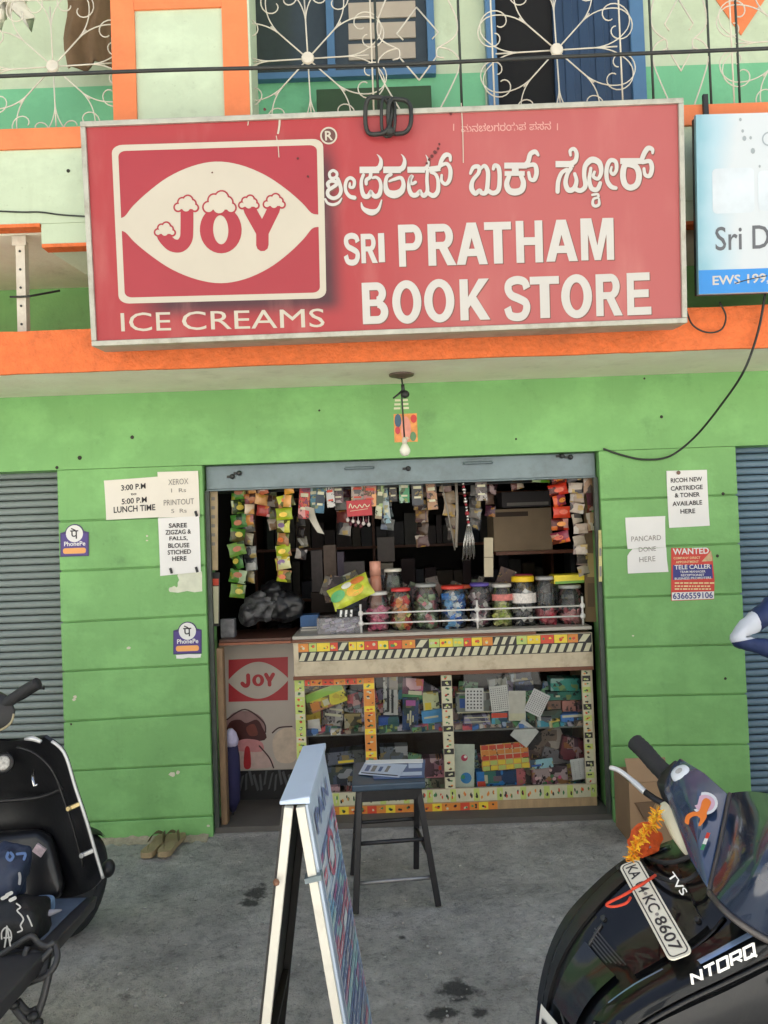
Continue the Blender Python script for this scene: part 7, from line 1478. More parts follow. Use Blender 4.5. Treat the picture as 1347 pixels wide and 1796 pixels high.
def hull(pts, name, material, parent, bevel=.008, segs=3, sub=0):
    bm = bmesh.new(); vs_ = [bm.verts.new(p) for p in pts]; bmesh.ops.convex_hull(bm, input=vs_); loose = [v for v in bm.verts if not v.link_faces]; bmesh.ops.delete(bm, geom=loose, context='VERTS')
    bmesh.ops.dissolve_limit(bm, angle_limit=R(4), verts=bm.verts, edges=bm.edges); bmesh.ops.recalc_face_normals(bm, faces=bm.faces); bm.verts.index_update()
    mb = MB(); mb.add([v.co.copy() for v in bm.verts], [tuple(v.index for v in f.verts) for f in bm.faces]); bm.free()
    return mb.build(name, material, parent, bevel=bevel, segs=segs, smooth_=True, sub=sub)
def wheel(par, c, axis, r, w):
    ax = Vector(axis).normalized(); c = Vector(c)
    mb = MB(); prof = [(r * .68, -w * .36), (r * .80, -w * .5), (r * .94, -w * .44), (r, -w * .2), (r, w * .2), (r * .94, w * .44), (r * .80, w * .5), (r * .68, w * .36)]
    n_ = 32; x = ax.orthogonal().normalized(); y = ax.cross(x); rows = [[c + ax * z + (x * math.cos(2 * math.pi * j / n_) + y * math.sin(2 * math.pi * j / n_)) * rr for j in range(n_)] for rr, z in prof]
    mb.grid(rows + [rows[0]], closed_u=True); wo_ = mb.build('wheel', RUBBER, par, smooth_=True)
    mb = MB(); mb.lathe(c - ax * w * .3, [(r * .15, 0), (r * .2, .01), (r * .66, .012), (r * .69, 0), (r * .69, w * .6), (r * .66, w * .58), (r * .2, w * .6), (r * .15, w * .62)], 24, axis=ax); mb.build('rim', GREYPL, wo_, smooth_=True)
    return wo_
# ---------- right scooter, nose towards the left, leaning on its stand
def D(px, py, d): return tuple(WD(px, py, d))
RS = thing('scooter', 'black scooter with number plate and garland at the lower right', 'scooter', (.75, -2.5, 0))
RAIL = [
 [(1185, 1470, 1.80), (1120, 1496, 1.76), (1080, 1518, 1.74), (1030, 1562, 1.72), (990, 1608, 1.70), (962, 1665, 1.69), (946, 1735, 1.68), (938, 1810, 1.68), (940, 1890, 1.69)],
 [(1205, 1490, 1.72), (1145, 1516, 1.68), (1102, 1544, 1.66), (1056, 1588, 1.645), (1016, 1636, 1.635), (984, 1692, 1.63), (964, 1760, 1.63), (958, 1830, 1.635), (958, 1910, 1.645)],
 [(1228, 1530, 1.60), (1190, 1572, 1.585), (1150, 1606, 1.575), (1105, 1648, 1.565), (1060, 1690, 1.56), (1018, 1738, 1.56), (992, 1795, 1.56), (984, 1860, 1.565), (984, 1935, 1.575)],
 [(1275, 1600, 1.50), (1240, 1638, 1.49), (1200, 1668, 1.485), (1150, 1700, 1.48), (1098, 1732, 1.48), (1050, 1776, 1.48), (1020, 1832, 1.485), (1010, 1890, 1.49), (1010, 1960, 1.50)],
 [(1400, 1622, 1.43), (1330, 1660, 1.425), (1262, 1698, 1.42), (1192, 1733, 1.42), (1124, 1770, 1.42), (1070, 1812, 1.42), (1040, 1864, 1.425), (1032, 1920, 1.43), (1032, 1990, 1.44)],
 [(1430, 1700, 1.425), (1352, 1738, 1.415), (1278, 1772, 1.41), (1206, 1802, 1.41), (1138, 1834, 1.41), (1086, 1872, 1.41), (1056, 1922, 1.415), (1046, 1980, 1.42), (1046, 2050, 1.43)],
 [(1450, 1830, 1.45), (1372, 1850, 1.45), (1294, 1874, 1.45), (1222, 1894, 1.45), (1156, 1920, 1.45), (1104, 1954, 1.45), (1074, 2000, 1.455), (1062, 2050, 1.46), (1062, 2110, 1.47)]]
ctrl = [[D(*p) for p in r_] for r_ in RAIL]; rows = dense(ctrl, 5, 5)
mb = MB(); NR, SG_ = shell(mb, rows, .03); apr = mb.build('front_apron', GLOSS, RS, smooth_=True)
def surf(i, j, off=.004):
    """point on the apron: i across (0..6), j along (0..8)"""
    a, b_ = min(max(i * 5, 0), len(rows) - 1.001), min(max(j * 5, 0), len(rows[0]) - 1.001); i0_, j0_ = int(a), int(b_); f, g_ = a - i0_, b_ - j0_
    p = (rows[i0_][j0_] * (1 - f) + rows[i0_ + 1][j0_] * f) * (1 - g_) + (rows[i0_][j0_ + 1] * (1 - f) + rows[i0_ + 1][j0_ + 1] * f) * g_; n_ = NR[i0_][j0_] * SG_
    return p + n_ * off
def decal(name, i0_, j0_, i1_, j1_, material, off=.004, par=None, N=6, tap=0):
    mb = MB(); mb.grid([[surf(i0_ + (i1_ - i0_) * a / N, j0_ + (j1_ - j0_) * b_ / N + tap * a / N, off) for b_ in range(N + 1)] for a in range(N + 1)])
    k = mb.v; return mb.build(name, material, par or apr, smooth_=True)
# raised ridges and panel gaps
def ridge(pts, r_, material, name='panel_ridge', off=.002): mb = MB(); mb.tube([surf(*p, off) for p in smooth(pts, 6)], r_, 6); return mb.build(name, material, apr, smooth_=True)
ridge([(3.05, .3), (3.1, 1.5), (3.15, 3), (3.2, 4.5), (3.1, 5.6)], .004, GLOSS); ridge([(.55, .4), (.55, 2), (.6, 4), (.7, 6), (.75, 8)], .006, GLOSS); ridge([(1.3, 3.0), (1.5, 4.5), (1.7, 5.8), (2.6, 6.1), (3.1, 5.6)], .0035, GREYPL); ridge([(4.45, .0), (4.4, 1.5), (4.4, 3.2), (4.5, 5)], .006, GLOSS)
ridge([(5.0, .2), (4.95, 2), (4.95, 4), (5.0, 6)], .003, GREYPL)
def raised(name, i0_, j0_, i1_, j1_, material, off, th, N=14, jag=0.0):
    rws = [[surf(i0_ + (i1_ - i0_) * a / N, j0_ + (j1_ - j0_) * b_ / N + jag * (a / N), off) for b_ in range(N + 1)] for a in range(N + 1)]
    mb = MB(); shell(mb, rws, th); return mb.build(name, material, apr, smooth_=True, bevel=.002)
SATIN = mat('satin_black_panel', (16, 17, 20), .5, .25, 10, .06, 90, coat=.15, dirt=.3, dirtcol=(62, 58, 54), dscale=18)
raised('centre_panel', 1.15, .5, 2.95, 3.3, GLOSS, .010, .012, jag=.3); raised('shoulder_panel', 3.25, .15, 4.25, 5.2, GLOSS, .012, .014, jag=-.4); raised('cheek_panel', .25, 1.2, 1.0, 6.2, SATIN, .007, .01); raised('lower_panel', 4.55, .1, 5.7, 5.4, SATIN, .008, .012); raised('nose_panel', 2.4, 5.9, 4.2, 7.4, SATIN, .010, .012)
for (i_, j_) in ((1.3, .8), (2.75, .9), (1.35, 3.2), (3.4, .5), (4.1, 4.6), (.6, 2.0), (4.8, 1.0), (4.8, 4.4)):
    q_ = surf(i_, j_, .016); mb = MB(); mb.lathe(q_, [(.006, -.006), (.006, .001), (.003, .0015)], 8, axis=NR[min(int(i_ * 5), 30)][min(int(j_ * 5), 40)] * SG_); mb.build('screw', DARKM, apr)
decal('lamp_lens', 1.35, 4.0, 2.6, 5.8, mat('smoked_lens', (16, 16, 18), .2, .2, 10, coat=.4), .009)
decal('highlight_strip', 3.74, .5, 3.84, 2.3, mat('highlight_blue', (126, 146, 178), .2, .1, 10, metal=.4), .019); decal('highlight_strip', 3.42, 3.0, 3.48, 4.6, MATS['highlight_blue'], .019)  # pale blue strips paint in the sky highlights along the apron
for q_ in ([(1215, 1500, 1.60), (1180, 1512, 1.62), (1150, 1510, 1.66), (1128, 1500, 1.72)], [(1225, 1530, 1.565), (1200, 1545, 1.56), (1160, 1540, 1.60), (1130, 1522, 1.66), (1125, 1505, 1.70)]):
    mb = MB(); mb.tube([Vector(p) for p in smooth([D(*p) for p in q_], 5)], .005, 7); mb.build('control_cable', RUBBER, RS, smooth_=True)
for k_ in range(5): decal('vent_slot', 1.3 + .05 * k_, 3.55 + .09 * k_, 2.5 - .1 * k_, 3.59 + .09 * k_, GREYPL, .006)
wd = decal('fender_decal', .9, 6.05, 2.1, 7.3, mat('white_decal', (214, 212, 204), .4), .016); decal('decal_bar', 1.15, 6.3, 1.5, 7.0, MATTE, .019)
# maker lettering
def lplane(a, b_, c): # origin a, towards b (right), towards c (up)
    a, b_, c = Vector(a), Vector(b_), Vector(c); u = (b_ - a).normalized(); v = (c - a); v = (v - u * v.dot(u)).normalized(); return Plane(a, u, v), (b_ - a).length
pl_, w = lplane(D(1212, 1726, 1.385), D(1326, 1670, 1.375), D(1206, 1700, 1.385)); mb = MB(); 
LET = {'N': [[(0, 0), (0, 1)], [(.0, .92), (1, .08)], [(1, 0), (1, 1)]], 'T': [[(-.05, 1), (1.05, 1)], [(.5, 1), (.5, 0)]], 'O': [[(0, 0), (1, 0)], [(1, -.1), (1, 1.1)], [(1, 1), (0, 1)], [(0, 1.1), (0, -.1)]], 'R': [[(0, 0), (0, 1.1)], [(0, 1), (1, 1)], [(1, 1.1), (1, .42)], [(1.08, .45), (0, .45)], [(.5, .45), (1.05, 0)]], 'Q': [[(0, 0), (1, 0)], [(1, -.1), (1, 1.1)], [(1, 1), (0, 1)], [(0, 1.1), (0, -.1)], [(.6, .25), (1.2, -.2)]]}
hh_, k_ = .0185, 0
for q_, ch in enumerate('NTORQ'):
    for sg_ in LET[ch]:
        P_ = [(w * (.02 + .2 * q_ + .145 * x) + .007 * y, .002 + hh_ * y) for x, y in sg_]; mb.stroke(pl_, P_, .0024, .006 + k_ * .0001, sub=1, cap=False); k_ += 1
mb.build('lettering', SILV, apr)
pl_, w = lplane(D(1170, 1536, 1.56), D(1196, 1572, 1.535), D(1184, 1526, 1.56)); mb = MB(); text_in(mb, pl_, 'TVS', 0, 0, w, .015, .006, .01); mb.build('lettering', SILV, apr)
# number plate
pf, pn = Vector(D(1085, 1519, 1.650)), Vector(D(1174, 1686, 1.405)); pu = Vector(D(1107, 1503, 1.660)); PP, pw = lplane(pf, pn, pu); ph = .046
mb = MB(); mb.poly(PP, rrect(0, 0, pw, ph, .012), 0, .003); npl = mb.build('number_plate', mat('plate_cream_white', (222, 218, 200), .35, .05, 20, dirt=.2, dirtcol=(160, 150, 126)), RS)
mb = MB(); mb.ring(PP, rrect(.004, .004, pw - .004, ph - .004, .010), rrect(.0062, .0062, pw - .0062, ph - .0062, .008), .0008); mb.build('plate_border', INK, npl)
for (s, a, b_) in (('KA', .05, .19), ('04', .24, .345), ('KC', .40, .56), ('8607', .62, .94)):
    mb = MB(); text_in(mb, PP, s, pw * a, .011, pw * b_, .034, .001, .012); mb.build('plate_character', INK, npl)
mb = MB(); mb.poly(PP, circ((pw * .59, .022), .004, 8), .001); mb.poly(PP, circ((pw * .37, .022), .004, 8), .0012); mb.build('plate_dash', INKF, npl)
mb = MB(); mb.tube([PP.at(pw * .5, .02, -.003), PP.at(pw * .5, .01, -.05)], .008, 6); mb.build('plate_stay', MATTE, npl)
RT = mat('red_thread', (206, 66, 40), .8, .2, 40); mb = MB()
mb.tube([Vector(p) for p in smooth([D(1108, 1562, 1.56), D(1090, 1572, 1.55), D(1070, 1582, 1.56), D(1064, 1588, 1.56), D(1078, 1590, 1.55), D(1098, 1584, 1.54), D(1106, 1574, 1.55)], 5)], .0028, 6); mb.tube([Vector(D(1108, 1560, 1.55)), Vector(D(1124, 1552, 1.55)), Vector(D(1150, 1535, 1.57))], .003, 6); tag(mb.build('red_thread', RT, None, smooth_=True), 'red sacred thread tied round the number plate', 'thread')
# handlebar cowl: far half with stickers, near half a glossy dome
far = [(1163, 1388, 1.80), (1176, 1345, 1.83), (1192, 1327, 1.83), (1236, 1354, 1.74), (1278, 1392, 1.665), (1262, 1480, 1.57), (1241, 1562, 1.49), (1207, 1503, 1.60)]
fp_ = [Vector(D(*p)) for p in far]; cen = sum(fp_, Vector()) / len(fp_); nrm_ = (fp_[4] - fp_[0]).cross(fp_[6] - fp_[0]).normalized(); nrm_ = nrm_ if nrm_.dot(CAM - cen) > 0 else -nrm_
cow = hull(fp_ + [cen + nrm_ * .012 + (p - cen) * .55 for p in fp_] + [p - nrm_ * .05 + (cen - p) * .2 for p in fp_], 'handlebar_cowl', DARKBLUE, RS, .006, 3)
DOME = [[(1279, 1391, 1.665), (1262, 1480, 1.565), (1242, 1563, 1.485)], [(1318, 1388, 1.61), (1302, 1482, 1.44), (1264, 1590, 1.43)], [(1372, 1398, 1.57), (1356, 1500, 1.36), (1302, 1622, 1.40)], [(1440, 1428, 1.56), (1420, 1540, 1.39), (1352, 1650, 1.41)], [(1500, 1490, 1.58), (1480, 1580, 1.44), (1425, 1670, 1.46)]]
dr_ = dense([[D(*p) for p in r_] for r_ in DOME], 5, 5); mb = MB(); shell(mb, dr_, .05); hsh = mb.build('handlebar_visor', mat('tinted_visor', (30, 40, 58), .18, .2, 6, coat=.9, dirt=.15, dirtcol=(60, 54, 48), dscale=12), RS, smooth_=True)
mb = MB(); mb.tube([r_[-1] - FWD * .004 for r_ in dr_], .006, 8); mb.tube([p - FWD * .004 for p in dr_[0]], .005, 8); mb.build('visor_rim', mat('worn_rim', (72, 68, 66), .4, .3, 30), hsh, smooth_=True)
CPn = Plane(cen + nrm_ * .0135, (fp_[6] - fp_[2]).normalized(), nrm_.cross((fp_[6] - fp_[2]).normalized()))
def on(px, py, off=.0):
    r_ = ray(px, py); o_ = cen + nrm_ * (.0125 + off); return CAM + r_ * ((o_ - CAM).dot(nrm_) / r_.dot(nrm_))
def patch(name, outline, material, off, par): 
    V = [on(x, y, off) for x, y in outline]; mb = MB(); mb.add(V, [tuple(range(len(V)))]); return mb.build(name, material, par)
p = on(1195, 1358, .0); mb = MB(); mb.lathe(p, [(.022, -.012), (.024, .0), (.022, .008), (.014, .011)], 20, axis=nrm_); mb.build('mirror_plug', mat('white_plug', (214, 220, 226), .35), cow, smooth_=True)
mb = MB(); mb.lathe(p + nrm_ * .0113, [(.009, 0), (.008, .0006)], 12, axis=nrm_); mb.build('plug_mark', mat('plug_grey', (170, 170, 168), .5, .3, 80), cow)
patch('sticker_disc', [(1236 + 23 * math.cos(a), 1409 + 20 * math.sin(a)) for a in [i * .2618 for i in range(24)]], mat('white_sticker', (222, 226, 230), .4), .002, cow)
patch('sticker_disc', [(1236 + 18 * math.cos(a), 1409 + 15 * math.sin(a)) for a in [i * .2618 for i in range(24)]], mat('pale_pink_sticker', (214, 176, 196), .4), .0026, cow)
patch('orange_sticker', smooth([(1232, 1404), (1240, 1400), (1247, 1408), (1240, 1424), (1239, 1434), (1229, 1448), (1225, 1447), (1228, 1436), (1220, 1431), (1210, 1436), (1208, 1446), (1201, 1442), (1204, 1430), (1214, 1424), (1226, 1422)], 4, True), mat('orange_vinyl', (238, 128, 52), .4), .0034, cow)
for k_, c_ in enumerate(((206, 60, 50), (232, 232, 228), (40, 130, 90))): patch('flag_sticker', [(1240 - 4 * k_, 1460 + 10 * k_), (1246 - 4 * k_, 1461 + 10 * k_), (1242 - 4 * k_, 1471 + 10 * k_), (1236 - 4 * k_, 1470 + 10 * k_)], mat('flag_%d' % k_, c_, .4), .002, cow)
DRL = [(1163, 1414, 1.76), (1172, 1409, 1.755), (1206, 1470, 1.655), (1207, 1500, 1.625), (1199, 1498, 1.635), (1180, 1470, 1.68), (1162, 1432, 1.74)]
dp = [Vector(D(*p)) for p in DRL]; hull([p - FWD * .006 for p in dp] + [p + FWD * .02 for p in dp], 'running_lamp', mat('cream_lens', (216, 210, 180), .3, .06, 10), RS, .003, 2)
hull([Vector(D(*p)) for p in ((1166, 1376, 1.80), (1184, 1330, 1.84), (1160, 1352, 1.85), (1150, 1372, 1.84), (1170, 1412, 1.79), (1205, 1345, 1.84), (1160, 1400, 1.84), (1190, 1420, 1.85))], 'switch_housing', BLACKP, RS, .006, 2)
gp = [Vector(D(*p)) for p in ((1113, 1301, 1.965), (1130, 1317, 1.935), (1150, 1340, 1.90), (1176, 1366, 1.86))]; mb = MB(); mb.tube([gp[0] - (gp[1] - gp[0]) * .14] + [Vector(p) for p in smooth([tuple(p) for p in gp], 6)], [.012] + [.0215 + .0012 * (i % 2) for i in range(19)], 12); mb.build('grip', RUBBER, RS, smooth_=True)
lv = [Vector(D(*p)) for p in ((1069, 1346, 1.93), (1085, 1351, 1.915), (1108, 1368, 1.89), (1132, 1390, 1.86))]; mb = MB(); mb.tube([Vector(p) for p in smooth([tuple(p) for p in lv], 5)], [.004, .006, .0065] + [.0065] * 8 + [.008] * 5, 8); lev = mb.build('brake_lever', SILV, RS, smooth_=True)
mb = MB(); mb.tube([Vector(D(1131, 1389, 1.86)), Vector(D(1150, 1402, 1.84)), Vector(D(1170, 1412, 1.80))], .008, 8); mb.build('lever_stem', MATTE, lev, smooth_=True)
hull([Vector(D(*p)) for p in ((1130, 1520, 1.76), (1205, 1500, 1.68), (1240, 1565, 1.57), (1180, 1560, 1.64), (1160, 1500, 1.80), (1220, 1500, 1.76), (1260, 1570, 1.62), (1275, 1500, 1.7))], 'steering_neck', MATTE, RS, .01, 2)
# unseen rest of the machine, plainly built so it stands up
hull([(.80, -2.62, .60), (.80, -2.40, .60), (.82, -2.60, .80), (.82, -2.44, .80), (.84, -2.66, .35), (.84, -2.36, .35), (.88, -2.62, .78), (.88, -2.42, .78)], 'leg_shield', MATTE, RS, .02)
hull([(.72, -2.70, .30), (.72, -2.36, .30), (1.12, -2.70, .30), (1.12, -2.36, .30), (.72, -2.68, .36), (.72, -2.38, .36), (1.12, -2.68, .36), (1.12, -2.38, .36)], 'floorboard', MATTE, RS, .01)
hull([(1.08, -2.66, .32), (1.08, -2.38, .32), (1.1, -2.64, .68), (1.1, -2.40, .68), (1.8, -2.62, .74), (1.8, -2.42, .74), (1.75, -2.62, .45), (1.75, -2.42, .45)], 'tail_body', GLOSS, RS, .04)
hull([(1.06, -2.64, .69), (1.06, -2.40, .69), (1.72, -2.62, .75), (1.72, -2.42, .75), (1.12, -2.63, .78), (1.12, -2.41, .78), (1.7, -2.60, .84), (1.7, -2.44, .84)], 'seat', mat('black_vinyl_seat', (24, 24, 25), .5, .1), RS, .03)
wheel(RS, (.42, -2.50, .23), (0, 1, -.15), .23, .10); wheel(RS, (1.55, -2.52, .23), (0, 1, -.15), .23, .11)
hull([(.36, -2.58, .50), (.36, -2.44, .50), (.62, -2.60, .50), (.62, -2.42, .50), (.40, -2.56, .42), (.40, -2.45, .42), (.60, -2.58, .42), (.6, -2.43, .42)], 'fender', GLOSS, RS, .02)
mb = MB(); mb.tube([(.62, -2.5, .72), (.45, -2.56, .24)], .018, 8); mb.tube([(.62, -2.5, .72), (.45, -2.44, .24)], .018, 8); mb.build('fork', GREYPL, RS, smooth_=True)
mb = MB(); mb.tube([(1.05, -2.66, .3), (1.0, -2.82, .004)], .011, 8); mb.build('side_stand', DARKM, RS)
# marigold garland on the headstock
GA = thing('marigold_garland', 'yellow and orange garland tied at the front of the right scooter', 'garland', Vector(D(1125, 1500, 1.70)))
mo_ = mat('orange_cloth', (206, 84, 26), .8, .2, 30, .3, 40); hc = [Vector(D(*p)) for p in ((1108, 1492, 1.69), (1122, 1462, 1.72), (1150, 1450, 1.73), (1166, 1458, 1.73), (1160, 1488, 1.70), (1130, 1508, 1.67), (1112, 1506, 1.67))]
cb_ = sum(hc, Vector()) / 7; mb = MB(); rws = []
for i in range(9):
    rws.append([cb_ + (Vector(smooth([tuple(p) for p in hc], 3, True)[j]) - cb_) * (.82 - i / 10.5) - FWD * (.014 * math.sin(math.pi / 2 * i / 8) + .022 * abs(mnoise.noise((j * .55, i * .6, 3)))) for j in range(21)])
mb.grid(rws, closed_u=True); mb.grid([[p + FWD * .05 for p in r_] for r_ in rws], closed_u=True, flip=True); mb.build('orange_bow', mo_, GA, smooth_=True)
YM = mat('yellow_petal', (244, 186, 40), .8, .2, 60); OM = mat('orange_petal', (240, 150, 30), .8, .2, 60)
path = [Vector(p) for p in smooth([D(1152, 1424, 1.72), D(1150, 1440, 1.70), D(1136, 1458, 1.685), D(1122, 1474, 1.675), D(1112, 1490, 1.665), D(1108, 1508, 1.655), D(1116, 1518, 1.65)], 5)]
for kk, m_ in enumerate((YM, OM)):
    mb = MB()
    for i in range(kk, 260, 2):
        p = path[int(i / 260 * (len(path) - 1))]; d = Vector((random.gauss(0, 1), random.gauss(0, 1), random.gauss(0, 1))).normalized(); l = random.uniform(.008, .020); s_ = d.orthogonal().normalized() * random.uniform(.0016, .0032); a = p + d * .003
        mb.add([a - s_, a + s_, p + d * l + s_ * .5, p + d * l - s_ * .5, a + d.cross(s_) * .4, p + d * l * .9 + d.cross(s_) * .5], [(0, 1, 2, 3), (0, 4, 5, 3), (1, 2, 5, 4)])
    mb.build('petals', m_, GA, kind='stuff')

# ---------- left scooter seen from behind its leg shield
LS = thing('scooter', 'black scooter seen from behind with pale-edged leg shield at the lower left', 'scooter', (-1.25, -1.75, 0))
SH = [
 [(-190, 1330, 2.36), (-120, 1292, 2.44), (-40, 1296, 2.53), (20, 1300, 2.53), (52, 1296, 2.48), (78, 1293, 2.43)],
 [(-200, 1362, 2.36), (-120, 1338, 2.48), (-40, 1335, 2.56), (30, 1334, 2.56), (82, 1326, 2.50), (110, 1319, 2.43)],
 [(-205, 1420, 2.36), (-120, 1408, 2.50), (-40, 1400, 2.60), (40, 1398, 2.60), (100, 1392, 2.52), (130, 1380, 2.43)],
 [(-205, 1490, 2.36), (-120, 1478, 2.50), (-40, 1468, 2.60), (50, 1464, 2.60), (116, 1456, 2.52), (150, 1440, 2.43)],
 [(-200, 1560, 2.36), (-120, 1548, 2.48), (-40, 1538, 2.57), (60, 1532, 2.57), (136, 1522, 2.50), (166, 1496, 2.43)],
 [(-190, 1620, 2.36), (-120, 1604, 2.46), (-40, 1592, 2.53), (70, 1584, 2.53), (150, 1566, 2.48), (179, 1540, 2.43)]]
lr = dense([[D(*p) for p in r_] for r_ in SH], 5, 5); mb = MB(); shell(mb, lr, .010); lsh = mb.build('leg_shield', mat('satin_leg_shield', (20, 21, 24), .38, .25, 8, .08, 70, coat=.25, dirt=.3, dirtcol=(56, 54, 52), dscale=10), LS, smooth_=True)
hull([Vector(D(*p)) for p in ((-70, 1470, 2.53), (-60, 1585, 2.45), (66, 1452, 2.53), (96, 1470, 2.53), (116, 1545, 2.48), (104, 1580, 2.45), (30, 1590, 2.44), (-60, 1460, 2.62), (90, 1460, 2.62), (110, 1570, 2.58), (-60, 1580, 2.58))], 'knee_pocket', mat('pocket_blue_black', (15, 17, 22), .4, .2, 10, coat=.3), LS, .03, 5)
mb = MB(); mb.tube([Vector(p) for p in smooth([D(-80, 1412, 2.55), D(0, 1405, 2.55), D(70, 1398, 2.53), D(112, 1382, 2.49)], 5)], .007, 8); mb.build('moulded_ridge', MATTE, lsh, smooth_=True)
mb = MB(); mb.tube([Vector(p) for p in smooth([D(30, 1310, 2.49), D(62, 1322, 2.47), D(92, 1352, 2.46), D(112, 1402, 2.46), D(130, 1460, 2.46), D(146, 1520, 2.46)], 5)], .004, 8); mb.build('moulded_ridge', MATTE, lsh, smooth_=True)
mb = MB(); mb.tube([Vector(D(58, 1352, 2.47)), Vector(D(58, 1368, 2.42)), Vector(D(60, 1378, 2.42)), Vector(D(66, 1376, 2.42))], .005, 8); mb.build('bag_hook', CHROME, lsh, smooth_=True)
edge = [r_[-1] for r_ in lr]; mb = MB(); mb.tube([p + Vector((.004, -.002, 0)) for p in edge[2:]], .0052, 8); mb.build('edge_trim', SILV, lsh, smooth_=True)
mb = MB(); mb.tube([Vector(D(*p)) for p in ((44, 1296, 2.42), (58, 1295, 2.415), (72, 1301, 2.41))], [.005, .009, .006], 8); mb.build('edge_trim', SILV, lsh, smooth_=True)
for (x, y, c_) in ((131, 1413, (206, 184, 130)), (154, 1495, (200, 200, 196))):
    a = Vector(D(x + 10, y - 4, 2.43)); b_ = Vector(D(x - 8, y + 4, 2.42)); mb = MB(); mb.bar(a, b_, .012, .012); mb.lathe(b_, [(.008, 0), (.008, .012)], 8, axis=(-.3, -1, 0)); mb.build('trim_clamp', mat('clamp_%d' % c_[2], c_, .35, .1, 20, metal=.4), lsh, bevel=.002)
p = Vector(D(8, 1338, 2.52)); mb = MB(); mb.lathe(p, [(.034, 0), (.034, .006), (.026, .010), (.02, .008)], 20, axis=(.0, -1, .25)); ky = mb.build('ignition_surround', BLACKP, LS, smooth_=True)
mb = MB(); mb.lathe(p + Vector((0, -.0105, .0026)), [(.024, 0), (.022, .003), (.01, .004)], 18, axis=(0, -1, .25)); mb.build('key_dial', mat('pale_dial', (180, 178, 172), .4, .5, 90), ky, smooth_=True)
gp = [D(66, 1198, 2.46), D(45, 1210, 2.47), D(22, 1226, 2.48), D(0, 1240, 2.50)]; mb = MB(); mb.tube([Vector(p) for p in smooth(gp, 5)], .0185, 12); mb.build('grip', RUBBER, LS, smooth_=True)
mb = MB(); mb.tube([Vector(p) for p in smooth([D(77, 1206, 2.56), D(66, 1208, 2.56), D(44, 1222, 2.56), D(16, 1236, 2.55)], 5)], [.008] + [.0055] * 15, 8); mb.build('brake_lever', MATTE, LS, smooth_=True)
hull([Vector(D(*p)) for p in ((18, 1222, 2.48), (28, 1246, 2.47), (22, 1270, 2.46), (2, 1280, 2.46), (-60, 1290, 2.46), (-90, 1230, 2.46), (0, 1212, 2.50), (-60, 1200, 2.5), (16, 1228, 2.60), (-60, 1220, 2.62), (10, 1272, 2.60), (-70, 1285, 2.6))], 'handlebar_cowl', MATTE, LS, .012)
mb = MB(); mb.tube([Vector(p) for p in smooth([D(24, 1252, 2.44), D(20, 1266, 2.43), D(6, 1278, 2.43), D(-12, 1284, 2.44)], 4)], .004, 6); mb.build('cowl_trim', mat('tan_trim', (150, 140, 110), .4), LS, smooth_=True)
# floorboard, running along from the shield towards the rider
FB = [(172, 1552, 2.46), (136, 1598, 2.34), (92, 1660, 2.19), (70, 1700, 2.10)]; fbp = [Vector(D(*p)) for p in FB]; zf_ = sum(p.z for p in fbp) / 4
top_ = [Vector((p.x, p.y, zf_)) for p in fbp]; pts = []
for p in top_: pts += [p, p + Vector((-.50, .0, 0)), p + Vector((-.012, 0, -.04)), p + Vector((-.5, 0, -.055))]
pts += [Vector((top_[-1].x - .02, -2.2, zf_)), Vector((top_[-1].x - .02, -2.2, zf_ - .05))]
hull(pts, 'floorboard', GREYPL, LS, .006); 
mb = MB(); mb.add([top_[0] + Vector((-.03, -.02, .004)), top_[1] + Vector((-.025, 0, .004)), top_[2] + Vector((-.025, 0, .004)), top_[2] + Vector((-.40, 0, .004)), top_[0] + Vector((-.40, -.02, .004))], [(0, 4, 3, 2, 1)]); mb.build('floor_mat', mat('blue_grey_mat', (92, 104, 120), .6, .15, 20), LS)
wc = WZ(138, 1642, 0) + Vector((-.03, .03, .195))
wheel(LS, wc, (1, -.22, 0), .195, .09); fd = Vector((.22, .97, 0)).normalized(); axv = Vector((1, -.22, 0)).normalized(); mb = MB(); rr_ = []
for i in range(13):
    a = R(40 + 120 * i / 12); c = wc + fd * (math.cos(a) * .212) + Vector((0, 0, math.sin(a) * .212)); rr_.append([c + axv * (.07 * s_) - (c - wc).normalized() * (.03 * abs(s_) ** 2) for s_ in (-1, -.6, 0, .6, 1)])
mb.grid(rr_); mb.grid([[p - (p - wc).normalized() * .006 for p in r_] for r_ in rr_], flip=True); mb.build('fender', MATTE, LS, smooth_=True)
mb = MB(); p = Vector(D(190, 1523, 2.62)); mb.ell(p, .022, .03, .03, 12, 8); mb.tube([p, p + Vector((-.09, .0, .02))], .010, 8); mb.build('indicator', BLACKP, LS, smooth_=True)
# body behind the rider's feet, mostly out of the picture
hull([(-1.42, -2.3, .30), (-1.02, -2.3, .30), (-1.40, -2.2, .62), (-1.06, -2.2, .62), (-1.38, -3.0, .8), (-1.1, -3.0, .8), (-1.38, -3.0, .45), (-1.1, -3.0, .45)], 'tail_body', GLOSS, LS, .03)
hull([(-1.40, -2.18, .64), (-1.06, -2.18, .64), (-1.36, -2.95, .82), (-1.12, -2.95, .82), (-1.39, -2.25, .74), (-1.08, -2.25, .74), (-1.36, -2.9, .9), (-1.12, -2.9, .9)], 'seat', mat('black_vinyl_seat', (24, 24, 25), .5, .1), LS, .03)
wheel(LS, (-1.24, -2.75, .21), (1, 0, 0), .21, .10)
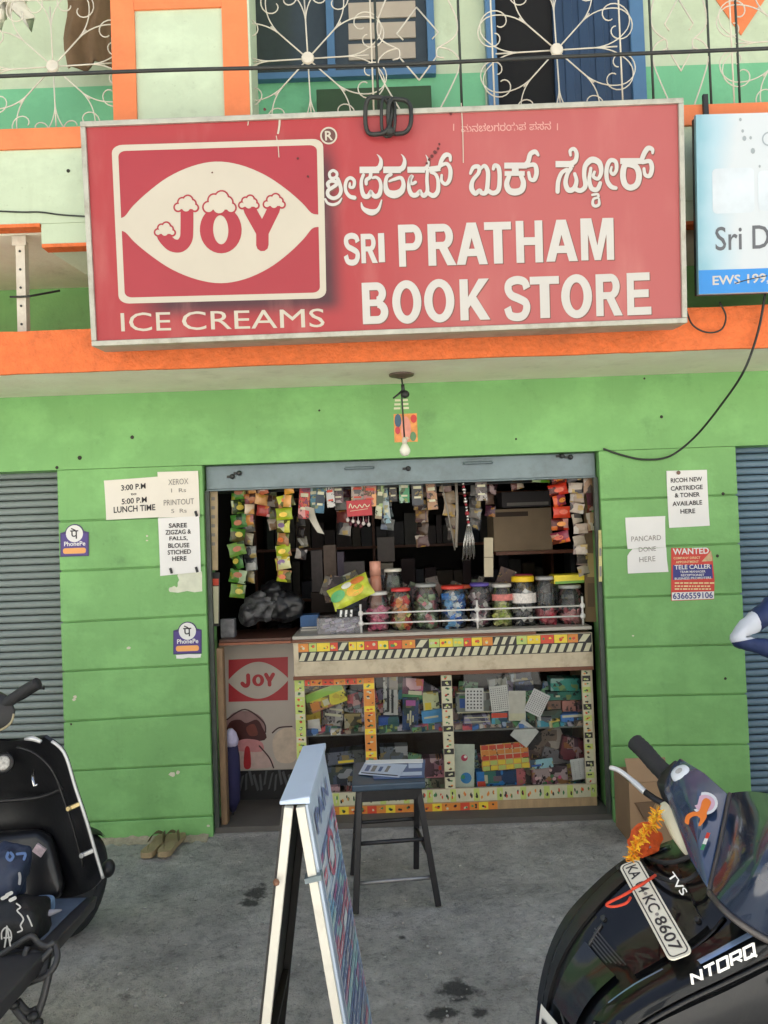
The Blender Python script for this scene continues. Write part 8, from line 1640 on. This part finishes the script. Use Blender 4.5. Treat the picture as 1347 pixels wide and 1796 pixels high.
# guard frame and stand by the footboard
mb = MB(); gm = mat('worn_black_tube', (58, 58, 58), .45, .2, 20)
for pts in ([(0, 1676, 2.12), (30, 1656, 2.13), (54, 1642, 2.14), (66, 1652, 2.14), (82, 1660, 2.13), (96, 1652, 2.14)], [(96, 1655, 2.14), (101, 1675, 2.12), (95, 1696, 2.1), (80, 1712, 2.09), (62, 1718, 2.09), (44, 1712, 2.1), (38, 1700, 2.11), (48, 1660, 2.13)], [(66, 1690, 2.11), (80, 1676, 2.12), (92, 1662, 2.13)]): mb.tube([Vector(p) for p in smooth([D(*p) for p in pts], 4)], .0085, 8)
mb.build('guard_frame', gm, LS, smooth_=True)
mb = MB()
for pts in ([(12, 1738, 2.08), (24, 1765, 2.06), (44, 1790, 2.05), (60, 1800, 2.05)], [(88, 1700, 2.1), (76, 1750, 2.07), (62, 1790, 2.05)], [(30, 1755, 2.07), (48, 1775, 2.06), (64, 1770, 2.06)]): mb.tube([Vector(p) for p in smooth([D(*p) for p in pts], 4)], .010, 8)
mb.build('stand', gm, LS, smooth_=True)
mb = MB(); 
for x, y in ((24, 1762), (58, 1782), (66, 1794)): mb.ell(Vector(D(x, y, 2.04)), .016, .014, .012, 10, 6)
mb.build('stand_bolts', DARKM, LS, smooth_=True)
hull([Vector(D(*p)) for p in ((-20, 1680, 2.12), (60, 1660, 2.14), (92, 1670, 2.14), (84, 1712, 2.1), (40, 1735, 2.08), (-20, 1735, 2.08), (-20, 1690, 2.3), (90, 1690, 2.3), (80, 1720, 2.28))], 'side_cover', MATTE, LS, .01)
# bags on the footboard
def lump(name, label, cat, c, rx, ry, rz, material, amp=.014, par_only=False):
    t = thing(name, label, cat, (c.x, c.y, c.z - rz)); mb = MB(); mb.ell((0, 0, 0), 1, 1, 1, 36, 24)
    for v_ in mb.v:
        for k_ in range(3): v_[k_] = math.copysign(abs(v_[k_]) ** .62, v_[k_])
        q_ = Vector((v_.x * rx, v_.y * ry, v_.z * rz)); w_ = c + q_; q_ += q_.normalized() * (mnoise.noise(w_ * 9) * amp * 1.6 + abs(mnoise.noise(w_ * 17)) * -amp * 1.5 + mnoise.noise(w_ * 40) * amp * .4); v_.x, v_.y, v_.z = (c + q_)
    return t, mb.build('bag_body', material, t, smooth_=True)
t, o = lump('cloth_bag', 'dark blue printed cloth bag on the left scooter footboard', 'bag', Vector(D(6, 1538, 2.30)), .075, .07, .085, mat('navy_bag_cloth', (44, 54, 76), .55, .3, 12, .3, 30))
def scrib(px, py, pts, d, hw, m_, par, sc=1.0):
    mb = MB(); pl = Plane(Vector(D(px, py, d)), RIGHT, UP); k = d / FPX; mb.stroke(pl, [(x * k * sc, -y * k * sc) for x, y in pts], hw, 0, sub=4); return mb.build('printed_mark', m_, par)
GREYPR = mat('grey_bag_print', (150, 152, 156), .5); BLUPR = mat('blue_bag_print', (84, 112, 160), .5); WPR = mat('white_bag_print', (206, 206, 202), .5)
scrib(18, 1502, [(-4, -6), (-6, 2), (0, 7), (5, 0), (1, -6)], 2.195, .004, BLUPR, o); scrib(36, 1503, [(-6, -5), (8, -6), (6, 4)], 2.195, .004, BLUPR, o)
scrib(34, 1540, [(0, -8), (1, 0), (0, 10)], 2.21, .004, GREYPR, o)
t, o = lump('helmet_bag', 'black bag with white graffiti marks on the left scooter footboard', 'bag', Vector(D(18, 1632, 2.24)), .115, .09, .10, mat('black_bag_cloth', (22, 23, 25), .55, .25, 14, .3, 30))
scrib(11, 1641, [(-3, 20), (0, 0), (1, -17), (4, 0), (7, 18)], 2.115, .0022, WPR, o); scrib(11, 1641, [(-8, 6), (-8, -6), (-1, -14), (7, -8), (9, 4), (6, 12)], 2.115, .002, WPR, o); scrib(11, 1645, [(-4, 0), (7, -1)], 2.113, .002, WPR, o)
scrib(33, 1593, [(-4, -8), (3, -2), (-3, 4), (4, 12), (8, 20), (3, 30), (6, 38), (-2, 42)], 2.125, .0022, WPR, o); scrib(52, 1612, [(-4, -6), (0, 2), (4, 12)], 2.14, .0022, WPR, o)
for (x, y) in ((8, 1574), (22, 1577), (16, 1568)): scrib(x, y, [(-4, 2), (4, -2)], 2.135, .005, WPR, o)
t, o = lump('water_bottle_pouch', 'small pale blue and white pouch beside the black bag', 'pouch', Vector(D(76, 1588, 2.32)), .035, .03, .03, mat('pale_blue_pouch', (120, 150, 186), .5, .3, 20), .006)
mb = MB(); mb.tube([Vector(D(*p)) for p in ((70, 1606, 2.26), (88, 1601, 2.27), (108, 1596, 2.29))], [.004, .010, .003], 8); tag(mb.build('folded_rag', mat('grey_rag', (150, 150, 160), .8), None, smooth_=True), 'folded grey rag lying on the left scooter footboard', 'cloth')
mb = MB(); c = Vector(D(69, 1491, 2.45)); mb.obox(c, RIGHT * .014 + UP * -.010, UP * .012 + RIGHT * .008, FWD * .004); o = mb.build('card_tag', mat('tag_pink', (206, 186, 190), .5, .3, 60), None); tag(o, 'small red and white tag stuck inside the left leg shield', 'tag')
# ------------------------------------------------------------------ person at the right edge, elbow in view
EL = W(1284, 1122, -.78); XW = W(1322, 1086, -.78).x; PE = thing('person', 'person in a navy and white top at the right edge with one elbow out', 'person', (2.02, -.74, 0))
J = {'pel': (2.02, -.74, .94), 'waist': (2.02, -.74, 1.08), 'chest': (2.02, -.73, 1.26), 'neckb': (2.02, -.73, 1.42), 'neck': (2.02, -.745, 1.49), 'head': (2.02, -.755, 1.58), 'crown': (2.02, -.75, 1.70),
     'shL': (1.86, -.73, 1.33), 'elL': tuple(EL), 'wrL': (EL.x + .235, -.80, .96), 'haL': (EL.x + .30, -.82, .93), 'shR': (2.19, -.73, 1.385), 'elR': (2.29, -.73, 1.12), 'wrR': (2.30, -.80, .88), 'haR': (2.30, -.83, .80),
     'hiL': (1.93, -.74, .90), 'knL': (1.92, -.76, .49), 'anL': (1.92, -.72, .08), 'toL': (1.91, -.90, .035), 'hiR': (2.11, -.74, .90), 'knR': (2.13, -.76, .49), 'anR': (2.14, -.72, .08), 'toR': (2.15, -.90, .035)}
RD = {'pel': .155, 'waist': .14, 'chest': .155, 'neckb': .075, 'neck': .055, 'head': .092, 'crown': .062, 'shL': .068, 'elL': .044, 'wrL': .036, 'haL': .034, 'shR': .068, 'elR': .05, 'wrR': .034, 'haR': .034, 'hiL': .098, 'knL': .065, 'anL': .045, 'toL': .035, 'hiR': .098, 'knR': .065, 'anR': .045, 'toR': .035}
ED = [('pel', 'waist'), ('waist', 'chest'), ('chest', 'neckb'), ('neckb', 'neck'), ('neck', 'head'), ('head', 'crown'), ('chest', 'shL'), ('shL', 'elL'), ('elL', 'wrL'), ('wrL', 'haL'), ('chest', 'shR'), ('shR', 'elR'), ('elR', 'wrR'), ('wrR', 'haR'), ('pel', 'hiL'), ('hiL', 'knL'), ('knL', 'anL'), ('anL', 'toL'), ('pel', 'hiR'), ('hiR', 'knR'), ('knR', 'anR'), ('anR', 'toR')]
# five fingers on each hand
for s_, hx in (('L', 1), ('R', 0)):
    h_ = Vector(J['ha' + s_])
    for k, (l, off) in enumerate(((.055, -.030), (.075, -.014), (.08, .002), (.074, .016), (.05, .030))):
        dirv = Vector((.5, -.3, -.8)).normalized() if s_ == 'L' else Vector((0, -.1, -1)); base = h_ + Vector((0, off, 0)) + dirv * .012; mid = base + dirv * l * .55 + Vector((.004, 0, 0)); tip = base + dirv * l + Vector((.016 if s_ == 'L' else -.012, 0, 0))
        for nm_, p_ in (('b', base), ('m', mid), ('t', tip)): J['f%s%d%s' % (s_, k, nm_)] = tuple(p_); RD['f%s%d%s' % (s_, k, nm_)] = .0095
        ED += [('ha' + s_, 'f%s%db' % (s_, k)), ('f%s%db' % (s_, k), 'f%s%dm' % (s_, k)), ('f%s%dm' % (s_, k), 'f%s%dt' % (s_, k))]
ks = list(J); me = bpy.data.meshes.new('body_skeleton'); me.from_pydata([J[k] for k in ks], [(ks.index(a), ks.index(b_)) for a, b_ in ED], [])
ob = bpy.data.objects.new('body_skeleton', me); COL.objects.link(ob); sm = ob.modifiers.new('skin', 'SKIN'); sv = me.skin_vertices[0].data
for i, k in enumerate(ks): sv[i].radius = (RD[k], RD[k] * (.72 if k in ('pel', 'waist', 'chest') else 1)); sv[i].use_root = (k == 'pel')
ss = ob.modifiers.new('sub', 'SUBSURF'); ss.levels = 2; ss.render_levels = 2
bpy.context.view_layer.update(); dg = bpy.context.evaluated_depsgraph_get(); bm_ = bpy.data.meshes.new_from_object(ob.evaluated_get(dg)); bpy.data.objects.remove(ob)
NAVY = mat('navy_jersey', (34, 50, 92), .7, .15, 12, .2, 60); SKIN = mat('brown_skin', (140, 96, 72), .55, .06, 20); JEAN = mat('dark_trousers', (44, 48, 58), .8, .15, 20); WJ = mat('white_jersey', (214, 218, 224), .7, .05, 12, .3, 30); HAIR = mat('black_hair', (20, 18, 17), .5, .2, 60); SHOE = mat('dark_shoe', (40, 36, 34), .6)
SLV = mat('navy_white_sleeve', (34, 50, 92), .7, .15, 12, .3, 40); nt = SLV.node_tree; bs_ = nt.nodes['Principled BSDF']; src = bs_.inputs['Base Color'].links[0].from_socket; geo = nt.nodes.new('ShaderNodeNewGeometry')
def side_of(o_, n_):
    s1 = nt.nodes.new('ShaderNodeVectorMath'); s1.operation = 'SUBTRACT'; nt.links.new(geo.outputs['Position'], s1.inputs[0]); s1.inputs[1].default_value = o_
    s2 = nt.nodes.new('ShaderNodeVectorMath'); s2.operation = 'DOT_PRODUCT'; nt.links.new(s1.outputs[0], s2.inputs[0]); s2.inputs[1].default_value = n_; s3 = nt.nodes.new('ShaderNodeMath'); s3.operation = 'GREATER_THAN'; nt.links.new(s2.outputs['Value'], s3.inputs[0]); s3.inputs[1].default_value = 0; return s3.outputs[0]
A3, B3, C3 = Vector(J['shL']), Vector(J['elL']), Vector(J['wrL']); ua_ = (A3 - B3).normalized(); uc_ = (C3 - B3).normalized()
f1 = side_of(B3 + Vector((0, 0, -.012)), (ua_ - uc_).normalized()); f2 = side_of(W(1326, 1088, -.78), (-ua_ + Vector((-.2, 0, .3))).normalized()); mu_ = nt.nodes.new('ShaderNodeMath'); mu_.operation = 'MULTIPLY'; nt.links.new(f1, mu_.inputs[0]); nt.links.new(f2, mu_.inputs[1])
mx_ = nt.nodes.new('ShaderNodeMix'); mx_.data_type = 'RGBA'; nt.links.new(mu_.outputs[0], mx_.inputs['Factor']); nt.links.new(src, mx_.inputs['A']); mx_.inputs['B'].default_value = L(208, 212, 220); nt.links.new(mx_.outputs['Result'], bs_.inputs['Base Color'])
WJ = SLV
for m_ in (NAVY, SKIN, JEAN, WJ, SHOE): bm_.materials.append(m_)
a, b_, c = Vector(J['shL']), Vector(J['elL']), Vector(J['wrL'])
for p in bm_.polygons:
    q = p.center; i = 0
    if q.z > 1.45: i = 1
    elif q.z < .09: i = 4
    elif q.z < .93 and (q - Vector(J['haL'])).length > .13 and (q - Vector(J['haR'])).length > .16: i = 2
    t_ = (q - a).dot(b_ - a) / (b_ - a).length_squared; da = (q - a - (b_ - a) * min(max(t_, 0), 1)).length; t2 = (q - b_).dot(c - b_) / (c - b_).length_squared; dc = (q - b_ - (c - b_) * min(max(t2, 0), 1)).length
    if (da < .1 and t_ > .25) or (dc < .09 and t2 < .7): i = 3
    if (q - Vector(J['haL'])).length < .12 or (q - Vector(J['haR'])).length < .14: i = 1
    p.material_index = i; p.use_smooth = True
for v in bm_.vertices:
    if .1 < v.co.z < 1.42: v.co += v.normal * (.012 * mnoise.noise(v.co * 14) - .014 * abs(mnoise.noise(v.co * 26)))
mb = MB(); mb.add([v.co.copy() for v in bm_.vertices], [tuple(p.vertices) for p in bm_.polygons]); mb.mi = [p.material_index for p in bm_.polygons]
mb.build('body', [NAVY, SKIN, JEAN, WJ, SHOE], PE, smooth_=True)
mb = MB(); hd = Vector(J['head']) + Vector((0, .012, .055)); mb.ell(hd, .098, .104, .098, 18, 12); mb.build('hair', HAIR, PE, smooth_=True)
mb = MB(); f0 = Vector(J['head']) + Vector((0, -.088, 0)); mb.ell(f0 + Vector((0, -.008, -.005)), .014, .018, .026, 10, 8); mb.build('nose', SKIN, PE, smooth_=True)
for s_ in (-1, 1):
    mb = MB(); mb.ell(f0 + Vector((.032 * s_, .006, .026)), .013, .008, .007, 10, 8); mb.build('eye', PAPERW, PE, smooth_=True); mb = MB(); mb.ell(Vector(J['head']) + Vector((.094 * s_, 0, .0)), .012, .022, .03, 10, 8); mb.build('ear', SKIN, PE, smooth_=True)
mb = MB(); mb.ell(f0 + Vector((0, .002, -.045)), .022, .008, .006, 10, 6); mb.build('mouth', mat('lips', (130, 70, 62), .5), PE, smooth_=True)
bpy.context.view_layer.update()
